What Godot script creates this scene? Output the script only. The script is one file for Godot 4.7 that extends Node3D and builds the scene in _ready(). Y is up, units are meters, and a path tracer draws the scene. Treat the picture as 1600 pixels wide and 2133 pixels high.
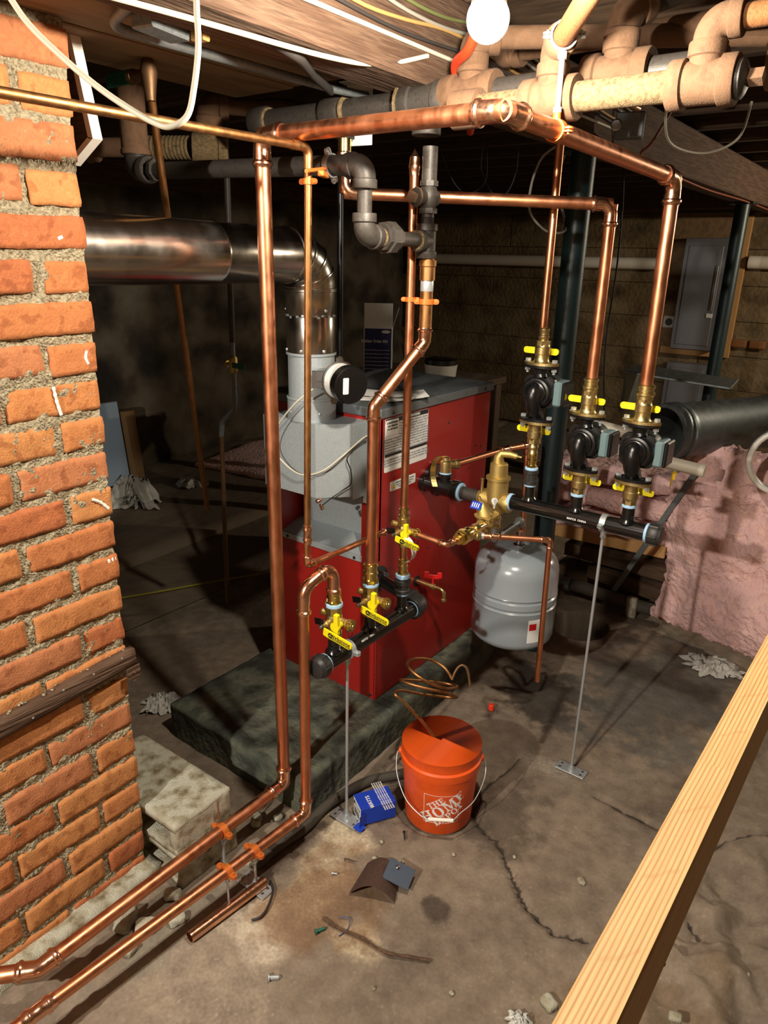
extends Node3D
# A basement boiler room: brick chimney, red gas boiler, copper piping, circulators. Units metres; y up; the boiler's long side runs along -z.

# ---------------------------------------------------------------- mesh builder
class MB:
	var v = PackedVector3Array()
	var n = PackedVector3Array()
	var u = PackedVector2Array()
	var ix = PackedInt32Array()

	func vert(p, nn, uv = Vector2.ZERO):
		v.append(p); n.append(nn); u.append(uv)
		return v.size() - 1

	func face(a, b, c, nn):
		# orders the triangle so that it runs clockwise seen from the side nn points to
		if (v[b] - v[a]).cross(v[c] - v[a]).dot(nn) > 0.0:
			ix.append(a); ix.append(c); ix.append(b)
		else:
			ix.append(a); ix.append(b); ix.append(c)

	func quad(a, b, c, d, nn, uv = null):
		var t = uv if uv else [Vector2(0, 0), Vector2(1, 0), Vector2(1, 1), Vector2(0, 1)]
		var i = vert(a, nn, t[0]); vert(b, nn, t[1]); vert(c, nn, t[2]); vert(d, nn, t[3])
		face(i, i + 1, i + 2, nn); face(i, i + 2, i + 3, nn)

	func quadf(a, b, c, d, toward, uv = null):
		var nn = (b - a).cross(d - a).normalized()
		if nn.dot(toward) < 0.0: nn = -nn
		quad(a, b, c, d, nn, uv)

	# chamfered box
	func box(c, s, bs = Basis(), ch = 0.002):
		var h = s * 0.5
		ch = min(ch, min(h.x, min(h.y, h.z)) * 0.9)
		var cor = {}
		for sx in [-1, 1]:
			for sy in [-1, 1]:
				for sz in [-1, 1]:
					var k = Vector3i(sx, sy, sz)
					cor[k] = [Vector3(sx * h.x, sy * (h.y - ch), sz * (h.z - ch)), Vector3(sx * (h.x - ch), sy * h.y, sz * (h.z - ch)), Vector3(sx * (h.x - ch), sy * (h.y - ch), sz * h.z)]
		for ax in 3:
			var b1 = (ax + 1) % 3
			var b2 = (ax + 2) % 3
			for sg in [-1, 1]:
				var q = []
				for st in [[-1, -1], [1, -1], [1, 1], [-1, 1]]:
					var k = Vector3i.ZERO
					k[ax] = sg; k[b1] = st[0]; k[b2] = st[1]
					q.append(c + bs * cor[k][ax])
				var nn = Vector3.ZERO
				nn[ax] = sg
				quad(q[0], q[1], q[2], q[3], bs * nn)
			for s1 in [-1, 1]:
				for s2 in [-1, 1]:
					var k0 = Vector3i.ZERO
					k0[ax] = -1; k0[b1] = s1; k0[b2] = s2
					var k1 = Vector3i.ZERO
					k1[ax] = 1; k1[b1] = s1; k1[b2] = s2
					var nn = Vector3.ZERO
					nn[b1] = s1; nn[b2] = s2
					quad(c + bs * cor[k0][b1], c + bs * cor[k1][b1], c + bs * cor[k1][b2], c + bs * cor[k0][b2], (bs * nn).normalized())
		for k in cor:
			var nn = (bs * Vector3(k)).normalized()
			var i = vert(c + bs * cor[k][0], nn); vert(c + bs * cor[k][1], nn); vert(c + bs * cor[k][2], nn)
			face(i, i + 1, i + 2, nn)

	# tube swept along points, one radius per station
	func sweep(pts, rads, seg = 16, cap0 = true, cap1 = true):
		var m = pts.size()
		var T = []
		for i in m:
			var t = Vector3.ZERO
			var a = i
			while a > 0 and t.length_squared() < 1e-14:
				a -= 1
				t = pts[i] - pts[a]
			var f = Vector3.ZERO
			var b = i
			while b < m - 1 and f.length_squared() < 1e-14:
				b += 1
				f = pts[b] - pts[i]
			T.append((t.normalized() + f.normalized()).normalized())
		var X = []
		var x = T[0].cross(Vector3.UP)
		if x.length() < 0.1: x = T[0].cross(Vector3.RIGHT)
		x = x.normalized()
		for i in m:
			x = (x - T[i] * x.dot(T[i])).normalized()
			X.append(x)
		var al = []
		for i in m - 1:
			var ds = (pts[i + 1] - pts[i]).length()
			al.append(atan2(rads[i + 1] - rads[i], ds))
		var along = 0.0
		for i in m - 1:
			if pts[i].is_equal_approx(pts[i + 1]) and is_equal_approx(rads[i], rads[i + 1]): continue
			var a0 = al[i]
			var a1 = al[i]
			if i > 0 and abs(al[i - 1] - al[i]) < 0.65: a0 = (al[i - 1] + al[i]) * 0.5
			if i < m - 2 and abs(al[i + 1] - al[i]) < 0.65: a1 = (al[i + 1] + al[i]) * 0.5
			var s = v.size()
			var ds = (pts[i + 1] - pts[i]).length()
			for j in seg + 1:
				var an = TAU * j / seg
				for e in 2:
					var q = i + e
					var rd = X[q] * cos(an) + T[q].cross(X[q]) * sin(an)
					var aa = a0 if e == 0 else a1
					vert(pts[q] + rd * rads[q], (rd * cos(aa) - T[q] * sin(aa)).normalized(), Vector2(float(j) / seg, along + ds * e))
			along += ds
			for j in seg:
				var k = s + j * 2
				var nn = n[k] + n[k + 2] + n[k + 1] + n[k + 3]
				if rads[i] > 1e-6: face(k, k + 1, k + 2, nn)
				if rads[i + 1] > 1e-6: face(k + 1, k + 3, k + 2, nn)
		for e in 2:
			if (e == 0 and not cap0) or (e == 1 and not cap1): continue
			var q = 0 if e == 0 else m - 1
			if rads[q] < 1e-6: continue
			var nn = -T[q] if e == 0 else T[q]
			var c = vert(pts[q], nn)
			var s = v.size()
			for j in seg + 1:
				var an = TAU * j / seg
				vert(pts[q] + (X[q] * cos(an) + T[q].cross(X[q]) * sin(an)) * rads[q], nn)
			for j in seg: face(c, s + j, s + j + 1, nn)

	func pipe(a, b, r, seg = 20): sweep([a, b], [r, r], seg)

	# profile [[distance along axis, radius], ...] turned round the axis
	func lathe(o, ax, prof, seg = 20, cap0 = true, cap1 = true):
		var p = []
		var r = []
		for q in prof:
			p.append(o + ax * q[0]); r.append(q[1])
		sweep(p, r, seg, cap0, cap1)

	# closed outline (2-D) pushed along ez
	func prism(poly, o, ex, ey, ez, bev = 0.0):
		var pp = PackedVector2Array(poly)
		var mid = Vector2.ZERO
		for q in pp: mid += q
		mid /= pp.size()
		var tr = Geometry2D.triangulate_polygon(pp)
		var nz = ez.normalized()
		for e in 2:
			var s = v.size()
			for q in pp: vert(o + ex * q.x + ey * q.y + ez * e, nz * (1 if e else -1), q)
			for t in range(0, tr.size(), 3): face(s + tr[t], s + tr[t + 1], s + tr[t + 2], nz * (1 if e else -1))
		var area = 0.0
		for i in pp.size(): area += pp[i].cross(pp[(i + 1) % pp.size()])
		for i in pp.size():
			var a = pp[i]
			var b = pp[(i + 1) % pp.size()]
			var out = Vector2(b.y - a.y, a.x - b.x) * sign(area)
			var pa = o + ex * a.x + ey * a.y
			var pb = o + ex * b.x + ey * b.y
			quadf(pa, pb, pb + ez, pa + ez, ex * out.x + ey * out.y)

	# block with rounded, uneven edges; noise moves the surface
	func rough(c, s, bs, rnd, amp, noise, cell = 0.02):
		var h = s * 0.5
		rnd = min(rnd, min(h.x, min(h.y, h.z)) * 0.9)
		for ax in 3:
			var b1 = (ax + 1) % 3
			var b2 = (ax + 2) % 3
			var n1 = clampi(int(ceil(s[b1] / cell)), 2, 40)
			var n2 = clampi(int(ceil(s[b2] / cell)), 2, 40)
			for sg in [-1, 1]:
				var st = v.size()
				for i in n1 + 1:
					for j in n2 + 1:
						var p = Vector3.ZERO
						p[ax] = sg * h[ax]
						# crowd the outer stations to the rounding
						var fi = -1.0 + 2.0 * i / n1
						var fj = -1.0 + 2.0 * j / n2
						p[b1] = fi * h[b1]; p[b2] = fj * h[b2]
						var inn = p.clamp(-h + Vector3.ONE * rnd, h - Vector3.ONE * rnd)
						var d = (p - inn)
						d = d.normalized() if d.length() > 1e-9 else Vector3.ZERO
						var q = inn + d * rnd
						var w = c + bs * q
						var k = noise.get_noise_3dv(w * 100.0) * amp
						vert(w + bs * d * k, bs * d, Vector2(fi, fj))
				var nn = Vector3.ZERO
				nn[ax] = sg
				nn = bs * nn
				for i in n1:
					for j in n2:
						var a = st + i * (n2 + 1) + j
						face(a, a + 1, a + n2 + 1, nn)
						face(a + 1, a + n2 + 2, a + n2 + 1, nn)

	# smooth normals from the triangles, merging equal positions
	func smooth():
		var acc = {}
		for t in range(0, ix.size(), 3):
			var a = v[ix[t]]
			var b = v[ix[t + 1]]
			var c = v[ix[t + 2]]
			var fn = (c - a).cross(b - a)
			for k in 3:
				var key = (v[ix[t + k]] * 20000.0).round()
				acc[key] = acc.get(key, Vector3.ZERO) + fn
		for i in v.size():
			var g = acc.get((v[i] * 20000.0).round(), n[i])
			if g.length_squared() > 1e-20: n[i] = g.normalized()

	func mesh(off = Vector3.ZERO):
		var a = []
		a.resize(Mesh.ARRAY_MAX)
		var vv = v
		if off != Vector3.ZERO:
			vv = PackedVector3Array()
			vv.resize(v.size())
			for i in v.size(): vv[i] = v[i] - off
		a[Mesh.ARRAY_VERTEX] = vv
		a[Mesh.ARRAY_NORMAL] = n
		a[Mesh.ARRAY_TEX_UV] = u
		a[Mesh.ARRAY_INDEX] = ix
		var am = ArrayMesh.new()
		am.add_surface_from_arrays(Mesh.PRIMITIVE_TRIANGLES, a)
		return am

# ---------------------------------------------------------------- scene helpers
var M = {}
var rng = RandomNumberGenerator.new()
var taken = {}
const UP = Vector3.UP
const XP = Vector3.RIGHT
const ZP = Vector3.BACK      # +z

func V(x, y, z): return Vector3(x, y, z)

func numbered(called):
	var k = taken.get(called, 0)
	taken[called] = k + 1
	return called if k == 0 else "%s_%03d" % [called, k]

func thing(called, base, label, category, group = ""):
	var o = Node3D.new()
	o.name = numbered(called)
	add_child(o)
	o.position = base
	o.set_meta("label", label)
	o.set_meta("category", category)
	if group: o.set_meta("group", group)
	return o

func struct(called):
	var o = Node3D.new()
	o.name = called
	add_child(o)
	o.set_meta("kind", "structure")
	return o

func part(parent, called, mb, m, label = ""):
	var o = MeshInstance3D.new()
	o.name = called
	var top = parent
	while top.get_parent() != self: top = top.get_parent()
	o.mesh = mb.mesh(top.position)
	o.material_override = m
	parent.add_child(o, true)
	if label: o.set_meta("label", label)
	return o

# a thing that is one mesh
func one(called, base, mb, m, label, category, group = ""):
	var o = MeshInstance3D.new()
	o.name = numbered(called)
	o.mesh = mb.mesh(base)
	o.material_override = m
	add_child(o)
	o.position = base
	o.set_meta("label", label)
	o.set_meta("category", category)
	if group: o.set_meta("group", group)
	return o

func noise(sd, fr, oc = 4):
	var f = FastNoiseLite.new()
	f.seed = sd
	f.noise_type = FastNoiseLite.TYPE_SIMPLEX_SMOOTH
	f.frequency = fr
	f.fractal_type = FastNoiseLite.FRACTAL_FBM
	f.fractal_octaves = oc
	return f

func ntex(sd, fr, cols, oc = 5, size = 512, stops = null):
	var t = NoiseTexture2D.new()
	t.width = size; t.height = size
	t.seamless = true
	t.noise = noise(sd, fr, oc)
	var g = Gradient.new()
	var of = PackedFloat32Array()
	var cc = PackedColorArray()
	for i in cols.size():
		of.append(stops[i] if stops else float(i) / max(1, cols.size() - 1)); cc.append(cols[i])
	g.offsets = of; g.colors = cc
	t.color_ramp = g
	return t

func grey(sd, fr, lo = 0.0, hi = 1.0, oc = 5, size = 512):
	return ntex(sd, fr, [Color(lo, lo, lo), Color(hi, hi, hi)], oc, size)

func C(r, g, b): return Color(r / 255.0, g / 255.0, b / 255.0)

func mat(col, rough = 0.6, metal = 0.0, o = {}):
	var m = StandardMaterial3D.new()
	m.albedo_color = col
	m.roughness = rough
	m.metallic = metal
	if o.has("tex"): m.albedo_texture = o.tex
	if o.has("rtex"):
		m.roughness_texture = o.rtex
		m.roughness_texture_channel = BaseMaterial3D.TEXTURE_CHANNEL_RED
	if o.has("bump"):
		m.heightmap_enabled = true
		m.heightmap_texture = o.bump
		m.heightmap_scale = o.get("bs", 0.2)
	if not o.get("uv", false) and (o.has("tex") or o.has("rtex") or o.has("bump")):
		m.uv1_triplanar = true
		m.uv1_world_triplanar = true
	m.uv1_scale = o.get("scale", Vector3.ONE)
	if o.has("coat"):
		m.clearcoat_enabled = true
		m.clearcoat = o.coat
		m.clearcoat_roughness = 0.15
	if o.has("spec"): m.metallic_specular = o.spec
	if o.has("rim"):
		m.rim_enabled = true
		m.rim = o.rim
	if o.has("back"):
		m.backlight_enabled = true
		m.backlight = o.back
	return m

# rounds the corners of a polyline
func bend(p, r, k = 8):
	var out = [p[0]]
	for i in range(1, p.size() - 1):
		var a = (p[i - 1] - p[i])
		var b = (p[i + 1] - p[i])
		var la = a.length()
		var lb = b.length()
		a = a / la
		b = b / lb
		var ang = a.angle_to(b)
		var d = min(r / tan(ang / 2.0), min(la, lb) * 0.49) if ang < PI - 0.01 else 0.0
		if d <= 0.0:
			out.append(p[i]); continue
		var rr = d * tan(ang / 2.0)
		var cen = p[i] + (a + b).normalized() * (rr / sin(ang / 2.0))
		var s = p[i] + a * d - cen
		var e = p[i] + b * d - cen
		for j in k + 1: out.append(cen + s.slerp(e, float(j) / k))
	out.append(p[-1])
	return out

func rep(x, k):
	var a = []
	for i in k: a.append(x)
	return a

# smooth curve through points
func curve(p, k = 8):
	var out = []
	for i in p.size() - 1:
		var a = p[max(i - 1, 0)]
		var d = p[min(i + 2, p.size() - 1)]
		for j in k: out.append(p[i].cubic_interpolate(p[i + 1], a, d, float(j) / k))
	out.append(p[-1])
	return out

func tube(mb, p, r, seg = 10): mb.sweep(p, rep(r, p.size()), seg)

# press fitting elbow between pipe directions: corner, unit vectors pointing out along both legs, pipe radius
func press_elbow(mb, c, a, b, r, reach = 2.6, socket = 2.0):
	var ang = a.angle_to(b)
	var d = r * reach / 1.35 / tan(ang / 2.0)
	d = max(d, r * 0.5)
	var rr = d * tan(ang / 2.0)
	var cen = c + (a + b).normalized() * (rr / sin(ang / 2.0))
	var p = []
	var q = []
	var prof = [[socket, 1.0], [socket, 1.12], [socket * 0.9, 1.14], [socket * 0.78, 1.34], [socket * 0.66, 1.34], [socket * 0.55, 1.14], [socket * 0.2, 1.12], [0.0, 1.1]]
	for s in prof:
		p.append(c + a * (d + s[0] * r)); q.append(s[1] * r)
	var s0 = c + a * d - cen
	var e0 = c + b * d - cen
	for j in range(1, 10):
		p.append(cen + s0.slerp(e0, j / 10.0)); q.append(r * 1.1)
	for i in range(prof.size() - 1, -1, -1):
		p.append(c + b * (d + prof[i][0] * r)); q.append(prof[i][1] * r)
	mb.sweep(p, q, 24)

# a press sleeve or adapter along a line
func press_sleeve(mb, o, ax, r, length):
	var L = length
	mb.lathe(o, ax, [[0, r], [0, r * 1.12], [L * 0.12, r * 1.14], [L * 0.18, r * 1.34], [L * 0.26, r * 1.34], [L * 0.32, r * 1.14], [L * 0.68, r * 1.14], [L * 0.74, r * 1.34], [L * 0.82, r * 1.34], [L * 0.88, r * 1.14], [L, r * 1.12], [L, r]], 24)

func hexpoly(r, k = 6, turn = 0.0):
	var a = []
	for i in k: a.append(Vector2(cos(TAU * i / k + turn), sin(TAU * i / k + turn)) * r)
	return a

func perp(ax):
	var x = ax.cross(UP)
	if x.length() < 0.1: x = ax.cross(XP)
	return x.normalized()

# hexagonal collar
func hexa(mb, o, ax, r, h, k = 6):
	var x = perp(ax)
	mb.prism(hexpoly(r, k, 0.3), o, x, ax.cross(x), ax * h)

func round_poly(w, h, r, k = 5):
	var a = []
	for c in [[1, 1, 0], [-1, 1, 1], [-1, -1, 2], [1, -1, 3]]:
		for j in k + 1:
			var an = PI / 2 * (c[2] + float(j) / k)
			a.append(Vector2(c[0] * (w / 2 - r), c[1] * (h / 2 - r)) + Vector2(cos(an), sin(an)) * r)
	return a

# flat lettering: text centred on o, running along ex, its top towards ey
func letters(parent, called, s, height, o, ex, ey, m, font = "Droid Sans", bold = true, wrap = 0.0, turn = 0.0, off = Vector2.ZERO):
	var f = SystemFont.new()
	f.font_names = PackedStringArray([font])
	if bold: f.font_weight = 700
	var tm = TextMesh.new()
	tm.font = f
	tm.text = s
	tm.font_size = 64
	tm.pixel_size = height / 46.0
	tm.depth = 0.0004
	tm.curve_step = 4.0
	var o3 = MeshInstance3D.new()
	o3.name = called
	var arr = tm.get_mesh_arrays()
	var top = parent
	while top.get_parent() != self: top = top.get_parent()
	var vs = arr[Mesh.ARRAY_VERTEX]
	var ns = arr[Mesh.ARRAY_NORMAL]
	var ez = ex.cross(ey).normalized()
	var bs = Basis(ex.normalized(), ey.normalized(), ez)
	var vv = PackedVector3Array()
	var nn = PackedVector3Array()
	for i in vs.size():
		var p = Basis(Vector3.BACK, turn) * vs[i] + Vector3(off.x, off.y, 0)
		if wrap > 0.0:
			# round a cylinder of radius wrap; ey is its axis
			var an = p.x / wrap
			vv.append(o + bs * Vector3(sin(an) * (wrap + p.z), p.y, cos(an) * (wrap + p.z) - wrap) - top.position)
			nn.append(bs * (Basis(Vector3.UP, an) * ns[i]))
		else:
			vv.append(o + bs * p - top.position)
			nn.append(bs * ns[i])
	var a = []
	a.resize(Mesh.ARRAY_MAX)
	a[Mesh.ARRAY_VERTEX] = vv
	a[Mesh.ARRAY_NORMAL] = nn
	if arr[Mesh.ARRAY_INDEX] != null: a[Mesh.ARRAY_INDEX] = arr[Mesh.ARRAY_INDEX]
	var am = ArrayMesh.new()
	am.add_surface_from_arrays(Mesh.PRIMITIVE_TRIANGLES, a)
	o3.mesh = am
	o3.material_override = m
	parent.add_child(o3, true)
	return o3

# ---------------------------------------------------------------- ready
func _ready():
	rng.seed = 7
	# camera
	var cam = Camera3D.new()
	cam.name = "camera"
	add_child(cam)
	cam.position = V(0, 1.6, 0)
	cam.rotation_degrees = V(-19.72, 36.5, 1.35)
	cam.fov = 71.6
	cam.near = 0.05
	cam.current = true
	# no daylight reaches the basement
	var we = WorldEnvironment.new()
	we.name = "world_environment"
	var env = Environment.new()
	env.background_mode = Environment.BG_COLOR
	env.background_color = Color(0.0, 0.0, 0.0)
	env.tonemap_mode = Environment.TONE_MAPPER_LINEAR
	env.tonemap_exposure = 1.1
	env.sdfgi_enabled = true
	env.ssao_enabled = true
	env.ssil_enabled = true
	we.environment = env
	add_child(we)
	materials()
	lamps()
	setting()
	chimney()
	pad_and_blocks()
	boiler()
	copper_runs()
	iron_pipes()
	lower_manifold()
	upper_manifold()
	feed_assembly()
	floor_things()
	overhead_things()
	background_things()

func lamps():
	# bare bulb hanging from the joists, and its twin deeper in the room, outside the frame on the right
	lamp(V(-0.612, 1.928, -1.052), 1.7, "bare round glowing bulb hanging by the copper elbow under the joists", Color(1.0, 0.95, 0.87))
	lamp(V(0.75, 1.98, -5.2), 3.0, "bare bulb hanging far back toward the electrical panel", Color(1.0, 0.93, 0.82))
	lamp(V(-0.84, 2.0, 1.2), 6.5, "bare bulb hanging beyond the near side of the chimney", Color(1.0, 0.96, 0.9))

func lamp(c, energy, label, col):
	var t = thing("light_bulb", c + V(0, -0.036, 0), label, "light bulb")
	var mb = MB.new()
	var pr = []
	for i in 14:
		var a = PI * i / 16.0
		pr.append([-cos(a) * 0.031, sin(a) * 0.031])
	mb.lathe(c, UP, pr, 28, false, false)
	var g = mat(Color(1, 1, 1), 0.4)
	g.emission_enabled = true
	g.emission = Color(1.0, 0.95, 0.86)
	g.emission_energy_multiplier = 10.0
	part(t, "glass", mb, g)
	# opaque lower shell of the LED bulb: no light leaves upwards
	mb = MB.new()
	mb.lathe(c, UP, [[0.0185, 0.0255], [0.022, 0.0255], [0.034, 0.022], [0.046, 0.017], [0.05, 0.0135], [0.056, 0.0135], [0.058, 0.0125], [0.06, 0.0135], [0.062, 0.0125], [0.064, 0.0135], [0.07, 0.012]], 24)
	part(t, "bulb_base", mb, M.porcelain)
	mb = MB.new()
	mb.lathe(c, UP, [[0.064, 0.019], [0.08, 0.021], [0.105, 0.021], [0.12, 0.014], [0.135, 0.006], [0.25, 0.004]], 16)
	part(t, "socket", mb, M.porcelain)
	var l = OmniLight3D.new()
	l.name = "glow"
	l.light_color = col
	l.light_energy = energy
	l.light_size = 0.028
	l.omni_range = 14.0
	l.omni_attenuation = 2.0
	l.shadow_enabled = true
	t.add_child(l)
	l.position = V(0, 0.036, 0)

func materials():
	M.copper = mat(C(222, 172, 144), 1.0, 1.0, {"rtex": grey(3, 0.02, 0.24, 0.5), "tex": ntex(4, 0.012, [C(255, 240, 225), C(238, 205, 180), C(255, 232, 214)]), "scale": V(3, 1.2, 3)})
	M.copper_fit = mat(C(228, 176, 146), 0.22, 1.0, {"rtex": grey(5, 0.03, 0.5, 1.3), "scale": V(6, 6, 6)})
	M.copper_fit.roughness = 0.26
	M.old_copper = mat(C(164, 126, 92), 1.0, 1.0, {"rtex": grey(6, 0.02, 0.34, 0.6), "tex": ntex(7, 0.01, [C(220, 205, 175), C(255, 245, 220), C(235, 200, 160)]), "scale": V(4, 2, 4)})
	M.old_dark = mat(C(120, 92, 66), 1.0, 0.8, {"rtex": grey(6, 0.02, 0.4, 0.65), "scale": V(4, 2, 4)})
	M.brass = mat(C(202, 182, 128), 0.3, 1.0, {"rtex": grey(8, 0.03, 0.28, 0.46), "scale": V(8, 8, 8)})
	M.brass.roughness = 1.0
	M.brass_bright = mat(C(224, 202, 134), 0.2, 1.0)
	M.brass_cast = mat(C(196, 170, 104), 0.46, 0.85, {"bump": grey(9, 0.2, 0, 1, 2), "bs": 0.03, "scale": V(9, 9, 9)})
	M.iron = mat(C(68, 64, 60), 0.5, 0.25, {"tex": ntex(10, 0.02, [C(190, 180, 170), C(255, 255, 255), C(230, 215, 200)]), "bump": grey(11, 0.15, 0, 1, 3), "bs": 0.03, "scale": V(5, 5, 5)})
	M.iron_dust = mat(C(108, 84, 64), 0.9, 0.0, {"tex": ntex(12, 0.014, [C(205, 190, 175), C(255, 245, 235), C(235, 220, 205)]), "bump": grey(13, 0.1, 0, 1, 4), "bs": 0.06, "scale": V(4, 4, 4)})
	M.iron_scale = mat(C(126, 112, 90), 0.92, 0.0, {"tex": ntex(14, 0.03, [C(120, 110, 100), C(200, 185, 160), C(255, 245, 215), C(190, 175, 150)]), "bump": grey(15, 0.12, 0, 1, 4), "bs": 0.12, "scale": V(5, 5, 5)})
	M.rust_pipe = mat(C(134, 98, 64), 0.85, 0.1, {"tex": ntex(16, 0.03, [C(190, 150, 120), C(255, 235, 205), C(225, 190, 150)]), "bump": grey(15, 0.12, 0, 1, 4), "bs": 0.08, "scale": V(5, 5, 5)})
	M.black_paint = mat(C(16, 16, 17), 0.2, 0.0, {"coat": 0.5})
	M.black_pump = mat(C(15, 15, 16), 0.28, 0.0, {"bump": grey(17, 0.2, 0, 1, 2), "bs": 0.02, "scale": V(8, 8, 8)})
	M.black_steel = mat(C(26, 26, 28), 0.35, 0.3)
	M.cap_iron = mat(C(60, 60, 60), 0.45, 0.5, {"bump": grey(18, 0.2, 0, 1, 2), "bs": 0.03, "scale": V(8, 8, 8)})
	M.dope = mat(C(158, 196, 230), 0.7, 0.0)
	M.zinc = mat(C(186, 192, 196), 0.34, 0.6)
	M.steel = mat(C(168, 170, 172), 0.3, 1.0)
	M.galv = mat(C(172, 180, 184), 1.0, 0.35, {"rtex": grey(19, 0.05, 0.36, 0.56), "tex": ntex(20, 0.08, [C(205, 212, 216), C(255, 255, 255), C(225, 230, 234)], 2), "scale": V(3, 3, 3)})
	M.galv_old = mat(C(126, 132, 134), 1.0, 0.4, {"rtex": grey(19, 0.05, 0.4, 0.62), "tex": ntex(20, 0.05, [C(190, 195, 198), C(255, 255, 255), C(215, 220, 222)], 3), "scale": V(2, 2, 2)})
	M.flue = mat(C(186, 184, 180), 1.0, 1.0, {"rtex": grey(21, 0.03, 0.16, 0.3), "tex": ntex(22, 0.01, [C(225, 222, 218), C(255, 252, 248), C(238, 235, 230)], 2), "bump": grey(23, 0.006, 0, 1, 1), "bs": 0.15, "scale": V(1, 1, 1)})
	M.red = mat(C(152, 30, 24), 0.38, 0.0, {"coat": 0.25, "bump": grey(24, 0.1, 0, 1, 2), "bs": 0.006, "scale": V(6, 6, 6)})
	M.lid = mat(C(112, 118, 122), 0.42, 0.35, {"tex": ntex(25, 0.01, [C(215, 215, 215), C(255, 255, 255), C(230, 230, 230)]), "scale": V(2, 2, 2)})
	M.tank = mat(C(142, 152, 160), 0.24, 0.0, {"coat": 0.6})
	M.label_white = mat(C(226, 228, 226), 0.55)
	M.ink = mat(C(22, 22, 24), 0.6)
	M.ink_soft = mat(C(120, 122, 132), 0.6)
	M.ink_white = mat(C(235, 235, 235), 0.6)
	M.yellow = mat(C(238, 222, 20), 0.42)
	M.hazard = mat(C(232, 190, 30), 0.5)
	M.porcelain = mat(C(205, 200, 190), 0.35)
	M.orange = mat(C(236, 92, 28), 0.4, 0.0, {"tex": ntex(26, 0.01, [C(235, 225, 215), C(255, 255, 255), C(245, 235, 225)]), "scale": V(3, 3, 3)})
	M.clamp = mat(C(205, 112, 48), 0.42, 0.35)
	M.pump_box = mat(C(96, 118, 122), 0.45)
	M.plastic_black = mat(C(18, 18, 19), 0.3)
	M.white_wire = mat(C(198, 192, 172), 0.5)
	M.post = mat(C(24, 44, 46), 0.4, 0.1, {"bump": grey(27, 0.09, 0, 1, 3), "bs": 0.05, "scale": V(5, 5, 5)})
	M.wood_dark = mat(C(100, 82, 68), 0.9, 0.0, {"tex": ntex(28, 0.012, [C(150, 130, 115), C(255, 240, 225), C(195, 170, 150), C(235, 215, 195)], 6), "bump": ntex(29, 0.02, [Color.BLACK, Color.WHITE], 5), "bs": 0.5, "scale": V(6, 9, 0.55)})
	M.wood_joist = mat(C(84, 70, 56), 0.9, 0.0, {"tex": ntex(30, 0.012, [C(160, 140, 120), C(255, 240, 225), C(205, 185, 165)], 6), "scale": V(0.5, 8, 6)})
	M.ply = mat(C(132, 110, 84), 0.85, 0.0, {"tex": ntex(31, 0.008, [C(200, 185, 165), C(255, 245, 230), C(225, 205, 185)], 6), "scale": V(2.5, 2, 0.5)})
	M.pine = mat(Color.WHITE, 0.6, 0.0, {"tex": pine_tex(), "uv": true})
	M.pine_side = mat(C(196, 156, 106), 0.65, 0.0, {"tex": ntex(33, 0.02, [C(225, 205, 180), C(255, 248, 235), C(235, 215, 190)], 4), "scale": V(5, 8, 0.6)})
	M.brick = []
	for b in [[190, 124, 76], [196, 134, 82], [182, 112, 70], [200, 142, 88], [188, 126, 86]]:
		M.brick.append(mat(C(b[0], b[1], b[2]), 0.88, 0.0, {"tex": ntex(40 + b[0], 0.014, [C(205, 182, 165), C(246, 236, 226), C(232, 218, 206), C(255, 246, 234)], 6, 512, [0.2, 0.42, 0.62, 0.85]), "bump": grey(35, 0.09, 0, 1, 5), "bs": 0.1, "scale": V(3.3, 3.3, 3.3)}))
	M.mortar = mat(C(186, 178, 158), 0.95, 0.0, {"tex": ntex(36, 0.06, [C(130, 125, 115), C(220, 212, 196), C(255, 250, 232)], 5), "bump": grey(37, 0.09, 0, 1, 5), "bs": 0.7, "scale": V(3, 3, 3)})
	M.block = mat(C(186, 186, 176), 0.95, 0.0, {"tex": ntex(38, 0.012, [C(130, 112, 84), C(205, 196, 176), C(245, 244, 236), C(220, 214, 200)], 6), "bump": grey(39, 0.15, 0, 1, 4), "bs": 0.25, "scale": V(3, 3, 3)})
	M.pad = mat(C(98, 102, 96), 0.8, 0.0, {"tex": ntex(43, 0.008, [C(120, 120, 110), C(200, 205, 196), C(255, 250, 225), C(165, 170, 160)], 6, 512, [0.2, 0.45, 0.7, 0.9]), "bump": grey(44, 0.04, 0, 1, 5), "bs": 0.5, "scale": V(1.3, 1.3, 1.3)})
	M.wall_l = mat(C(112, 106, 96), 0.95, 0.0, {"tex": ntex(45, 0.006, [C(90, 84, 78), C(165, 156, 144), C(225, 216, 200), C(255, 250, 240)], 7, 512, [0.15, 0.4, 0.6, 0.85]), "bump": grey(46, 0.02, 0, 1, 6), "bs": 1.5, "scale": V(0.5, 0.5, 0.5)})
	M.wall_b = mat(C(126, 112, 88), 0.95, 0.0, {"tex": ntex(47, 0.008, [C(150, 140, 125), C(225, 215, 195), C(255, 248, 235)], 6), "bump": grey(48, 0.05, 0, 1, 5), "bs": 0.6, "scale": V(0.8, 0.8, 0.8)})
	M.floor_far = mat(C(134, 121, 104), 0.92, 0.0, {"tex": ntex(49, 0.006, [C(205, 200, 196), C(232, 228, 224), C(255, 252, 248)], 7), "bump": grey(50, 0.02, 0, 1, 6), "bs": 1.0, "scale": V(0.5, 0.5, 0.5)})
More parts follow.
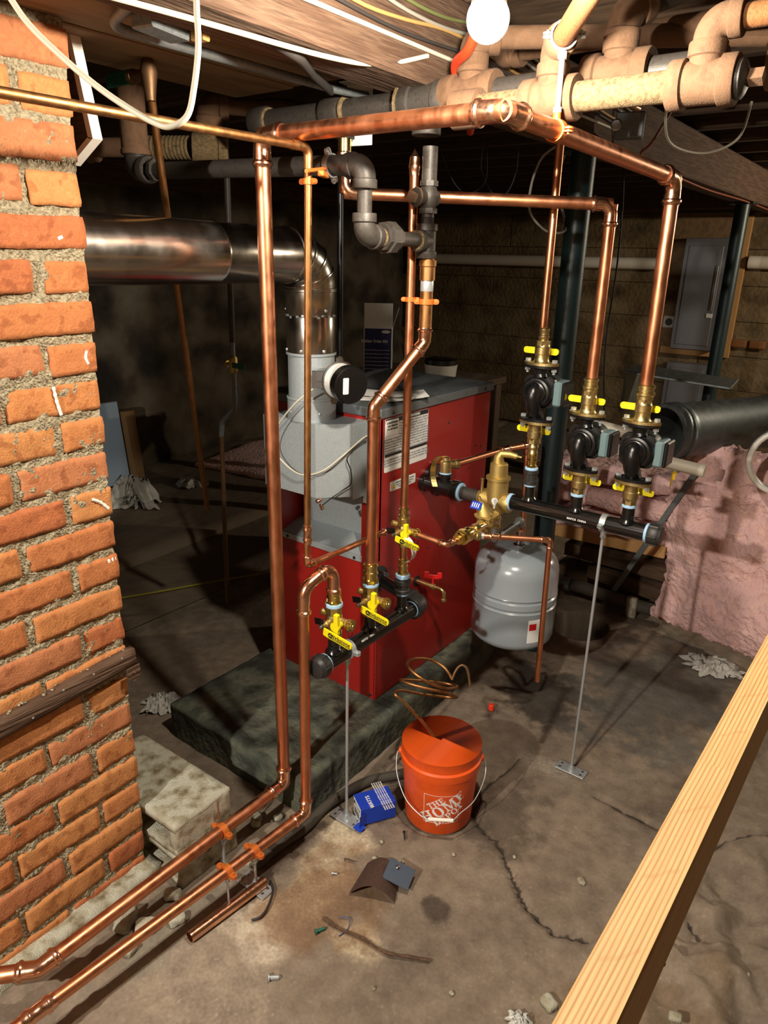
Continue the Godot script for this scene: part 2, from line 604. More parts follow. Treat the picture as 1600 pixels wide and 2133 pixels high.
	M.pink = mat(C(238, 210, 207), 1.0, 0.0, {"tex": ntex(51, 0.012, [C(225, 190, 185), C(255, 238, 232), C(240, 222, 226), C(255, 244, 236)], 6), "bump": grey(52, 0.03, 0, 1, 6), "bs": 1.2, "scale": V(2, 2, 2), "rim": 0.3})
	M.duct = mat(C(112, 118, 118), 1.0, 0.8, {"rtex": grey(53, 0.02, 0.38, 0.6), "tex": ntex(54, 0.02, [C(190, 192, 192), C(255, 255, 255), C(215, 218, 218)], 4), "scale": V(2, 2, 2)})
	M.pvc = mat(C(214, 206, 190), 0.5)
	M.panel_grey = mat(C(118, 118, 124), 0.42, 0.3)
	M.cardboard = mat(C(150, 118, 80), 0.9)
	M.paper = mat(C(232, 232, 228), 0.75)
	M.blue = mat(C(20, 60, 178), 0.5)
	M.navy = mat(C(24, 34, 92), 0.5)
	M.rag = mat(C(196, 194, 188), 0.95, 0.0, {"tex": ntex(55, 0.03, [C(150, 148, 142), C(255, 255, 255), C(215, 212, 206)], 4), "scale": V(4, 4, 4)})
	M.rubber = mat(C(66, 60, 52), 0.8)
	M.gasket_red = mat(C(196, 20, 22), 0.4)
	M.paint_white = mat(C(235, 230, 220), 0.7)
	M.green_handle = mat(C(24, 92, 74), 0.5)
	M.rust_sheet = mat(C(86, 66, 58), 0.8, 0.2, {"tex": ntex(56, 0.04, [C(200, 190, 185), C(255, 250, 248)], 4), "scale": V(4, 4, 4)})
	M.pex = mat(C(228, 62, 30), 0.4)
	M.cable_dark = mat(C(44, 40, 38), 0.7)
	M.cable_grey = mat(C(150, 146, 136), 0.6)
	M.cable_tan = mat(C(176, 140, 84), 0.6)
	M.cable_red = mat(C(140, 74, 50), 0.6)
	M.bag = mat(C(190, 190, 184), 0.35)

# edge-grained softwood: long dark growth lines, one knot, cross bands of planer marks
func pine_tex():
	var w = 256
	var h = 1024
	var im = Image.create(w, h, false, Image.FORMAT_RGB8)
	var f = noise(61, 0.006, 3)
	var g = noise(62, 0.05, 3)
	for y in h:
		for x in w:
			var dx = (x - 175.0) / 60.0
			var dy = (y - 430.0) / 95.0
			var k = exp(-(dx * dx + dy * dy))
			var ph = x * 0.2 + f.get_noise_2d(x * 0.35, y * 0.4) * 3.2 + k * 7.0
			var s = pow(0.5 + 0.5 * sin(ph), 3.0)
			var q = 0.06 * g.get_noise_2d(x, y * 0.15)
			var kn = clamp((0.16 - (dx * dx * 1.6 + dy * dy * 1.4)) * 9.0, 0.0, 1.0)
			var c = Color(0.8, 0.64, 0.43).lerp(Color(0.6, 0.42, 0.24), s * 0.7)
			c = c.lerp(Color(0.68, 0.46, 0.27), kn * 0.7)
			if fmod(y + x * 0.16 + f.get_noise_2d(x, y) * 5.0, 97.0) < 6.0 and x > 40 and x < 215: c = c.lerp(Color(0.6, 0.46, 0.3), 0.22)
			im.set_pixel(x, y, Color(c.r + q, c.g + q, c.b + q))
	return ImageTexture.create_from_image(im)

# ---------------------------------------------------------------- floor, walls, ceiling
const FX0 = -2.6
const FX1 = 0.7
const FZ0 = -3.7
const FZ1 = -0.25
var cracks = []

func near_crack(x, z):
	var best = 9.0
	for c in cracks:
		for i in c.size() - 1:
			var a = c[i]
			var b = c[i + 1]
			var d = b - a
			var t = clamp((Vector2(x, z) - a).dot(d) / d.length_squared(), 0.0, 1.0)
			best = min(best, (a + d * t).distance_to(Vector2(x, z)))
	return best

func setting():
	for p in [[V(-0.805, 0, -1.91), V(-0.827, 0, -1.699), V(-0.804, 0, -1.583), V(-0.757, 0, -1.545), V(-0.7, 0, -1.53), V(-0.652, 0, -1.499), V(-0.611, 0, -1.456), V(-0.564, 0, -1.411), V(-0.518, 0, -1.38), V(-0.469, 0, -1.363), V(-0.433, 0, -1.356), V(-0.393, 0, -1.37), V(-0.351, 0, -1.385)],
			[V(-0.241, 0, -1.46), V(-0.181, 0, -1.497), V(-0.145, 0, -1.472)], [V(-0.161, 0, -1.595), V(-0.109, 0, -1.55)],
			[V(-0.533, 0, -1.89), V(-0.434, 0, -1.875), V(-0.333, 0, -1.879), V(-0.182, 0, -1.881), V(-0.128, 0, -1.993), V(-0.061, 0, -2.058), V(0.05, 0, -2.1)]]:
		var c = []
		var q = noise(70 + cracks.size(), 0.4, 3)
		for i in p.size() - 1:
			for j in 5:
				var w = p[i].lerp(p[i + 1], j / 5.0)
				c.append(Vector2(w.x + q.get_noise_2d(w.x * 100, w.z * 100) * 0.012, w.z + q.get_noise_2d(w.z * 100, w.x * 100) * 0.012))
		c.append(Vector2(p[-1].x, p[-1].z))
		cracks.append(c)
	var fl = struct("floor")
	var mb = MB.new()
	var nx = 264
	var nz = 276
	var f1 = noise(71, 0.9, 4)
	var f2 = noise(72, 5.0, 4)
	var f3 = noise(73, 2.2, 4)
	var hs = PackedFloat32Array()
	hs.resize((nx + 1) * (nz + 1))
	for i in nx + 1:
		var x = lerp(FX0, FX1, float(i) / nx)
		for j in nz + 1:
			var z = lerp(FZ0, FZ1, float(j) / nz)
			var y = f1.get_noise_2d(x, z) * 0.006 + f2.get_noise_2d(x, z) * 0.0022 - 0.002
			# broken, earthy ground to the right of the wooden rail
			var e = smoothstep(-0.34, -0.12, x + 0.2 * f3.get_noise_2d(x * 0.7, z * 0.7)) * smoothstep(-2.2, -1.6, z)
			y += e * (0.015 + f3.get_noise_2d(x * 1.6, z * 1.6) * 0.075 + f2.get_noise_2d(x * 1.5, z * 1.5) * 0.02)
			if x > -0.95 and z < -1.25 and z > -2.2:
				var d = near_crack(x, z)
				y -= 0.02 * exp(-d * d / 0.00005)
			# sump
			var sd = Vector2(x + 1.02, z + 2.93).length()
			y -= 0.32 * smoothstep(0.135, 0.105, sd)
			if i == 0 or j == 0 or i == nx or j == nz: y = -0.03
			hs[i * (nz + 1) + j] = y
	var sx = (FX1 - FX0) / nx
	var sz = (FZ1 - FZ0) / nz
	for i in nx + 1:
		for j in nz + 1:
			var i0 = max(i - 1, 0)
			var i1 = min(i + 1, nx)
			var j0 = max(j - 1, 0)
			var j1 = min(j + 1, nz)
			var nn = V(-(hs[i1 * (nz + 1) + j] - hs[i0 * (nz + 1) + j]) / (sx * (i1 - i0)), 1.0, -(hs[i * (nz + 1) + j1] - hs[i * (nz + 1) + j0]) / (sz * (j1 - j0))).normalized()
			mb.vert(V(FX0 + i * sx, hs[i * (nz + 1) + j], FZ0 + j * sz), nn, Vector2(float(i) / nx, float(j) / nz))
	for i in nx:
		for j in nz:
			var a = i * (nz + 1) + j
			mb.face(a, a + 1, a + nz + 1, UP)
			mb.face(a + 1, a + nz + 2, a + nz + 1, UP)
	var fm = mat(Color.WHITE, 0.9, 0.0, {"tex": floor_tex(), "uv": true})
	fm.texture_repeat = false
	fm.heightmap_enabled = true
	fm.heightmap_texture = grey(74, 0.05, 0, 1, 5, 1024)
	fm.heightmap_scale = 0.35
	part(fl, "concrete_slab", mb, fm)
	mb = MB.new()
	for r in [[-5.2, FX0, -7.2, 2.6], [FX1, 2.8, -7.2, 2.6], [FX0, FX1, -7.2, FZ0], [FX0, FX1, FZ1, 2.6]]:
		mb.box(V((r[0] + r[1]) / 2, -0.06, (r[2] + r[3]) / 2), V(r[1] - r[0], 0.11, r[3] - r[2]), Basis(), 0.001)
	mb.box(V(-1, -0.45, -2.4), V(8, 0.05, 10), Basis(), 0.001)
	part(fl, "outer_slab", mb, M.floor_far)
	# raised older slab along the left wall
	mb = MB.new()
	mb.rough(V(-4.1, -0.02, -2.9), V(1.8, 0.1, 7.4), Basis(Vector3.UP, 0.03), 0.02, 0.012, noise(75, 0.02, 3), 0.12)
	part(fl, "raised_slab", mb, M.floor_far)

	# left foundation wall: poured courses of rough stone and parging
	var wl = struct("wall_left")
	mb = MB.new()
	mb.box(V(-4.95, 1.1, -2.3), V(0.3, 2.6, 9.6), Basis(), 0.01)
	part(wl, "footing", mb, M.wall_l)
	mb = MB.new()
	wall_field(mb, V(-4.78, 0, 2.4), V(0, 0, -1), UP, 9.4, 2.3, 0.055, 0.05, 76)
	part(wl, "parging", mb, M.wall_l)

	# back wall of large blocks
	var wb = struct("wall_back")
	mb = MB.new()
	mb.box(V(-1.2, 1.1, -6.9), V(7.8, 2.6, 0.3), Basis(), 0.01)
	part(wb, "mortar_bed", mb, M.wall_b)
	var nb = noise(77, 0.05, 3)
	var row = 0
	for k in 8:
		var yb = 0.02 + k * 0.285
		var xx = -4.7 + (0.0 if k % 2 else -0.45)
		while xx < 2.6:
			var L = rng.randf_range(1.3, 2.2)
			var m2 = MB.new()
			var pz = rng.randf_range(-0.004, 0.004)
			m2.box(V(xx + L / 2, yb + 0.14, -6.78 + pz), V(L - 0.005, 0.281, 0.16), Basis(), 0.003)
			part(wb, "block", m2, M.wall_b)
			xx += L
	var wr = struct("wall_right")
	mb = MB.new()
	mb.box(V(2.7, 1.1, -2.3), V(0.3, 2.6, 9.6), Basis(), 0.01)
	part(wr, "foundation", mb, M.wall_b)
	var wf = struct("wall_front")
	mb = MB.new()
	mb.box(V(-1.2, 1.1, 2.45), V(7.8, 2.6, 0.3), Basis(), 0.01)
	part(wf, "foundation", mb, M.wall_b)

	# ceiling: boards over joists that run across the girder
	var ce = struct("ceiling")
	for i in 52:
		mb = MB.new()
		mb.box(V(-5.0 + i * 0.15 + 0.075, 2.37, -2.3), V(0.146, 0.022, 9.8), Basis(), 0.002)
		part(ce, "board", mb, M.wood_dark)
	mb = MB.new()
	mb.box(V(-1.2, 2.41, -2.3), V(7.9, 0.05, 9.9), Basis(), 0.002)
	part(ce, "subfloor", mb, M.wood_joist)
	for i in 22:
		mb = MB.new()
		mb.box(V(-1.2, 2.262, 1.9 - i * 0.4), V(7.6, 0.19, 0.045), Basis(), 0.003)
		part(ce, "joist", mb, M.wood_joist)
	mb = MB.new()
	mb.box(V(-1.1, 2.068, -2.3), V(0.14, 0.196, 9.4), Basis(), 0.006)
	part(ce, "girder", mb, M.wood_dark)
	# sheet of board nailed under the joists on the chimney side of the girder
	for q in [[-1.172, -1.42, -1.5], [-1.424, -1.64, -1.5]]:
		mb = MB.new()
		mb.box(V((q[0] + q[1]) / 2, 2.016 if q[0] > -1.3 else 2.012, (0.6 + q[2]) / 2), V(abs(q[1] - q[0]), 0.03, 0.6 - q[2]), Basis(), 0.003)
		part(ce, "ceiling_board", mb, M.ply)
	mb = MB.new()
	mb.box(V(-4.62, 2.1, -2.3), V(0.24, 0.14, 9.4), Basis(), 0.006)
	mb.box(V(-1.2, 2.1, -6.62), V(7.4, 0.14, 0.2), Basis(), 0.006)
	part(ce, "sill", mb, M.wood_dark)

# uneven wall surface as a height field
func wall_field(mb, o, ex, ey, w, h, cell, amp, sd):
	var nu = int(w / cell)
	var nv = int(h / cell)
	var f = noise(sd, 1.3, 5)
	var g = noise(sd + 1, 4.0, 4)
	var ez = ex.cross(ey)
	var s = mb.v.size()
	for i in nu + 1:
		for j in nv + 1:
			var a = i * cell
			var b = j * cell
			var d = f.get_noise_2d(a * 0.7, b * 1.6) * amp + g.get_noise_2d(a, b) * amp * 0.35
			var course = abs(fmod(b + 0.03 * g.get_noise_2d(a * 0.6, 3.0), 0.42) - 0.21)
			d -= 0.03 * smoothstep(0.18, 0.208, course) * (0.5 + 0.5 * f.get_noise_2d(a * 2.0, b))
			if b < 0.75: d += 0.12 * (0.75 - b) * (0.6 + g.get_noise_2d(a * 0.5, b * 0.5))
			mb.vert(o + ex * a + ey * b - ez * -d, ez, Vector2(a, b))
	for i in nu:
		for j in nv:
			var a = s + i * (nv + 1) + j
			mb.face(a, a + 1, a + nv + 1, ez)
			mb.face(a + 1, a + nv + 2, a + nv + 1, ez)
	mb.smooth()

# what lies on the concrete: earth tones, drilling dust, a damp patch by the tank, other darker spots, rust
func floor_tex():
	var w = 1280
	var im1 = noise(80, 0.006, 6).get_image(w, w).get_data()
	var im2 = noise(81, 0.035, 5).get_image(w, w).get_data()
	var im3 = noise(82, 0.22, 3).get_image(w, w).get_data()
	var im4 = noise(83, 0.012, 5).get_image(w, w).get_data()
	# spots: centre x, z, half sizes, colour, strength
	var spots = []
	for s in [[-1.02, -1.12, 0.1, 0.16, [205, 190, 158], 0.8], [-1.07, -1.28, 0.12, 0.06, [212, 198, 168], 0.9], [-0.98, -0.86, 0.09, 0.07, [216, 206, 184], 0.85], [-1.08, -0.9, 0.08, 0.08, [216, 206, 184], 0.8], [-0.83, -1.02, 0.09, 0.06, [206, 190, 156], 0.8], [-1.0, -0.7, 0.22, 0.22, [168, 154, 136], 0.55],
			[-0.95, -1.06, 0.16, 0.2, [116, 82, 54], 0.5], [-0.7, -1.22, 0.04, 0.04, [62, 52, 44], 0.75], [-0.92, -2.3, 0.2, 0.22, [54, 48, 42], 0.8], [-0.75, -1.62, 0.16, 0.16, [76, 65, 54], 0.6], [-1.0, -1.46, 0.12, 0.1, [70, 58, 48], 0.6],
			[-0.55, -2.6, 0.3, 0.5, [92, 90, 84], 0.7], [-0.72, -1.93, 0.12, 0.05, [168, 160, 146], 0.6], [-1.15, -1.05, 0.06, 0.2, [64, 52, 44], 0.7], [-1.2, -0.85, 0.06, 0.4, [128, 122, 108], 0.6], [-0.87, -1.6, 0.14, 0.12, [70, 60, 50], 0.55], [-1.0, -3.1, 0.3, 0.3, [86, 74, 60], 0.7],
			[-0.1, -1.0, 0.3, 0.5, [112, 92, 68], 0.5]]:
		spots.append([((s[0] - FX0) / (FX1 - FX0)) * w, ((s[1] - FZ0) / (FZ1 - FZ0)) * w, s[2] / (FX1 - FX0) * w, s[3] / (FZ1 - FZ0) * w, s[4], s[5]])
	var near = {}
	for cr in cracks:
		for i in cr.size() - 1:
			for j in 12:
				var q = cr[i].lerp(cr[i + 1], j / 12.0)
				var kx = int((q.x - FX0) / (FX1 - FX0) * w) >> 3
				var ky = int((q.y - FZ0) / (FZ1 - FZ0) * w) >> 3
				for ox in [-1, 0, 1]:
					for oy in [-1, 0, 1]: near[Vector2i(kx + ox, ky + oy)] = true
	var d = PackedByteArray()
	d.resize(w * w * 3)
	# tile the spots so that each pixel only looks at the few that reach it
	var tiles = {}
	for s in spots:
		for ty in range(int((s[1] - s[3] * 1.7) / 64), int((s[1] + s[3] * 1.7) / 64) + 1):
			for tx in range(int((s[0] - s[2] * 1.7) / 64), int((s[0] + s[2] * 1.7) / 64) + 1):
				var k = ty * 64 + tx
				if not tiles.has(k): tiles[k] = []
				tiles[k].append(s)
	for y in w:
		for x in w:
			var i = y * w + x
			var a = im1[i] / 255.0
			var b = im2[i] / 255.0
			var c = im3[i] / 255.0
			var k = clamp(0.15 + 0.7 * a + 0.5 * (b - 0.5), 0.0, 1.0)
			var r = lerp(104.0, 142.0, k)
			var g = lerp(92.0, 127.0, k)
			var bl = lerp(79.0, 110.0, k)
			var key = (y >> 6) * 64 + (x >> 6)
			if tiles.has(key):
				for s in tiles[key]:
					var dx = (x - s[0]) / s[2]
					var dy = (y - s[1]) / s[3]
					var q = sqrt(dx * dx + dy * dy) + (im4[i] / 255.0 - 0.5) * 1.1 + (b - 0.5) * 0.5
					if q < 1.0:
						var t = min(1.0, (1.0 - q) * 2.6) * s[5]
						if s[4][0] > 160: t *= 0.62 + 0.5 * (c - 0.5) + 0.5 * (b - 0.5)
						r = lerp(r, float(s[4][0]), t); g = lerp(g, float(s[4][1]), t); bl = lerp(bl, float(s[4][2]), t)
			var wx = FX0 + (FX1 - FX0) * x / w
			var wz = FZ0 + (FZ1 - FZ0) * y / w
			if wx > -0.9 and wx < 0.1 and wz > -2.15 and wz < -1.3 and near.has(Vector2i(x >> 3, y >> 3)):
				var cd = near_crack(wx, wz) + (b - 0.5) * 0.004
				if cd < 0.0045:
					var ct = clamp((0.0045 - cd) * 700.0, 0.0, 0.75)
					r = lerp(r, 46.0, ct); g = lerp(g, 38.0, ct); bl = lerp(bl, 31.0, ct)
			var sp = (c - 0.5) * 15.0 + (b - 0.5) * 14.0
			if c > 0.86: sp += 18.0
			d[i * 3] = clampi(int(r + sp), 0, 255); d[i * 3 + 1] = clampi(int(g + sp), 0, 255); d[i * 3 + 2] = clampi(int(bl + sp * 0.9), 0, 255)
	return ImageTexture.create_from_image(Image.create_from_data(w, w, false, Image.FORMAT_RGB8, d))

# ---------------------------------------------------------------- brick chimney
func chimney():
	var t = thing("brick_chimney", V(-1.66, 0, -0.5), "tall orange brick chimney with thick grey mortar joints", "chimney")
	var mb = MB.new()
	mb.box(V(-1.666, 1.2, -0.44), V(0.5, 2.3, 0.79), Basis(XP, 0.016), 0.01)
	part(t, "core", mb, M.mortar)
	# rough mortar surface
	mb = MB.new()
	var f = noise(90, 14.0, 4)
	var g = noise(91, 45.0, 3)
	var nz = 120
	var ny = 330
	for i in nz + 1:
		for j in ny + 1:
			var y = 0.02 + j * 0.006
			var z = lerp(zedge(y) + 0.004, -0.1, float(i) / nz)
			mb.vert(V(-1.4055 + f.get_noise_2d(y, z) * 0.006 + g.get_noise_2d(y, z) * 0.006, y, z), XP, Vector2(z, y))
	for i in nz:
		for j in ny:
			var a = i * (ny + 1) + j
			mb.face(a, a + 1, a + ny + 1, XP)
			mb.face(a + 1, a + ny + 2, a + ny + 1, XP)
	mb.smooth()
	part(t, "mortar_face", mb, M.mortar)
	var bn = noise(92, 0.16, 4)
	for i in 26:
		var yt = 1.984 + 0.0805 - 0.0805 * i
		if yt > 2.2: continue
		var h = 0.064
		var yc = yt - h / 2
		var z = zedge(yc) + rng.randf_range(-0.004, 0.003)
		var k = 0
		while z < -0.12:
			var L = 0.1 if (k == 0 and i % 2 == 0) else 0.206
			L += rng.randf_range(-0.006, 0.006)
			mb = MB.new()
			var px = -1.455 + rng.randf_range(-0.003, 0.003)
			var tilt = Basis(XP, 0.016 + rng.randf_range(-0.012, 0.012)) * Basis(UP, rng.randf_range(-0.012, 0.012))
			mb.rough(V(px, yc + rng.randf_range(-0.002, 0.002), z + L / 2), V(0.11, h + rng.randf_range(-0.003, 0.003), L), tilt, 0.0045, 0.004, bn, 0.012)
			mb.smooth()
			var br = part(t, "brick", mb, M.brick[rng.randi() % 5])
			if k == 0: paint(br, i, V(-1.4, yc, z), L)
			z += L + rng.randf_range(0.011, 0.018)
			k += 1
	# bricks at the far end of the hidden sides
	mb = MB.new()
	mb.rough(V(-1.635, -0.005, -0.43), V(0.55, 0.08, 0.86), Basis(), 0.012, 0.012, noise(93, 0.08, 4), 0.022)
	mb.smooth()
	part(t, "footing", mb, M.block)
	# old wooden strip nailed across the face
	var s = thing("wooden_strip", V(-1.385, 0.62, -0.5), "weathered brown wooden strip nailed across the brick chimney", "wood strip")
	mb = MB.new()
	mb.rough(V(-1.388, 0.643, -0.49), V(0.022, 0.046, 0.74), Basis(XP, 0.075), 0.003, 0.002, noise(94, 0.2, 3), 0.02)
	part(s, "board", mb, M.wood_dark)
	mb = MB.new()
	mb.prism([Vector2(-0.018, 0.016), Vector2(0.016, 0.014), Vector2(0.018, -0.012), Vector2(0.0, -0.026), Vector2(-0.018, -0.012)], V(-1.377, 0.632, -0.845), V(0, 0, 1), UP, V(0.003, 0, 0))
	mb.lathe(V(-1.374, 0.634, -0.845), XP, [[0, 0.004], [0.004, 0.0035]], 8)
	part(s, "metal_bracket", mb, M.wood_dark)
	for q in 9:
		mb = MB.new()
		var zz = -0.82 + q * 0.075
		mb.lathe(V(-1.379, 0.648 + 0.075 * (-zz - 0.49) + rng.randf_range(-0.016, 0.012), zz), XP, [[0, 0.003], [0.0025, 0.0028], [0.004, 0.0]], 7)
		part(s, "nail", mb, M.zinc)
	# crumbs of mortar lying on the strip
	for q in 34:
		mb = MB.new()
		var zz = rng.randf_range(-0.84, -0.3)
		var sz = rng.randf_range(0.003, 0.008)
		mb.rough(V(-1.388 + rng.randf_range(-0.009, 0.009), 0.643 + 0.0236 + 0.075 * (-zz - 0.49) + sz * 0.3, zz), V(sz, sz * 0.7, sz * 1.3), Basis(UP, rng.randf() * 3), sz * 0.3, 0.001, noise(95, 0.5, 2), 0.02)
		part(s, "crumb", mb, M.mortar)

func zedge(y): return lerp(-0.836, -0.868, y / 2.0)

# dabs of white paint on some bricks
func paint(br, i, p, L):
	var pts = []
	if i == 8: pts = [[0.02, 0.018], [0.025, 0.0], [0.02, -0.014]]
	elif i == 12: pts = [[0.012, -0.016], [0.03, 0.004], [0.05, 0.016]]
	elif i == 5: pts = [[0.05, -0.006], [0.06, -0.01]]
	elif i == 14: pts = [[0.006, 0.02], [0.03, 0.018], [0.06, 0.008]]
	elif i == 9: pts = [[0.103, 0.03], [0.1, 0.0], [0.094, -0.03]]
	else: return
	var mb = MB.new()
	var c = curve(pts.map(func(q): return p + V(-0.0005, q[1], q[0])), 5)
	var rads = []
	for k in c.size(): rads.append((0.0042 if i != 14 else 0.009) * (0.55 + 0.45 * abs(sin(k * 1.7 + i))))
	mb.sweep(c, rads, 8)
	for k in mb.v.size(): mb.v[k] = Vector3(p.x + (mb.v[k].x - p.x) * 0.25, mb.v[k].y, mb.v[k].z)
	part(br, "paint_dab", mb, M.paint_white, "white paint dab")

# ---------------------------------------------------------------- pad and blocks
func pad_and_blocks():
	var mb = MB.new()
	mb.rough(V(-1.51, 0.053, -1.86), V(0.64, 0.154, 1.23), Basis(), 0.009, 0.008, noise(100, 0.07, 4), 0.02)
	mb.smooth()
	one("concrete_pad", V(-1.51, 0.0, -1.86), mb, M.pad, "worn dark concrete pad under the red boiler", "concrete pad")
	var bn = noise(101, 0.2, 3)
	# hollow blocks stacked beside the chimney: built as shells with two cells open to the near end
	for q in [[V(-1.478, 0.148, -0.945), "upper pale hollow concrete block beside the chimney foot", 0.02], [V(-1.462, 0.05, -0.952), "lower pale hollow concrete block beside the chimney foot", -0.03]]:
		var t = thing("concrete_block", q[0] + V(0, -0.05, 0), q[1], "concrete block")
		mb = MB.new()
		var bs = Basis(UP, q[2])
		var c = q[0]
		var L = 0.39
		mb.rough(c + bs * V(0, 0.039, 0), V(L, 0.024, 0.19), bs, 0.0025, 0.0015, bn, 0.02)
		mb.rough(c + bs * V(0, -0.039, 0), V(L, 0.022, 0.19), bs, 0.0025, 0.0015, bn, 0.02)
		mb.rough(c + bs * V(L / 2 - 0.015, 0, 0), V(0.03, 0.0985, 0.188), bs, 0.0025, 0.0015, bn, 0.02)
		mb.rough(c + bs * V(-L / 2 + 0.015, 0, 0), V(0.03, 0.0985, 0.188), bs, 0.0025, 0.0015, bn, 0.02)
		mb.rough(c + bs * V(0, 0, 0), V(0.03, 0.0985, 0.186), bs, 0.0025, 0.0015, bn, 0.02)
		mb.smooth()
		part(t, "shell", mb, M.block)
	# loose lumps of rubble round the foot
	var sp = [[-1.29, -1.14, 0.03], [-1.25, -1.19, 0.018], [-1.2, -0.78, 0.028], [-1.24, -0.72, 0.035], [-1.3, -0.7, 0.045], [-1.22, -0.66, 0.022], [-1.27, -0.82, 0.03], [-1.71, -1.12, 0.03], [-1.64, -1.15, 0.02], [-1.62, -1.1, 0.022], [-1.19, -1.02, 0.02], [-1.16, -0.97, 0.016]]
	for q in sp:
		mb = MB.new()
		var s = q[2]
		mb.rough(V(q[0], s * 0.35, q[1]), V(s * 1.5, s * 0.9, s), Basis(UP, rng.randf() * 3), s * 0.3, s * 0.2, noise(102 + int(s * 999), 0.3, 3), s * 0.25)
		mb.smooth()
		one("rubble_lump", V(q[0], 0, q[1]), mb, M.block, "small pale lump of broken mortar on the floor by the chimney foot", "rubble", "mortar rubble by the chimney foot")

# ---------------------------------------------------------------- boiler
const BX0 = -1.779
const BX1 = -1.281
const BZ0 = -1.703
const BZ1 = -2.396
const BY0 = 0.13
const BY1 = 1.135

func boiler():
	var t = thing("gas_boiler", V(-1.53, BY0, -2.05), "big red sheet metal gas boiler with grey lid and warning labels", "boiler")
	var th = 0.012
	# jacket panels; the front one has an opening for the burner tray
	var mb = MB.new()
	mb.box(V(BX1 - th / 2, (BY0 + BY1) / 2, (BZ0 + BZ1) / 2), V(th, BY1 - BY0, BZ0 - BZ1), Basis(), 0.003)
	var side = part(t, "side_panel", mb, M.red)
	mb = MB.new()
	mb.box(V(BX0 + th / 2, (BY0 + BY1) / 2, (BZ0 + BZ1) / 2), V(th, BY1 - BY0, BZ0 - BZ1), Basis(), 0.003)
	part(t, "side_panel", mb, M.red)
	mb = MB.new()
	mb.box(V(-1.53, (BY0 + BY1) / 2, BZ1 + th / 2), V(BX1 - BX0 - 0.002, BY1 - BY0, th), Basis(), 0.003)
	part(t, "back_panel", mb, M.red)
	mb = MB.new()
	var ox0 = -1.715
	var ox1 = -1.352
	var oy0 = 0.66
	var oy1 = 1.0
	for r in [[BX0, BX1, BY0, oy0], [BX0, ox0, oy0, BY1], [ox1, BX1, oy0, BY1], [ox0, ox1, oy1, BY1]]:
		mb.box(V((r[0] + r[1]) / 2, (r[2] + r[3]) / 2, BZ0 - th / 2), V(r[1] - r[0], r[3] - r[2], th), Basis(), 0.001)
	part(t, "front_panel", mb, M.red)
	# dashed fold along the front corner: a row of short slots
	mb = MB.new()
	for i in 34:
		mb.box(V(BX1 + 0.0002, 0.16 + i * 0.0185, BZ0 - 0.004), V(0.0008, 0.009, 0.0022), Basis(), 0.0002)
	part(t, "corner_perforation", mb, M.ink)
	# burner opening: red cheeks, sheet metal back plate and tray
	mb = MB.new()
	mb.box(V(ox0 - 0.004, (oy0 + oy1) / 2, BZ0 - 0.07), V(0.006, oy1 - oy0, 0.13), Basis(), 0.001)
	part(t, "opening_cheek", mb, M.red)
	mb = MB.new()
	mb.box(V(ox1 + 0.004, (oy0 + oy1) / 2, BZ0 - 0.07), V(0.006, oy1 - oy0, 0.13), Basis(), 0.001)
	part(t, "opening_cheek", mb, M.red)
	mb = MB.new()
	mb.box(V((ox0 + ox1) / 2, oy0 + 0.19, BZ0 - 0.1), V(ox1 - ox0 - 0.03, 0.36, 0.006), Basis(), 0.001)
	part(t, "burner_plate", mb, M.galv)
	mb = MB.new()
	mb.quadf(V(ox0, oy0 + 0.005, BZ0 + 0.002), V(ox1, oy0 + 0.005, BZ0 + 0.002), V(ox1, oy0 + 0.035, BZ0 - 0.1), V(ox0, oy0 + 0.035, BZ0 - 0.1), UP)
	mb.box(V((ox0 + ox1) / 2, oy0 - 0.007, BZ0 + 0.002), V(ox1 - ox0 + 0.01, 0.022, 0.003), Basis(), 0.001)
	part(t, "burner_tray", mb, M.galv)
	mb = MB.new()
	for q in [V(ox1 - 0.025, oy0 - 0.008, BZ0 + 0.004), V(ox0 + 0.03, oy0 - 0.008, BZ0 + 0.004), V(BX1 - 0.02, 0.146, BZ0 + 0.001), V(-1.5, 0.146, BZ0 + 0.001)]:
		mb.lathe(q, ZP, [[0, 0.006], [0.002, 0.005], [0.003, 0.0]], 10)
	part(t, "screw", mb, M.ink)
	mb = MB.new()
	for q in [V(BX1, 1.06, -2.1), V(BX1, 0.93, -2.34), V(BX1, 0.62, -2.0), V(BX1, 0.94, -2.3), V(BX1, 0.86, -2.26)]:
		mb.lathe(q, XP, [[0, 0.005], [0.0015, 0.004], [0.002, 0.0]], 10)
	part(side, "screw", mb, M.ink)
	# grey lid with a folded edge, notched round the flue
	mb = MB.new()
	mb.box(V(-1.53, BY1 + 0.016, (BZ0 + BZ1) / 2 - 0.003), V(BX1 - BX0 + 0.012, 0.03, BZ0 - BZ1 + 0.016), Basis(), 0.003)
	var lid = part(t, "lid", mb, M.lid)
	mb = MB.new()
	mb.box(V(-1.53, BY1 + 0.0315, -1.98), V(BX1 - BX0, 0.001, 0.004), Basis(), 0.0002)
	part(lid, "seam", mb, M.ink)
	mb = MB.new()
	for q in [V(BX1 + 0.006, BY1 + 0.014, -1.76), V(BX1 + 0.006, BY1 + 0.014, -2.34)]:
		mb.lathe(q, XP, [[0, 0.006], [0.002, 0.005], [0.003, 0]], 10)
	part(lid, "screw", mb, M.ink)
	# galvanised draft hood on the front: outline seen from above
	mb = MB.new()
	var hp = [Vector2(-1.632, BZ0), Vector2(-1.632, -1.55), Vector2(-1.411, -1.55), Vector2(-1.339, -1.628), Vector2(-1.339, BZ0)]
	mb.prism(hp, V(0, 0.893, 0), XP, ZP, V(0, 0.232, 0))
	var hood = part(t, "draft_hood", mb, M.galv)
	mb = MB.new()
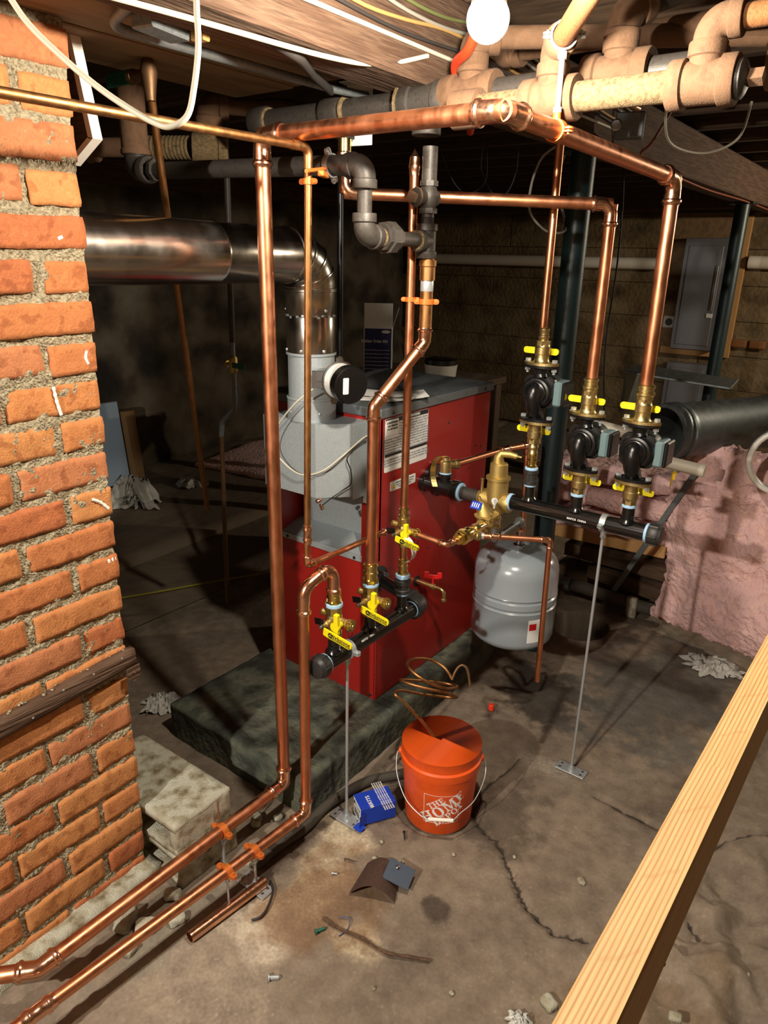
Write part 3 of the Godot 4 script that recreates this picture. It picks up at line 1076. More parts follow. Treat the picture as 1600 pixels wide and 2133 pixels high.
	mb.box(V(-1.318, 0.99, BZ0 + 0.004), V(0.05, 0.27, 0.003), Basis(), 0.001)
	mb.box(V(-1.3372, 1.0, -1.67), V(0.003, 0.24, 0.064), Basis(), 0.001)
	part(hood, "flange", mb, M.galv)
	mb = MB.new()
	mb.lathe(V(-1.312, 1.085, BZ0 + 0.006), ZP, [[0, 0.011], [0.002, 0.011], [0.003, 0.008]], 14)
	part(hood, "grommet", mb, M.ink)
	# stickers
	label_sheet(side, V(BX1 + 0.0008, 1.045, -1.846), 0.24, 0.172)
	mb = MB.new()
	mb.prism(round_poly(0.142, 0.032, 0.004), V(BX1 + 0.0002, 0.905, -1.832), V(0, 0, -1), UP, V(0.0008, 0, 0))
	var lb = part(side, "small_label", mb, M.label_white, "small white caution sticker")
	mb = MB.new()
	mb.prism([Vector2(-0.009, -0.009), Vector2(0.009, -0.009), Vector2(0, 0.009)], V(BX1 + 0.001, 0.905, -1.777), V(0, 0, -1), UP, V(0.0004, 0, 0))
	part(lb, "hazard_triangle", mb, M.hazard)
	var rows = ["WARNING Do not operate without", "panels in place. See manual for", "details before servicing"]
	for i in 3:
		letters(lb, "print", rows[i], 0.0042, V(BX1 + 0.0011, 0.913 - i * 0.008, -1.842), V(0, 0, -1), UP, M.ink)
	mb = MB.new()
	mb.prism(round_poly(0.026, 0.03, 0.001), V(-1.612, 1.03, -1.5495), XP, UP, V(0, 0, 0.0006))
	lb = part(hood, "hood_label", mb, M.label_white, "small white sticker with bar code")
	mb = MB.new()
	for i in 9: mb.box(V(-1.621 + i * 0.0022, 1.022, -1.5487), V(0.0011, 0.008, 0.0004), Basis(), 0.0001)
	part(lb, "bars", mb, M.ink)
	# drain cock low on the side
	var d = thing("drain_cock", V(-1.2, 0.5, -1.94), "brass boiler drain cock with red butterfly handle low on the red side", "valve")
	mb = MB.new()
	mb.lathe(V(BX1 - 0.01, 0.508, -1.938), XP, [[0, 0.021], [0.0115, 0.021], [0.0118, 0.012]], 16)
	part(d, "knockout", mb, M.ink)
	mb = MB.new()
	mb.lathe(V(BX1, 0.508, -1.938), XP, [[0, 0.0095], [0.06, 0.0095], [0.062, 0.012], [0.078, 0.012], [0.08, 0.0085]], 16)
	tube(mb, bend([V(-1.205, 0.508, -1.938), V(-1.165, 0.506, -1.938), V(-1.165, 0.474, -1.938)], 0.02), 0.008, 14)
	mb.lathe(V(-1.165, 0.476, -1.938), -UP, [[0, 0.0085], [0.002, 0.011], [0.01, 0.011], [0.012, 0.009]], 14)
	part(d, "body", mb, M.brass)
	mb = MB.new()
	mb.lathe(V(-1.212, 0.518, -1.938), UP, [[0, 0.004], [0.022, 0.004]], 8)
	mb.box(V(-1.212, 0.545, -1.938), V(0.042, 0.016, 0.003), Basis(UP, 0.5), 0.001)
	mb.box(V(-1.192, 0.552, -1.949), V(0.016, 0.022, 0.004), Basis(UP, 0.5), 0.001)
	mb.box(V(-1.232, 0.552, -1.927), V(0.016, 0.022, 0.004), Basis(UP, 0.5), 0.001)
	part(d, "handle", mb, M.gasket_red, "red butterfly handle")
	# papers lying on the lid
	for q in [[V(-1.385, BY1 + 0.033, -1.86), 0.5, 0.2, 0.14], [V(-1.36, BY1 + 0.0355, -1.9), 0.75, 0.19, 0.13], [V(-1.40, BY1 + 0.038, -1.89), 0.3, 0.18, 0.12]]:
		mb = MB.new()
		var bs = Basis(UP, q[1])
		var k = 8
		for i in k:
			var a = -q[2] / 2 + q[2] * i / k
			var b = -q[2] / 2 + q[2] * (i + 1) / k
			var ha = 0.011 * pow(max(0.0, float(i) / k - 0.5) * 2.0, 2)
			var hb = 0.011 * pow(max(0.0, float(i + 1) / k - 0.5) * 2.0, 2)
			mb.quadf(q[0] + bs * V(a, ha, -q[3] / 2), q[0] + bs * V(b, hb, -q[3] / 2), q[0] + bs * V(b, hb, q[3] / 2), q[0] + bs * V(a, ha, q[3] / 2), UP)
		one("paper_sheet", q[0], mb, M.paper, "loose white paper sheet lying on the grey boiler lid", "paper", "papers on the boiler lid")
	damper_and_flue()
	hood_wire()

# large warning label: title bar, text lines, dividing bar
func label_sheet(side, c, w, h):
	var mb = MB.new()
	mb.prism(round_poly(w, h, 0.005), c - V(0.0004, 0, 0), V(0, 0, -1), UP, V(0.0008, 0, 0))
	var l = part(side, "warning_label", mb, M.label_white, "large white warning label with black bars")
	var x = c.x + 0.0007
	mb = MB.new()
	mb.box(V(x, c.y + h / 2 - 0.008, c.z - 0.0), V(0.0005, 0.015, w - 0.004), Basis(), 0.0001)
	mb.box(V(x, c.y - 0.032, c.z), V(0.0005, 0.009, w - 0.002), Basis(), 0.0001)
	part(l, "black_bar", mb, M.ink)
	mb = MB.new()
	mb.prism(round_poly(0.066, 0.05, 0.003), V(x - 0.0002, c.y + h / 2 - 0.03, c.z + w / 2 - 0.036), V(0, 0, -1), UP, V(0.0012, 0, 0))
	part(l, "corner_sticker", mb, M.label_white)
	letters(l, "print", "WARNING", 0.0085, V(x + 0.0008, c.y + h / 2 - 0.008, c.z - 0.04), V(0, 0, -1), UP, M.ink_white)
	letters(l, "print", "ATMOSPHERIC", 0.006, V(x + 0.0014, c.y + h / 2 - 0.014, c.z + w / 2 - 0.036), V(0, 0, -1), UP, M.ink)
	letters(l, "print", "GAS BOILER", 0.0065, V(x + 0.0014, c.y + h / 2 - 0.024, c.z + w / 2 - 0.036), V(0, 0, -1), UP, M.ink)
	letters(l, "print", "FOR HOT WATER", 0.005, V(x + 0.0014, c.y + h / 2 - 0.034, c.z + w / 2 - 0.036), V(0, 0, -1), UP, M.ink)
	var words = ["Improper installation, adjustment, alteration, service or maintenance", "can cause property damage, injury or loss of life. Refer to the manual", "provided with this boiler. Installation and service must be performed", "by a qualified installer, service agency or the gas supplier. Keep area", "clear and free from combustible materials and other flammable liquids", "Do not store or use gasoline or other vapors near this appliance. Check", "all safety devices yearly and test for leaks. Never block the draft hood", "openings or flow of combustion and ventilating air to the boiler room"]
	var y = c.y + h / 2 - 0.022
	for i in 14:
		if abs(y - (c.y - 0.032)) < 0.008: y -= 0.014
		if y < c.y - h / 2 + 0.008: break
		var short = i < 5
		var s = words[i % 8]
		letters(l, "print", s.substr(0, 44) if short else s, 0.0058, V(x + 0.0003, y, c.z - (0.036 if short else 0.0)), V(0, 0, -1), UP, M.ink_soft, "Droid Sans", false)
		y -= 0.0088

func damper_and_flue():
	var fx = -1.487
	var fz = -1.62
	var f = thing("flue_pipe", V(fx, 1.125, fz), "shiny metal flue pipe with elbow running from the hood into the chimney", "flue pipe")
	var r = 0.071
	var mb = MB.new()
	mb.lathe(V(fx, 0, fz), UP, [[1.124, r + 0.004], [1.186, r + 0.004], [1.188, r + 0.006], [1.192, r + 0.006], [1.194, r + 0.002]], 40, false, false)
	part(f, "collar", mb, M.galv)
	mb = MB.new()
	mb.lathe(V(fx, 0, fz), UP, [[1.192, r], [1.318, r], [1.32, r + 0.005], [1.326, r + 0.005], [1.328, r + 0.001]], 40, false, false)
	part(f, "damper_section", mb, M.galv)
	mb = MB.new()
	mb.lathe(V(fx, 0, fz), UP, [[1.322, r + 0.003], [1.36, r + 0.003], [1.43, r + 0.003], [1.434, r + 0.001], [1.438, r + 0.003], [1.5, r + 0.003], [1.502, r + 0.007], [1.507, r + 0.007], [1.509, r + 0.003]], 40, false, false)
	part(f, "vertical_section", mb, M.flue)
	# crimp marks
	mb = MB.new()
	for i in 22:
		var a = TAU * i / 22 + 0.05 * sin(i * 2.3)
		mb.box(V(fx, 1.433 + 0.003 * sin(i * 1.9), fz) + V(cos(a), 0, sin(a)) * (r + 0.003), V(0.0012, 0.006, 0.009 + 0.004 * sin(i * 3.1)), Basis(UP, -a), 0.0004)
	part(f, "crimp_marks", mb, M.zinc)
	mb = MB.new()
	for q in [[1.335, 0.3], [1.335, 1.25], [1.335, 2.2], [1.45, 2.6], [1.45, 0.2], [1.15, 1.9], [1.15, 0.5]]:
		mb.lathe(V(fx, q[0], fz) + V(cos(q[1]), 0, sin(q[1])) * (r + 0.002), V(cos(q[1]), 0, sin(q[1])), [[0, 0.005], [0.003, 0.005], [0.005, 0.002]], 8)
	part(f, "screw", mb, M.zinc)
	# four-gore elbow turning towards the chimney (+z)
	var cen = V(fx, 1.507, fz + 0.094)
	var pts = []
	var rr = []
	for i in 5:
		var a = PI / 2 * i / 4.0
		pts.append(cen + V(0, sin(a), -cos(a)) * 0.094)
	for i in 4:
		mb = MB.new()
		var a0 = PI / 2 * i / 4.0
		var a1 = PI / 2 * (i + 1) / 4.0
		var am = (a0 + a1) / 2
		var s = []
		var q = []
		for e in [[a0, 0.006], [a0 + 0.04, 0.006], [a0 + 0.05, 0.003], [am, 0.003], [a1 - 0.03, 0.003], [a1, 0.004]]:
			s.append(cen + V(0, sin(e[0]), -cos(e[0])) * 0.094); q.append(r + e[1])
		mb.sweep(s, q, 40, false, false)
		part(f, "elbow_gore", mb, M.flue)
	mb = MB.new()
	var y = 1.601
	mb.sweep([V(fx, y, fz + 0.09), V(fx, y, fz + 0.1), V(fx, y, fz + 0.102), V(fx, y, fz + 0.36), V(fx, y, fz + 0.362), V(fx, y, fz + 0.37), V(fx, y, fz + 0.372), V(fx - 0.02, y + 0.004, -0.8)], [r + 0.006, r + 0.006, r + 0.003, r + 0.003, r + 0.0045, r + 0.0045, r + 0.004, r + 0.006], 44, false, false)
	part(f, "horizontal_section", mb, M.flue)
	# motor of the vent damper on a bracket
	var d = thing("damper_motor", V(-1.37, 1.2, -1.6), "round black vent damper motor with silver label bolted beside the flue", "motor")
	var ax = V(0.93, -0.04, 0.36).normalized()
	var c = V(-1.335, 1.262, -1.572)
	mb = MB.new()
	mb.lathe(c, ax, [[-0.002, 0.053], [0.0, 0.057], [0.003, 0.057], [0.004, 0.053]], 28)
	for e in [[0.0, 1.0], [0.35, -1.0]]:
		var dir = (UP * e[1] + perp(ax) * e[0]).normalized()
		mb.prism(round_poly(0.022, 0.03, 0.01), c + dir * 0.055, perp(ax), UP, ax * 0.003)
	part(d, "mounting_plate", mb, M.steel)
	mb = MB.new()
	mb.lathe(c, ax, [[0.003, 0.051], [0.044, 0.051]], 32, false, false)
	part(d, "label_band", mb, M.paper, "silver printed label band")
	mb = MB.new()
	# black rubber sleeve under the label and the end cap
	var pl2 = perp(ax)
	var pu = ax.cross(pl2)
	for i in 16:
		var a0 = -0.35 + i * 0.075
		var b0 = a0 + 0.078
		var q0 = pl2 * cos(a0 + PI) + pu * sin(a0 + PI)
		var q1 = pl2 * cos(b0 + PI) + pu * sin(b0 + PI)
		mb.quadf(c + ax * 0.004 + q0 * 0.0515, c + ax * 0.004 + q1 * 0.0515, c + ax * 0.044 + q1 * 0.0515, c + ax * 0.044 + q0 * 0.0515, q0)
	mb.lathe(c, ax, [[0.042, 0.051], [0.044, 0.0535], [0.07, 0.0535], [0.074, 0.05], [0.075, 0.0]], 32)
	part(d, "black_cap", mb, M.plastic_black)
	mb = MB.new()
	var ux = ax.cross(UP).normalized()
	mb.prism(round_poly(0.018, 0.046, 0.003), c + ax * 0.0752 - ux * -0.02, ux, ux.cross(ax), ax * 0.0006)
	part(d, "white_sticker", mb, M.paper, "white sticker")
	mb = MB.new()
	mb.box(c + V(-0.03, 0.012, 0.034), V(0.05, 0.03, 0.004), Basis(UP, 0.3), 0.001)
	mb.box(c + V(-0.03, 0.027, 0.02), V(0.05, 0.003, 0.03), Basis(UP, 0.3), 0.001)
	mb.box(c + V(-0.06, 0.0, 0.0), V(0.05, 0.05, 0.06), Basis(UP, 0.3), 0.002)
	part(d, "bracket", mb, M.steel)
	mb = MB.new()
	mb.box(c + V(-0.004, 0.006, 0.045), V(0.02, 0.012, 0.012), Basis(UP, 0.4), 0.002)
	part(d, "plug", mb, M.porcelain)

func hood_wire():
	var t = thing("sensor_wire", V(-1.4, 0.9, -1.52), "thin white wire looped across the galvanised hood with a black branch", "wire")
	var mb = MB.new()
	tube(mb, curve([V(-1.40, 1.235, -1.53), V(-1.445, 1.19, -1.50), V(-1.52, 1.11, -1.5), V(-1.55, 1.04, -1.51), V(-1.515, 0.985, -1.528), V(-1.45, 0.965, -1.532), V(-1.385, 0.985, -1.55), V(-1.345, 1.03, -1.6), V(-1.32, 1.075, -1.66), V(-1.312, 1.085, -1.692)], 8), 0.0026, 8)
	part(t, "white_lead", mb, M.white_wire)
	mb = MB.new()
	tube(mb, curve([V(-1.313, 1.083, -1.69), V(-1.325, 1.06, -1.655), V(-1.335, 1.025, -1.61), V(-1.325, 0.985, -1.615), V(-1.32, 0.945, -1.61), V(-1.345, 0.92, -1.6), V(-1.37, 0.895, -1.575), V(-1.385, 0.875, -1.55)], 8), 0.0019, 7)
	part(t, "black_lead", mb, M.plastic_black)
	mb = MB.new()
	mb.lathe(V(-1.385, 0.895, -1.548), V(-0.5, -0.3, 0.3).normalized(), [[0, 0.004], [0.01, 0.007], [0.016, 0.007], [0.02, 0.004]], 10)
	mb.box(V(-1.383, 0.872, -1.545), V(0.012, 0.02, 0.008), Basis(ZP, 0.5), 0.002)
	part(t, "sensor", mb, M.copper_fit)

# ---------------------------------------------------------------- copper
# split ring clamp round a pipe: two half rings with lugs on both sides
func pipe_clamp(parent, c, ax, lug, r, m = null, w = 0.017):
	var mb = MB.new()
	var up = lug.cross(ax).normalized()
	var t = 0.0032
	var n = 14
	for sgn in [1, -1]:
		for i in n:
			var a0 = PI * i / n
			var a1 = PI * (i + 1) / n
			var p0 = lug * cos(a0) + up * sin(a0) * sgn
			var p1 = lug * cos(a1) + up * sin(a1) * sgn
			for e in [[r + t, 1.0], [r, -1.0]]:
				mb.quadf(c + p0 * e[0] - ax * w / 2, c + p1 * e[0] - ax * w / 2, c + p1 * e[0] + ax * w / 2, c + p0 * e[0] + ax * w / 2, p0 * e[1])
			for s2 in [-1, 1]:
				mb.quadf(c + p0 * r + ax * w / 2 * s2, c + p1 * r + ax * w / 2 * s2, c + p1 * (r + t) + ax * w / 2 * s2, c + p0 * (r + t) + ax * w / 2 * s2, ax * s2)
		for e in [1, -1]:
			mb.prism(round_poly(w * 1.3, w, w * 0.46), c + lug * (r + w * 0.55) * e + up * 0.0012 * sgn, lug, ax, up * t * sgn)
	for e in [1, -1]:
		mb.lathe(c + lug * (r + w * 0.6) * e, up, [[-0.008, 0.0026], [0.003, 0.0026], [0.003, 0.0048], [0.0055, 0.0045], [0.006, 0.0]], 10)
	return part(parent, "clamp", mb, m if m else M.clamp)

func clamp_stand(c, ax, lug, r, foot_y, label, group, cm = null, plate = true, rod = 0.0048):
	var t = thing("pipe_stand", V(c.x, foot_y, c.z), label, "pipe support", group)
	pipe_clamp(t, c, ax, lug, r, cm)
	var mb = MB.new()
	var top = c.y - r - 0.002
	mb.lathe(V(c.x, 0, c.z), UP, [[top - 0.012, rod * 1.7], [top, rod * 1.7]], 10)
	hexa(mb, V(c.x, top - 0.019, c.z), UP, rod * 1.9, 0.007)
	part(t, "nut", mb, M.zinc)
	mb = MB.new()
	# threaded rod
	var p = []
	var q = []
	var y = top - 0.012
	var k = int((y - foot_y - 0.012) / 0.004)
	for i in k * 2 + 1:
		p.append(V(c.x, lerp(y, foot_y + 0.012, i / (k * 2.0)), c.z)); q.append(rod * (1.0 if i % 2 else 0.9))
	mb.sweep(p, q, 10)
	part(t, "threaded_rod", mb, M.zinc)
	if plate:
		mb = MB.new()
		var bs = Basis(UP, 0.0)
		mb.box(V(c.x, foot_y + 0.003, c.z), V(0.1, 0.005, 0.044), bs, 0.001)
		mb.lathe(V(c.x, foot_y, c.z), UP, [[0.005, 0.012], [0.012, 0.009], [0.018, 0.008]], 14)
		var pt = part(t, "floor_plate", mb, M.zinc)
		mb = MB.new()
		for e in [-1, 1]:
			for g2 in [-1, 1]:
				mb.lathe(V(c.x + 0.036 * e, foot_y + 0.005, c.z + 0.01 * g2), UP, [[0, 0.0045], [0.0015, 0.004], [0.002, 0.0]], 10)
		part(pt, "screw", mb, M.steel)
	return t

func copper_runs():
	var R = 0.0175
	var mb
	# tall riser and its overhead run to the third circulator
	var t = thing("copper_main", V(-1.244, 0.1, -1.0), "thick copper pipe rising tall before the boiler and crossing overhead to a circulator", "copper pipe")
	var p = [V(-1.34, 0.12, -0.365), V(-1.252, 0.12, -0.462), V(-1.244, 0.12, -1.214), V(-1.252, 1.842, -1.214), V(-0.668, 1.842, -1.222), V(-0.583, 1.798, -1.95), V(-0.579, 1.29, -1.95)]
	for i in p.size() - 1:
		mb = MB.new()
		mb.pipe(p[i], p[i + 1], R, 28)
		part(t, "pipe", mb, M.copper)
	for i in range(1, p.size() - 1):
		mb = MB.new()
		press_elbow(mb, p[i], (p[i - 1] - p[i]).normalized(), (p[i + 1] - p[i]).normalized(), R, 2.3, 1.9)
		part(t, "elbow", mb, M.copper_fit)
	# second riser with the gooseneck onto the return manifold
	var R2 = 0.0143
	t = thing("copper_return", V(-1.13, 0.1, -0.9), "slimmer copper pipe running along the floor and turning over onto the black return manifold", "copper pipe")
	p = [V(-1.186, 0.12, -0.1), V(-1.112, 0.12, -1.166), V(-1.106, 0.765, -1.166)]
	for i in p.size() - 1:
		mb = MB.new()
		mb.pipe(p[i], p[i + 1], R2, 26)
		part(t, "pipe", mb, M.copper)
	mb = MB.new()
	press_elbow(mb, p[1], (p[0] - p[1]).normalized(), (p[2] - p[1]).normalized(), R2, 2.5, 1.7)
	part(t, "elbow", mb, M.copper_fit)
	# two wide elbows joined into a gooseneck
	var gp = bend([V(-1.106, 0.748, -1.166), V(-1.105, 0.822, -1.166), V(-1.091, 0.858, -1.262), V(-1.09, 0.778, -1.262)], 0.042, 12)
	var q1 = gp.slice(0, gp.size() / 2 + 1)
	var q2 = gp.slice(gp.size() / 2)
	for e in 2:
		mb = MB.new()
		tube(mb, q1 if e == 0 else q2, R2 * 1.1, 24)
		var o0 = gp[0] if e == 0 else gp[-1]
		var d0 = UP
		mb.lathe(o0, d0, [[-0.002, R2], [0.0, R2 * 1.12], [0.004, R2 * 1.16], [0.006, R2 * 1.36], [0.011, R2 * 1.36], [0.014, R2 * 1.14]], 24)
		var md = gp[gp.size() / 2]
		var mdir = (q1[-2] - md).normalized() if e == 0 else (q2[1] - md).normalized()
		mb.lathe(md, mdir, [[0.001, R2 * 1.1], [0.002, R2 * 1.16], [0.004, R2 * 1.36], [0.009, R2 * 1.36], [0.012, R2 * 1.14]], 24)
		part(t, "elbow", mb, M.copper_fit)
	mb = MB.new()
	press_sleeve(mb, p[0].lerp(p[1], 0.262), (p[1] - p[0]).normalized(), R2, 0.07)
	part(t, "coupling", mb, M.copper_fit)
	# stands along the floor
	var az = V(0, 0, 1)
	clamp_stand(V(-1.2445, 0.12, -0.975), az, V(1, 0, 0), R, 0.0, "orange clamp on a short rod holding the thick floor copper pipe beside the concrete block", "", null, false, 0.005)
	var rr = thing("rusty_rod", V(-1.2445, 0.14, -1.0), "thin rusty rod standing behind the orange clamp on the floor pipe", "rod")
	mb = MB.new()
	mb.pipe(V(-1.268, 0.0, -0.985), V(-1.268, 0.2, -0.985), 0.0022, 8)
	part(rr, "rod", mb, M.rust_pipe)
	clamp_stand(V(-1.125, 0.12, -0.98), az, V(1, 0, 0), R2, 0.0, "orange clamp on a long rod and floor plate holding the slimmer floor copper pipe", "")
	clamp_stand(V(-1.131, 0.12, -0.892), az, V(1, 0, 0), R2, 0.0, "empty orange clamp on the slimmer floor copper pipe with no floor plate", "", null, false, 0.003)
	# short cut of copper lying by the plate
	mb = MB.new()
	var a = V(-1.13, 0.0162, -0.765)
	var b = V(-1.105, 0.0162, -0.995)
	mb.sweep([a, b], [0.0143, 0.0143], 24, false, true)
	mb.sweep([a, b], [0.0125, 0.0125], 24, false, false)
	mb.sweep([a, a + V(0, 0, 0.00001)], [0.0143, 0.0125], 24, false, false)
	one("copper_offcut", V(-1.12, 0, -0.88), mb, M.copper_fit, "short shiny copper offcut lying on the floor under the pipes", "pipe")
	mb = MB.new()
	tube(mb, curve([V(-1.1, 0.009, -1.01), V(-1.07, 0.009, -0.99), V(-1.045, 0.009, -0.945), V(-1.04, 0.009, -0.915), V(-1.05, 0.009, -0.895)], 6), 0.0032, 8)
	one("bent_rod", V(-1.06, 0, -0.95), mb, M.cap_iron, "short bent dark rod lying against the floor plate", "rod")
	# pipe to the second circulator
	var R3 = 0.0153
	t = thing("copper_crossover", V(-1.0, 1.7, -1.75), "copper pipe crossing behind the black iron column and dropping to the middle circulator", "copper pipe")
	p = [V(-1.299, 1.86, -1.55), V(-1.299, 1.755, -1.55), V(-0.732, 1.742, -1.95), V(-0.73, 1.285, -1.95)]
	for i in p.size() - 1:
		mb = MB.new()
		mb.pipe(p[i], p[i + 1], R3, 26)
		part(t, "pipe", mb, M.copper)
	for i in range(1, p.size() - 1):
		mb = MB.new()
		press_elbow(mb, p[i], (p[i - 1] - p[i]).normalized(), (p[i + 1] - p[i]).normalized(), R3, 2.4, 1.8)
		part(t, "elbow", mb, M.copper_fit)
	mb = MB.new()
	press_sleeve(mb, V(-1.299, 1.80, -1.55), UP, R3, 0.06)
	part(t, "coupling", mb, M.copper_fit)
	mb = MB.new()
	mb.lathe(V(-1.299, 0, -1.55), UP, [[1.85, 0.018], [1.885, 0.018]], 16)
	part(t, "adapter", mb, M.brass_bright)
	mb = MB.new()
	hexa(mb, V(-1.299, 1.882, -1.55), UP, 0.027, 0.02, 8)
	mb.lathe(V(-1.299, 0, -1.55), UP, [[1.9, 0.024], [1.93, 0.024]], 16)
	part(t, "reducer", mb, M.cap_iron)
	# pipe to the first circulator
	var R4 = 0.0112
	t = thing("copper_branch", V(-0.888, 1.4, -1.95), "thin copper pipe rising from the first circulator past the dark green post", "copper pipe")
	mb = MB.new()
	mb.pipe(V(-0.891, 1.39, -1.95), V(-0.893, 2.05, -1.95), R4, 22)
	part(t, "pipe", mb, M.copper)
	mb = MB.new()
	press_elbow(mb, V(-0.893, 2.06, -1.95), -UP, V(0, 0, -1), R4)
	mb.pipe(V(-0.893, 2.06, -1.96), V(-0.893, 2.06, -2.5), R4, 16)
	part(t, "elbow", mb, M.copper_fit)
	# supply riser with the two 45 degree bends
	t = thing("copper_offset_riser", V(-1.089, 0.79, -1.417), "copper riser with two angled bends climbing to the black iron tee", "copper pipe")
	p = [V(-1.089, 0.78, -1.417), V(-1.089, 1.243, -1.417), V(-1.04, 1.396, -1.565), V(-1.04, 1.6, -1.565)]
	for i in p.size() - 1:
		mb = MB.new()
		if i == 2: mb.pipe(p[i], p[i + 1], 0.0162, 24)
		else: mb.pipe(p[i], p[i + 1], R3, 24)
		part(t, "pipe", mb, M.old_copper if i == 2 else M.copper)
	for i in range(1, p.size() - 1):
		mb = MB.new()
		press_elbow(mb, p[i], (p[i - 1] - p[i]).normalized(), (p[i + 1] - p[i]).normalized(), R3, 2.4, 1.7)
		part(t, "elbow", mb, M.copper_fit)
	mb = MB.new()
	mb.lathe(V(-1.04, 0, -1.565), UP, [[1.548, 0.0165], [1.548, 0.0195], [1.58, 0.0195], [1.582, 0.0215], [1.596, 0.0215]], 20)
	part(t, "adapter", mb, M.old_copper)
	mb = MB.new()
	mb.lathe(V(-1.04, 0, -1.565), UP, [[1.522, 0.0164], [1.523, 0.0167], [1.547, 0.0167], [1.548, 0.0164]], 20)
	part(t, "solder_smear", mb, M.zinc)
	# capped air chamber riser beside it
	t = thing("copper_air_chamber", V(-1.089, 0.9, -1.567), "slim straight copper riser with a capped top beside the black iron column", "copper pipe")
	mb = MB.new()
	mb.pipe(V(-1.089, 0.9, -1.567), V(-1.089, 1.81, -1.563), R4, 22)
	part(t, "pipe", mb, M.copper)
	mb = MB.new()
	mb.lathe(V(-1.089, 0, -1.563), UP, [[1.79, R4], [1.79, 0.0125], [1.8, 0.0128], [1.805, 0.0145], [1.812, 0.0145], [1.816, 0.0128], [1.83, 0.0125], [1.838, 0.006], [1.846, 0.002], [1.848, 0.0]], 20)
	part(t, "cap", mb, M.copper_fit)
	var cl = thing("bridge_clamp", V(-1.07, 1.49, -1.56), "orange copper clamp tying the air chamber to the neighbouring riser", "pipe clamp")
	pipe_clamp(cl, V(-1.04, 1.497, -1.565), UP, V(0.8, 0, -0.6).normalized(), 0.0164, null, 0.013)
	pipe_clamp(cl, V(-1.089, 1.5, -1.565), UP, V(0.8, 0, -0.6).normalized(), 0.0114, null, 0.011)
	# old feed line: overhead from the left, dropping in front of the boiler
	t = thing("old_feed_pipe", V(-1.09, 0.88, -1.18), "thin tarnished brown copper feed pipe coming from the chimney side and dropping past the hood", "copper pipe")
	p = [V(-1.14, 1.808, -0.3), V(-1.14, 1.816, -1.24), V(-1.14, 0.86, -1.217)]
	mb = MB.new()
	tube(mb, bend(p, 0.02), 0.0083, 18)
	part(t, "pipe", mb, M.old_copper)
	mb = MB.new()
	mb.lathe(V(-1.14, 1.816, -1.19), V(0, 0, -1), [[0, 0.0083], [0, 0.0099], [0.02, 0.0099]], 16)
	tube(mb, bend([V(-1.14, 1.816, -1.205), V(-1.14, 1.816, -1.24), V(-1.14, 1.775, -1.239)], 0.018), 0.0099, 16)
	part(t, "elbow", mb, M.old_copper)
	mb = MB.new()
	press_sleeve(mb, V(-1.14, 0.965, -1.2195), -UP, 0.0086, 0.05)
	part(t, "press_coupling", mb, M.copper_fit)
	mb = MB.new()
	press_elbow(mb, V(-1.14, 0.856, -1.217), UP, V(0, 0, -1), 0.0084, 2.2, 1.8)
	part(t, "press_elbow", mb, M.copper_fit)
	mb = MB.new()
	mb.pipe(V(-1.14, 0.92, -1.218), V(-1.14, 0.87, -1.217), 0.0085, 16)
	part(t, "new_pipe", mb, M.copper)
	mb = MB.new()
	mb.pipe(V(-1.14, 0.856, -1.225), V(-1.14, 0.85, -1.55), 0.0082, 16)
	part(t, "new_pipe", mb, M.copper)
	mb = MB.new()
	press_elbow(mb, V(-1.14, 0.85, -1.566), ZP, XP, 0.0082, 1.8, 1.8)
	part(t, "press_elbow", mb, M.copper_fit)
	pipe_clamp(t, V(-1.14, 1.75, -1.2385), UP, XP, 0.0085, M.clamp, 0.012)
	# hanger rod and clamp under the rusty overhead pipe
	t = thing("rod_hanger", V(-0.648, 1.86, -1.39), "zinc rod hanger with orange clamp holding the overhead copper pipe from the rusty pipe", "pipe hanger")
	var cz = V(-0.583, 1.798, -1.95) - V(-0.668, 1.842, -1.222)
	var hc = V(-0.668, 1.842, -1.222) + cz * 0.232
	pipe_clamp(t, hc, cz.normalized(), XP, R, null, 0.014)
	mb = MB.new()
	mb.lathe(V(hc.x, 0, hc.z), UP, [[hc.y + R, 0.0075], [hc.y + 0.032, 0.0075]], 12)
	part(t, "boss", mb, M.clamp)
	mb = MB.new()
	hexa(mb, V(hc.x, hc.y + 0.03, hc.z), UP, 0.0085, 0.009)
	mb.pipe(V(hc.x, hc.y + 0.03, hc.z), V(hc.x, 1.962, hc.z), 0.0052, 14)
	hexa(mb, V(hc.x, 1.948, hc.z), UP, 0.009, 0.012)
	part(t, "rod", mb, M.zinc)
	var rc = V(hc.x, 1.986, hc.z)
	pipe_clamp(t, rc, V(0.5, 0, 0.86).normalized(), V(0.86, 0, -0.5).normalized(), 0.0215, M.zinc, 0.014)
	# black gas riser standing behind the flue
	mb = MB.new()
	mb.pipe(V(-1.72, 1.166, -2.03), V(-1.72, 2.15, -2.03), 0.011, 16)
	one("gas_riser", V(-1.72, 1.166, -2.03), mb, M.black_steel, "thin glossy black gas pipe rising behind the flue", "pipe")

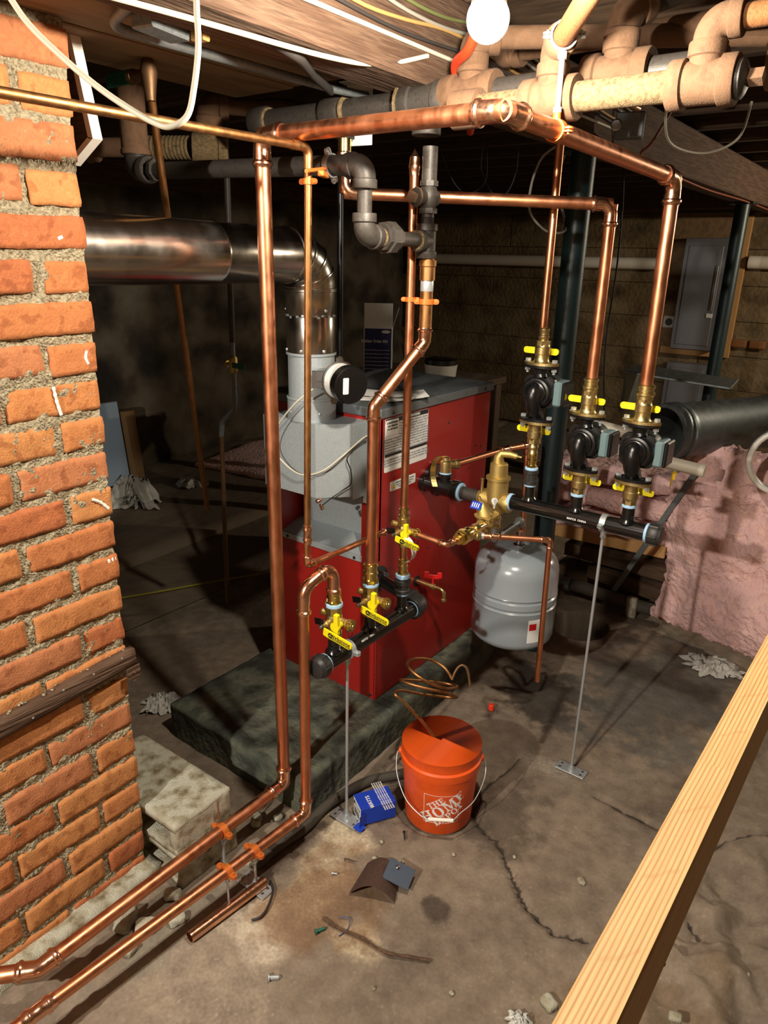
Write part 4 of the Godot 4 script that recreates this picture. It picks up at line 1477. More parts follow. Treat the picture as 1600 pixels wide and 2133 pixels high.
# ---------------------------------------------------------------- threaded iron
func iron_elbow(mb, c, a, b, r, reach = 1.5, body = 1.28):
	var d = r * reach
	var ang = a.angle_to(b)
	var rr = d * tan(ang / 2.0)
	var cen = c + (a + b).normalized() * (rr / sin(ang / 2.0))
	var p = []
	var q = []
	for s in [[1.05, 1.0], [1.05, 1.4], [0.95, 1.46], [0.1, 1.46], [0.05, 1.4], [0.0, body]]:
		p.append(c + a * (d + s[0] * r)); q.append(s[1] * r)
	var s0 = c + a * d - cen
	var e0 = c + b * d - cen
	for j in range(1, 10):
		p.append(cen + s0.slerp(e0, j / 10.0)); q.append(r * (body + 0.06 * sin(PI * j / 10.0)))
	for s in [[0.0, body], [0.05, 1.4], [0.1, 1.46], [0.95, 1.46], [1.05, 1.4], [1.05, 1.0]]:
		p.append(c + b * (d + s[0] * r)); q.append(s[1] * r)
	mb.sweep(p, q, 26)

func iron_tee(mb, c, ax, br, r, rb, l = 2.3):
	mb.lathe(c, ax, [[-l * r, r], [-l * r, 1.4 * r], [-(l - 0.1) * r, 1.46 * r], [-(l - 0.9) * r, 1.46 * r], [-(l - 1.0) * r, 1.27 * r], [(l - 1.0) * r, 1.27 * r], [(l - 0.9) * r, 1.46 * r], [(l - 0.1) * r, 1.46 * r], [l * r, 1.4 * r], [l * r, r]], 26)
	var o = 1.1 * r
	mb.lathe(c, br, [[0.2 * r, 1.3 * rb], [o + 0.3 * rb, 1.28 * rb], [o + 0.4 * rb, 1.46 * rb], [o + 1.3 * rb, 1.46 * rb], [o + 1.4 * rb, 1.4 * rb], [o + 1.4 * rb, rb]], 24)

func threads(mb, o, ax, r, l, n = 6):
	var pr = []
	for i in n * 2 + 1: pr.append([l * i / (n * 2.0), r * (1.0 if i % 2 else 0.93)])
	mb.lathe(o, ax, pr, 20, false, false)

func iron_pipes():
	var mb
	var t
	var z1 = -1.316
	var cx = -1.046
	var cz = -1.565
	# black loop: horizontal from the left, down, and back to the column
	t = thing("black_iron_loop", V(-1.3, 1.64, z1), "dusty black iron pipe dropping in a loop to the column tee", "iron pipe")
	mb = MB.new()
	mb.pipe(V(-1.83, 1.808, z1), V(-1.08, 1.787, z1), 0.0212, 24)
	part(t, "pipe", mb, M.iron)
	mb = MB.new()
	iron_elbow(mb, V(cx, 1.786, z1), -XP, -UP, 0.0185)
	part(t, "elbow", mb, M.iron)
	mb = MB.new()
	mb.pipe(V(cx, 1.76, z1), V(cx, 1.66, z1), 0.0165, 24)
	part(t, "nipple", mb, M.iron)
	mb = MB.new()
	iron_elbow(mb, V(cx, 1.643, z1), UP, V(0, 0, -1), 0.0185)
	part(t, "elbow", mb, M.iron)
	mb = MB.new()
	mb.pipe(V(cx, 1.643, z1 - 0.03), V(cx, 1.641, cz), 0.0165, 24)
	part(t, "nipple", mb, M.iron)
	mb = MB.new()
	hexa(mb, V(cx, 1.643, -1.378), V(0, 0, -1), 0.03, 0.012, 8)
	hexa(mb, V(cx, 1.643, -1.392), V(0, 0, -1), 0.036, 0.026, 8)
	hexa(mb, V(cx, 1.643, -1.42), V(0, 0, -1), 0.028, 0.016, 8)
	part(t, "union", mb, M.iron)
	mb = MB.new()
	mb.lathe(V(cx, 1.642, -1.374), V(0, 0, -1), [[0, 0.0168], [0, 0.021], [0.004, 0.021], [0.004, 0.0168]], 18)
	part(t, "joint_compound", mb, M.iron_scale)
	mb = MB.new()
	mb.lathe(V(cx, 1.642, -1.521), V(0, 0, -1), [[0, 0.0168], [0, 0.0225], [0.006, 0.0225], [0.006, 0.0168]], 18)
	part(t, "joint_compound", mb, M.iron_scale)
	mb = MB.new()
	iron_elbow(mb, V(-1.85, 1.81, z1), XP, UP, 0.024)
	hexa(mb, V(-1.772, 1.808, z1), XP, 0.03, 0.014, 8)
	part(t, "elbow", mb, M.iron)
	mb = MB.new()
	mb.sweep([V(-1.85, 1.85, z1), V(-1.85, 2.02, z1), V(-1.85, 2.05, z1), V(-1.85, 2.075, z1), V(-1.85, 2.085, z1)], [0.036, 0.036, 0.034, 0.02, 0.0], 22)
	mb.lathe(V(-1.85, 1.85, z1), UP, [[0, 0.024], [0, 0.039], [0.012, 0.039], [0.012, 0.036]], 20)
	part(t, "drop_leg", mb, M.iron_dust)
	# bell hanger gripping the horizontal pipe
	var h = thing("split_ring_hanger", V(-1.142, 1.76, z1), "zinc split ring hanger gripping the dusty black iron pipe", "pipe hanger")
	pipe_clamp(h, V(-1.142, 1.7885, z1), XP, V(0, 0.92, 0.38).normalized(), 0.0216, M.zinc, 0.013)
	mb = MB.new()
	mb.box(V(-1.116, 1.765, -1.26), V(0.014, 0.012, 0.05), Basis(UP, 0.5), 0.002)
	mb.pipe(V(-1.1, 1.764, -1.19), V(-1.135, 1.78, -1.29), 0.004, 10)
	part(h, "link", mb, M.clamp)

	# black column under the main
	t = thing("black_iron_column", V(cx, 1.6, cz), "black iron column with plugged strainer and tees hanging under the steam main", "iron pipe")
	mb = MB.new()
	iron_tee(mb, V(cx, 1.64, cz), UP, ZP, 0.0175, 0.0175)
	part(t, "tee", mb, M.iron)
	mb = MB.new()
	mb.pipe(V(cx, 1.67, cz), V(cx, 1.71, cz), 0.0152, 20)
	threads(mb, V(cx, 1.675, cz), UP, 0.0162, 0.02, 6)
	part(t, "nipple", mb, M.iron)
	mb = MB.new()
	hexa(mb, V(cx, 1.703, cz), UP, 0.023, 0.012, 8)
	mb.lathe(V(cx, 0, cz), UP, [[1.712, 0.017], [1.722, 0.021], [1.74, 0.026], [1.756, 0.021], [1.766, 0.017]], 22)
	hexa(mb, V(cx, 1.764, cz), UP, 0.023, 0.012, 8)
	part(t, "valve_body", mb, M.iron)
	mb = MB.new()
	var pd = V(-0.25, 0.0, 1.0).normalized()
	mb.lathe(V(cx, 1.738, cz), pd, [[0.0, 0.018], [0.034, 0.018], [0.036, 0.0215], [0.042, 0.0215], [0.044, 0.014]], 20)
	mb.lathe(V(cx, 1.738, cz), -pd, [[0.0, 0.018], [0.024, 0.018], [0.03, 0.012]], 16)
	part(t, "plug", mb, M.iron)
	mb = MB.new()
	hexa(mb, V(cx, 1.738, cz) + pd * 0.042, pd, 0.0135, 0.018, 4)
	mb.lathe(V(cx, 1.738, cz), pd, [[0.036, 0.0216], [0.038, 0.0225], [0.041, 0.0225], [0.042, 0.02]], 18)
	part(t, "plug_head", mb, M.iron_dust)
	mb = MB.new()
	mb.pipe(V(cx, 1.77, cz), V(cx, 1.85, cz), 0.0185, 22)
	part(t, "nipple", mb, M.iron)
	mb = MB.new()
	iron_tee(mb, V(cx, 1.938, -1.545), XP, -UP, 0.031, 0.0235, 2.0)
	part(t, "top_tee", mb, M.iron)
	mb = MB.new()
	mb.lathe(V(cx - 0.068, 1.938, -1.545), XP, [[0, 0.031], [0, 0.0475], [0.007, 0.0475], [0.007, 0.031]], 22)
	part(t, "joint_compound", mb, M.iron_scale)

	# dark steam main under the girder
	t = thing("steam_main", V(-1.2, 1.9, -1.545), "dark iron steam main running across under the girder", "iron pipe")
	mb = MB.new()
	mb.pipe(V(-1.62, 1.942, -1.55), V(-0.4, 1.942, -1.545), 0.0285, 26)
	part(t, "pipe", mb, M.iron)
	for q in [[-1.62, 0.05], [-1.36, 0.055]]:
		mb = MB.new()
		mb.lathe(V(q[0], 1.942, -1.548), XP, [[0, 0.0285], [0, 0.0355], [0.006, 0.038], [q[1], 0.038], [q[1] + 0.006, 0.0355], [q[1] + 0.006, 0.0285]], 26)
		part(t, "coupling", mb, M.iron)
	mb = MB.new()
	mb.lathe(V(-1.296, 1.942, -1.548), XP, [[0, 0.0287], [0.003, 0.036], [0.008, 0.036], [0.011, 0.0287]], 24)
	part(t, "joint_compound", mb, M.iron_scale)
	mb = MB.new()
	mb.lathe(V(-1.565, 1.942, -1.548), XP, [[0, 0.0287], [0.001, 0.033], [0.004, 0.033], [0.005, 0.0287]], 24)
	part(t, "joint_compound", mb, M.iron_scale)
	# brown dusty tees and risers on the main
	for q in [[-0.93, "brown", 1.0], [-0.6, "right", 1.0]]:
		mb = MB.new()
		iron_tee(mb, V(q[0], 1.942, -1.545), XP, UP, 0.0315, 0.0235, 2.1)
		part(t, "tee", mb, M.iron_dust)
		mb = MB.new()
		mb.pipe(V(q[0], 1.985, -1.545), V(q[0], 2.04, -1.545), 0.0225, 22)
		part(t, "nipple", mb, M.iron_dust)
	mb = MB.new()
	iron_elbow(mb, V(-0.93, 2.052, -1.545), -UP, V(0.82, 0.02, -0.57).normalized(), 0.0235, 1.3)
	part(t, "elbow", mb, M.iron_dust)
	mb = MB.new()
	mb.pipe(V(-0.93, 2.052, -1.545), V(-0.42, 2.066, -1.9), 0.0225, 22)
	part(t, "branch_pipe", mb, M.iron_dust)
	mb = MB.new()
	iron_elbow(mb, V(-0.6, 2.052, -1.545), -UP, V(0.5, 0.35, -0.79).normalized(), 0.0235, 1.3)
	part(t, "elbow", mb, M.iron_dust)
	mb = MB.new()
	mb.pipe(V(-0.6, 2.052, -1.545), V(-0.5, 2.122, -1.703), 0.0215, 22)
	part(t, "branch_pipe", mb, M.iron)
	# another branch deeper under the joists
	t = thing("upper_steam_branch", V(-0.95, 2.08, -1.82), "dusty brown iron branch with elbow close under the joists behind the bulb", "iron pipe")
	mb = MB.new()
	iron_elbow(mb, V(-1.0, 2.082, -1.8), XP, V(-0.1, 0.25, -0.95).normalized(), 0.024, 1.3)
	part(t, "elbow", mb, M.iron_dust)
	mb = MB.new()
	mb.pipe(V(-0.99, 2.082, -1.8), V(-0.3, 2.078, -1.8), 0.0225, 22)
	part(t, "pipe", mb, M.iron_dust)
	# header nearer to us, scaly and pale
	t = thing("steam_header", V(-0.6, 1.86, -1.435), "pale scaly iron header with brown tees and a square plug at its end", "iron pipe")
	var hy = 1.893
	mb = MB.new()
	mb.pipe(V(-0.9, hy, -1.435), V(-0.4, hy, -1.435), 0.0262, 28)
	part(t, "pipe", mb, M.iron_scale)
	mb = MB.new()
	mb.lathe(V(-0.9, hy, -1.435), -XP, [[-0.06, 0.0262], [-0.06, 0.037], [0.0, 0.037], [0.004, 0.03], [0.008, 0.0]], 22)
	part(t, "end_cap", mb, M.iron_dust)
	for x in [-0.685, -0.405]:
		mb = MB.new()
		iron_tee(mb, V(x, hy, -1.435), XP, UP, 0.0275, 0.0215, 2.0)
		part(t, "tee", mb, M.iron_dust)
		mb = MB.new()
		mb.pipe(V(x, hy + 0.04, -1.435), V(x, hy + 0.075, -1.435), 0.0185, 22)
		threads(mb, V(x, hy + 0.055, -1.435), UP, 0.0192, 0.016, 4)
		part(t, "nipple", mb, M.iron_dust)
	mb = MB.new()
	mb.lathe(V(-0.352, hy, -1.435), XP, [[0, 0.031], [0.01, 0.031], [0.014, 0.026], [0.018, 0.0175], [0.02, 0.0]], 22)
	part(t, "bushing", mb, M.iron)
	mb = MB.new()
	hexa(mb, V(-0.338, hy, -1.435), XP, 0.0135, 0.028, 4)
	part(t, "plug_head", mb, M.iron_dust)
	var e1 = V(-0.685, hy + 0.085, -1.435)
	var d1 = V(0.62, 0.13, 0.77).normalized()
	mb = MB.new()
	iron_elbow(mb, e1, -UP, d1, 0.0205, 1.25)
	part(t, "elbow", mb, M.iron_dust)
	mb = MB.new()
	mb.pipe(e1 + d1 * 0.02, e1 + d1 * 0.85, 0.0192, 22)
	part(t, "rusty_pipe", mb, M.rust_pipe, "rusty orange brown pipe")
	mb = MB.new()
	var e2 = V(-0.405, hy + 0.09, -1.435)
	iron_elbow(mb, e2, -UP, XP, 0.0205, 1.4)
	part(t, "elbow", mb, M.iron_dust)
	mb = MB.new()
	mb.pipe(e2 + XP * 0.03, e2 + XP * 1.2, 0.0185, 22)
	part(t, "branch_pipe", mb, M.rust_pipe)
	mb = MB.new()
	iron_tee(mb, V(-0.31, 1.965, -1.72), XP, ZP, 0.028, 0.022, 2.0)
	mb.pipe(V(-0.3, 1.965, -1.72), V(0.8, 1.965, -1.72), 0.026, 22)
	one("steam_tee_branch", V(-0.3, 1.93, -1.72), mb, M.iron_dust, "brown dusty iron tee behind the plugged end of the header", "iron pipe")

	# left group: brown elbow run and ribbed pipe near the chimney
	t = thing("brown_iron_run", V(-1.7, 1.95, -1.55), "dusty brown iron run with a round elbow under the left ceiling board", "iron pipe")
	var bd = (V(-1.70, 2.02, -1.88) - V(-1.92, 2.03, -1.64)).normalized()
	mb = MB.new()
	iron_elbow(mb, V(-1.92, 2.03, -1.64), V(0, -1, 0), bd, 0.028, 1.2)
	part(t, "elbow", mb, M.iron_dust)
	mb = MB.new()
	mb.pipe(V(-1.92, 2.03, -1.64) + bd * 0.04, V(-1.92, 2.03, -1.64) + bd * 0.55, 0.025, 20)
	mb.lathe(V(-1.92, 2.03, -1.64) + bd * 0.17, bd, [[0, 0.025], [0, 0.033], [0.1, 0.033], [0.1, 0.025]], 20)
	part(t, "pipe", mb, M.iron_dust)
	mb = MB.new()
	mb.pipe(V(-1.92, 2.0, -1.64), V(-1.92, 1.93, -1.64), 0.023, 18)
	iron_tee(mb, V(-1.92, 1.905, -1.64), bd, UP, 0.03, 0.024, 1.8)
	part(t, "drop", mb, M.iron_scale)
	t = thing("ribbed_pipe", V(-1.95, 1.9, -1.45), "ribbed grey wrapped pipe ending at brown couplings beside the chimney", "iron pipe")
	mb = MB.new()
	threads(mb, V(-2.12, 1.905, -1.49), V(0.88, 0, -0.47).normalized(), 0.034, 0.2, 16)
	part(t, "ribbed_sleeve", mb, M.iron_scale)
	mb = MB.new()
	mb.lathe(V(-2.34, 1.905, -1.375), V(0.88, 0, -0.47).normalized(), [[0, 0.026], [0.03, 0.026], [0.035, 0.042], [0.065, 0.045], [0.07, 0.034], [0.1, 0.034], [0.105, 0.045], [0.135, 0.042], [0.14, 0.028], [0.26, 0.028]], 22)
	part(t, "couplings", mb, M.iron_dust)
	mb = MB.new()
	mb.pipe(V(-3.6, 1.9, -1.05), V(-2.33, 1.905, -1.38), 0.026, 16)
	part(t, "pipe", mb, M.iron_dust)

# ---------------------------------------------------------------- return manifold
func dope(parent, c, ax, r, w = 0.007):
	var mb = MB.new()
	mb.lathe(c - ax * w / 2, ax, [[0, r], [0.001, r + 0.003], [w * 0.5, r + 0.0036], [w - 0.001, r + 0.0026], [w, r]], 20)
	return part(parent, "sealant", mb, M.dope)

func nipple(parent, x, z, y0, y1, r):
	var mb = MB.new()
	mb.lathe(V(x, 0, z), UP, [[y0, r + 0.009], [y0 + 0.006, r + 0.006], [y0 + 0.012, r + 0.001], [y1, r]], 22)
	part(parent, "nipple", mb, M.black_paint)

func lever(parent, a, l, h, text_side):
	# stamped lever with raised rim: runs along +x from a, faces +z
	var mb = MB.new()
	var poly = []
	var hh = h / 2
	poly.append(Vector2(-0.012, hh)); poly.append(Vector2(-0.012, -hh * 0.8)); poly.append(Vector2(-0.006, -hh))
	for i in 9:
		var an = -PI / 2 + PI * i / 8.0
		poly.append(Vector2(l - hh + cos(an) * hh, sin(an) * hh))
	poly.append(Vector2(0.0, hh))
	var dn = Basis(ZP, -0.14)
	mb.prism(poly, a, dn * XP, dn * UP, V(0, 0, 0.004))
	var lv = part(parent, "lever", mb, M.yellow, "yellow lever")
	mb = MB.new()
	var c = a + dn * V(0.012, 0, 0.0042)
	mb.lathe(c, ZP, [[0, 0.0075], [0.0004, 0.0075]], 18)
	part(lv, "logo_disc", mb, M.ink)
	mb = MB.new()
	mb.box(c + V(0, -0.001, 0.0006), V(0.01, 0.0012, 0.0004), dn, 0.0001)
	mb.box(c + V(0, 0.002, 0.0006), V(0.0012, 0.006, 0.0004), dn, 0.0001)
	part(lv, "logo_mark", mb, M.yellow)
	letters(lv, "print", "Webstone", 0.0095, a + dn * V(l * 0.56, 0.0016, 0.0044), dn * XP, dn * UP, M.ink)
	letters(lv, "print", "www.webstonevalves", 0.0026, a + dn * V(l * 0.56, -0.0055, 0.0044), dn * XP, dn * UP, M.ink)

func drain_valve(x, z, y, label, k = 1.0, stand_in = false):
	# y: centre of the ball; k scales
	var t = thing("drain_valve", V(x, y - 0.05 * k, z), label, "valve")
	var mb = MB.new()
	var lo = 0.06 * k
	hexa(mb, V(x, y - lo, z), UP, 0.0265 * k, 0.016 * k, 8)
	mb.lathe(V(x, y, z), UP, [[-0.046 * k, 0.021 * k], [-0.03 * k, 0.0225 * k], [-0.014 * k, 0.026 * k], [0.0, 0.027 * k], [0.014 * k, 0.026 * k], [0.026 * k, 0.0215 * k]], 22)
	hexa(mb, V(x, y + 0.02 * k, z), UP, 0.0262 * k, 0.03 * k, 8)
	mb.lathe(V(x, y, z), UP, [[0.048 * k, 0.021 * k], [0.062 * k, 0.021 * k]], 20)
	part(t, "body", mb, M.brass)
	# side port with hose cap
	mb = MB.new()
	mb.lathe(V(x, y, z), XP, [[0.015 * k, 0.0135 * k], [0.05 * k, 0.0135 * k], [0.051 * k, 0.0155 * k], [0.056 * k, 0.0155 * k]], 18)
	part(t, "drain_port", mb, M.brass_cast)
	mb = MB.new()
	mb.lathe(V(x, y, z), XP, [[0.056 * k, 0.0155 * k], [0.058 * k, 0.0168 * k], [0.06 * k, 0.0155 * k]], 18)
	part(t, "gasket", mb, M.ink)
	mb = MB.new()
	mb.prism(hexpoly(0.018 * k, 22), V(x + 0.059 * k, y, z), V(0, 0, 1), UP, XP * 0.013 * k)
	for i in 22:
		var a = TAU * i / 22
		mb.box(V(x + 0.0655 * k, y + sin(a) * 0.018 * k, z + cos(a) * 0.018 * k), V(0.012 * k, 0.0018, 0.0018), Basis(XP, -a), 0.0004)
	mb.lathe(V(x + 0.072 * k, y, z), XP, [[0, 0.013 * k], [0.002, 0.0125 * k], [0.003, 0.006 * k], [0.005, 0.005 * k], [0.006, 0.0]], 18)
	part(t, "hose_cap", mb, M.brass_bright)
	mb = MB.new()
	tube(mb, curve([V(x + 0.07 * k, y - 0.004, z + 0.006), V(x + 0.078 * k, y - 0.018, z + 0.006), V(x + 0.066 * k, y - 0.034, z + 0.004), V(x + 0.05 * k, y - 0.02, z)], 5), 0.0012, 6)
	part(t, "tether", mb, M.ink)
	# main stem towards +z with nut and bracket
	mb = MB.new()
	mb.lathe(V(x, y - 0.002, z), ZP, [[0.02, 0.011 * k], [0.034, 0.01 * k], [0.036, 0.006], [0.05, 0.005]], 14)
	mb.lathe(V(x - 0.016, y + 0.022 * k, z + 0.012), V(-0.6, 0.3, 0.6).normalized(), [[0, 0.009], [0.014, 0.009], [0.016, 0.006]], 12)
	part(t, "stem", mb, M.brass_cast)
	mb = MB.new()
	hexa(mb, V(x, y - 0.002, z + 0.046), ZP, 0.0085 * k, 0.008)
	mb.lathe(V(x, y - 0.002, z + 0.054), ZP, [[0, 0.004], [0.004, 0.0035], [0.005, 0.0]], 10)
	part(t, "nut", mb, M.steel)
	mb = MB.new()
	mb.box(V(x - 0.014, y + 0.006, z + 0.043), V(0.03, 0.018, 0.003), Basis(ZP, 0.2), 0.001)
	part(t, "stop_plate", mb, M.black_steel)
	lever(t, V(x + 0.02, y - 0.016 * k, z + 0.048), 0.096 * k, 0.024 * k, 1)
	# upright yellow grip of the small drain handle
	mb = MB.new()
	mb.box(V(x + 0.046 * k, y + 0.014 * k, z + 0.036), V(0.016 * k, 0.068 * k, 0.013), Basis(), 0.002)
	mb.lathe(V(x + 0.04 * k, y + 0.002, z + 0.012), ZP, [[0, 0.008], [0.018, 0.008], [0.019, 0.0165 * k], [0.027, 0.0165 * k], [0.028, 0.012]], 16)
	part(t, "grip", mb, M.yellow, "upright yellow grip")
	return t

func press_adapter(parent, x, z, y0, y1, r):
	var mb = MB.new()
	var L = y1 - y0
	hexa(mb, V(x, y0, z), UP, r * 1.5, L * 0.2, 8)
	mb.lathe(V(x, y0, z), UP, [[L * 0.2, r * 1.18], [L * 0.42, r * 1.16], [L * 0.46, r * 1.36], [L * 0.56, r * 1.36], [L * 0.6, r * 1.16], [L * 0.78, r * 1.16], [L * 0.82, r * 1.34], [L * 0.92, r * 1.34], [L * 0.95, r * 1.14], [L, r * 1.14], [L, r]], 22)
	part(parent, "press_adapter", mb, M.brass_bright)

func lower_manifold():
	var X = -1.089
	var Y = 0.585
	var t = thing("return_manifold", V(X, 0.55, -1.42), "black painted lower manifold pipe beside the red boiler side", "manifold")
	var mb = MB.new()
	mb.pipe(V(X, Y, -1.205), V(X, Y, -1.64), 0.0235, 30)
	var body = part(t, "tube", mb, M.black_paint)
	nipple(t, X, -1.262, Y + 0.02, 0.662, 0.0155)
	nipple(t, X, -1.417, Y + 0.02, 0.652, 0.0155)
	nipple(t, X, -1.572, Y + 0.02, 0.655, 0.0145)
	mb = MB.new()
	mb.lathe(V(X, Y, -1.222), ZP, [[0, 0.0235], [0, 0.0285], [0.003, 0.0305], [0.024, 0.0305], [0.026, 0.0285], [0.036, 0.026], [0.038, 0.018], [0.038, 0.0]], 28)
	for i in 6:
		var a = TAU * i / 6 + 0.2
		mb.box(V(X + cos(a) * 0.0305, Y + sin(a) * 0.0305, -1.21), V(0.005, 0.005, 0.024), Basis(ZP, a), 0.001)
	part(t, "end_cap", mb, M.cap_iron, "grey cast iron end cap")
	dope(t, V(X, Y, -1.224), ZP, 0.0245, 0.01)
	dope(t, V(X, Y, -1.628), ZP, 0.0245, 0.01)
	mb = MB.new()
	iron_elbow(mb, V(X, Y, -1.672), ZP, V(-1, 0.12, 0).normalized(), 0.0235, 1.0)
	part(t, "elbow", mb, M.cap_iron)
	mb = MB.new()
	mb.pipe(V(X - 0.03, Y + 0.004, -1.672), V(BX1 + 0.002, Y + 0.024, -1.70), 0.021, 22)
	mb.lathe(V(BX1 + 0.003, Y + 0.02, -1.70), XP, [[0, 0.045], [0.008, 0.045], [0.01, 0.03], [0.028, 0.028]], 24)
	part(t, "boiler_tapping", mb, M.black_paint)
	letters(body, "print", "MATCO  CHINA", 0.0058, V(X + 0.0236 * cos(0.62), Y + 0.0236 * sin(0.62), -1.385), V(0, 0, -1), V(-sin(0.62), cos(0.62), 0), M.ink_white, "Droid Sans", true)
	clamp_stand(V(X, Y, -1.318), ZP, V(1, 0, 0), 0.024, 0.0, "zinc clamp on a tall threaded rod holding up the lower black manifold", "", M.zinc)
	# three risers
	var v = drain_valve(X, -1.262, 0.702, "brass drain valve with yellow lever beside the grey end cap of the lower manifold", 0.86)
	dope(v, V(X, 0.66, -1.262), UP, 0.0165)
	dope(v, V(X, 0.746, -1.262), UP, 0.02, 0.011)
	press_adapter(v, X, -1.262, 0.75, 0.785, 0.0143)
	v = drain_valve(X, -1.417, 0.704, "brass drain valve with yellow lever under the copper offset riser", 0.86)
	dope(v, V(X, 0.748, -1.417), UP, 0.02, 0.011)
	press_adapter(v, X, -1.417, 0.752, 0.812, 0.0155)
	# third riser: iron coupling, brass adapter, copper, valve with tee
	t = thing("coupling_riser", V(X, 0.65, -1.572), "grey iron coupling and brass adapter under the feed valve", "pipe fitting")
	mb = MB.new()
	mb.lathe(V(X, 0, -1.572), UP, [[0.662, 0.016], [0.664, 0.0235], [0.674, 0.0235], [0.676, 0.021], [0.69, 0.021], [0.692, 0.0245], [0.704, 0.0245], [0.706, 0.021], [0.713, 0.021], [0.715, 0.016]], 22)
	part(t, "coupling", mb, M.cap_iron)
	dope(t, V(X, 0.66, -1.572), UP, 0.016, 0.01)
	dope(t, V(X, 0.717, -1.572), UP, 0.0185, 0.012)
	press_adapter(t, X, -1.572, 0.722, 0.775, 0.0112)
	mb = MB.new()
	mb.pipe(V(X, 0.765, -1.572), V(X, 0.83, -1.57), 0.0112, 20)
	part(t, "copper_stub", mb, M.copper)
	v = drain_valve(X, -1.568, 0.864, "brass feed valve with yellow lever and paper tag on the capped riser", 0.72)
	mb = MB.new()
	press_sleeve(mb, V(X, 0.902, -1.567), UP, 0.0112, 0.032)
	mb.lathe(V(X, 0.81, -1.57), UP, [[0, 0.0112], [0, 0.013], [0.01, 0.0155], [0.018, 0.0155], [0.024, 0.013]], 18)
	part(v, "press_socket", mb, M.brass_bright)
	mb = MB.new()
	var c = [V(-1.055, 0.86, -1.532), V(-1.035, 0.85, -1.528), V(-1.022, 0.825, -1.527), V(-1.03, 0.8, -1.53), V(-1.05, 0.785, -1.535)]
	var cc = curve(c, 4)
	for i in cc.size() - 1:
		mb.quadf(cc[i] + V(0, 0, 0.011), cc[i + 1] + V(0, 0, 0.011), cc[i + 1] - V(0, 0, 0.011), cc[i] - V(0, 0, 0.011), XP)
	var tg = part(v, "paper_tag", mb, M.paper, "curled white paper tag")
	mb = MB.new()
	mb.prism([Vector2(-0.006, -0.006), Vector2(0.006, -0.006), Vector2(0, 0.006)], V(-1.036, 0.795, -1.5315), V(-0.3, 0.1, -0.95).normalized(), V(0.4, 0.9, 0), V(0.0006, -0.0004, 0))
	part(tg, "hazard_triangle", mb, M.hazard)

# ---------------------------------------------------------------- supply manifold and circulators
func oval_flange(mb, c, w, d, h):
	# two-bolt oval flange lying flat: outline is a lens with round ends
	var poly = []
	for i in 40:
		var a = TAU * i / 40
		var rx = w / 2
		var ca = cos(a)
		var sa = sin(a)
		var lens = Vector2(rx * ca, d / 2 * sa * (0.75 + 0.25 * abs(sa)))
		if abs(ca) > 0.72: lens.y = sign(sa) * max(abs(lens.y), 0.0105 * sqrt(max(0.0, 1.0 - pow((abs(ca) - 0.72) / 0.28, 2))))
		poly.append(lens)
	mb.prism(poly, c, XP, ZP, UP * h)

func bolts(parent, x, z, y0, y1, w):
	for e in [-1, 1]:
		var mb = MB.new()
		var o = V(x + e * w, 0, z)
		hexa(mb, V(o.x, y1, z), UP, 0.0085, 0.008)
		mb.lathe(V(o.x, 0, z), UP, [[y0 - 0.016, 0.0042], [y1 + 0.001, 0.0042]], 10)
		hexa(mb, V(o.x, y0 - 0.009, z), UP, 0.0085, 0.009)
		part(parent, "bolt", mb, M.zinc)

func isolation_valve(x, z, y, up, r, label, long):
	# y: flange face towards the pump; up = +1 above the pump, -1 below it
	var u = UP * up
	var t = thing("isolation_valve", V(x, min(y, y + up * 0.1), z), label, "valve")
	var mb = MB.new()
	oval_flange(mb, V(x, y if up > 0 else y - 0.0075, z), 0.106, 0.062, 0.0075)
	part(t, "flange", mb, M.brass)
	mb = MB.new()
	mb.lathe(V(x, y, z), u, [[0.006, 0.027], [0.011, 0.022], [0.018, 0.0205], [0.03, 0.0205], [0.032, 0.0225], [0.05, 0.0225], [0.052, 0.0205], [0.062, 0.0185], [0.066, 0.0185]], 24)
	hexa(mb, V(x, y, z) + u * 0.055, u, 0.0205, 0.014, 8)
	if long > 0.0:
		mb.lathe(V(x, y, z), u, [[0.066, r * 1.25], [0.074, r * 1.25], [0.077, r * 1.42], [0.083, r * 1.42], [0.086, r * 1.2], [0.094, r * 1.2], [0.097, r * 1.36], [0.102, r * 1.36], [0.104, r * 1.15], [0.106, r]], 22)
	part(t, "body", mb, M.brass)
	# lever behind the body
	mb = MB.new()
	var hy = y + up * 0.036
	var zz = z - 0.03
	mb.lathe(V(x, hy, z), -ZP, [[0.015, 0.01], [0.03, 0.01]], 12)
	part(t, "stem", mb, M.brass)
	mb = MB.new()
	mb.prism(round_poly(0.11 if long > 0.0 else 0.118, 0.0185, 0.008), V(x - (0.018 if long > 0.0 else 0.004), hy, zz - 0.003), XP, UP, V(0, 0, 0.005))
	part(t, "lever", mb, M.yellow, "yellow lever")
	return t

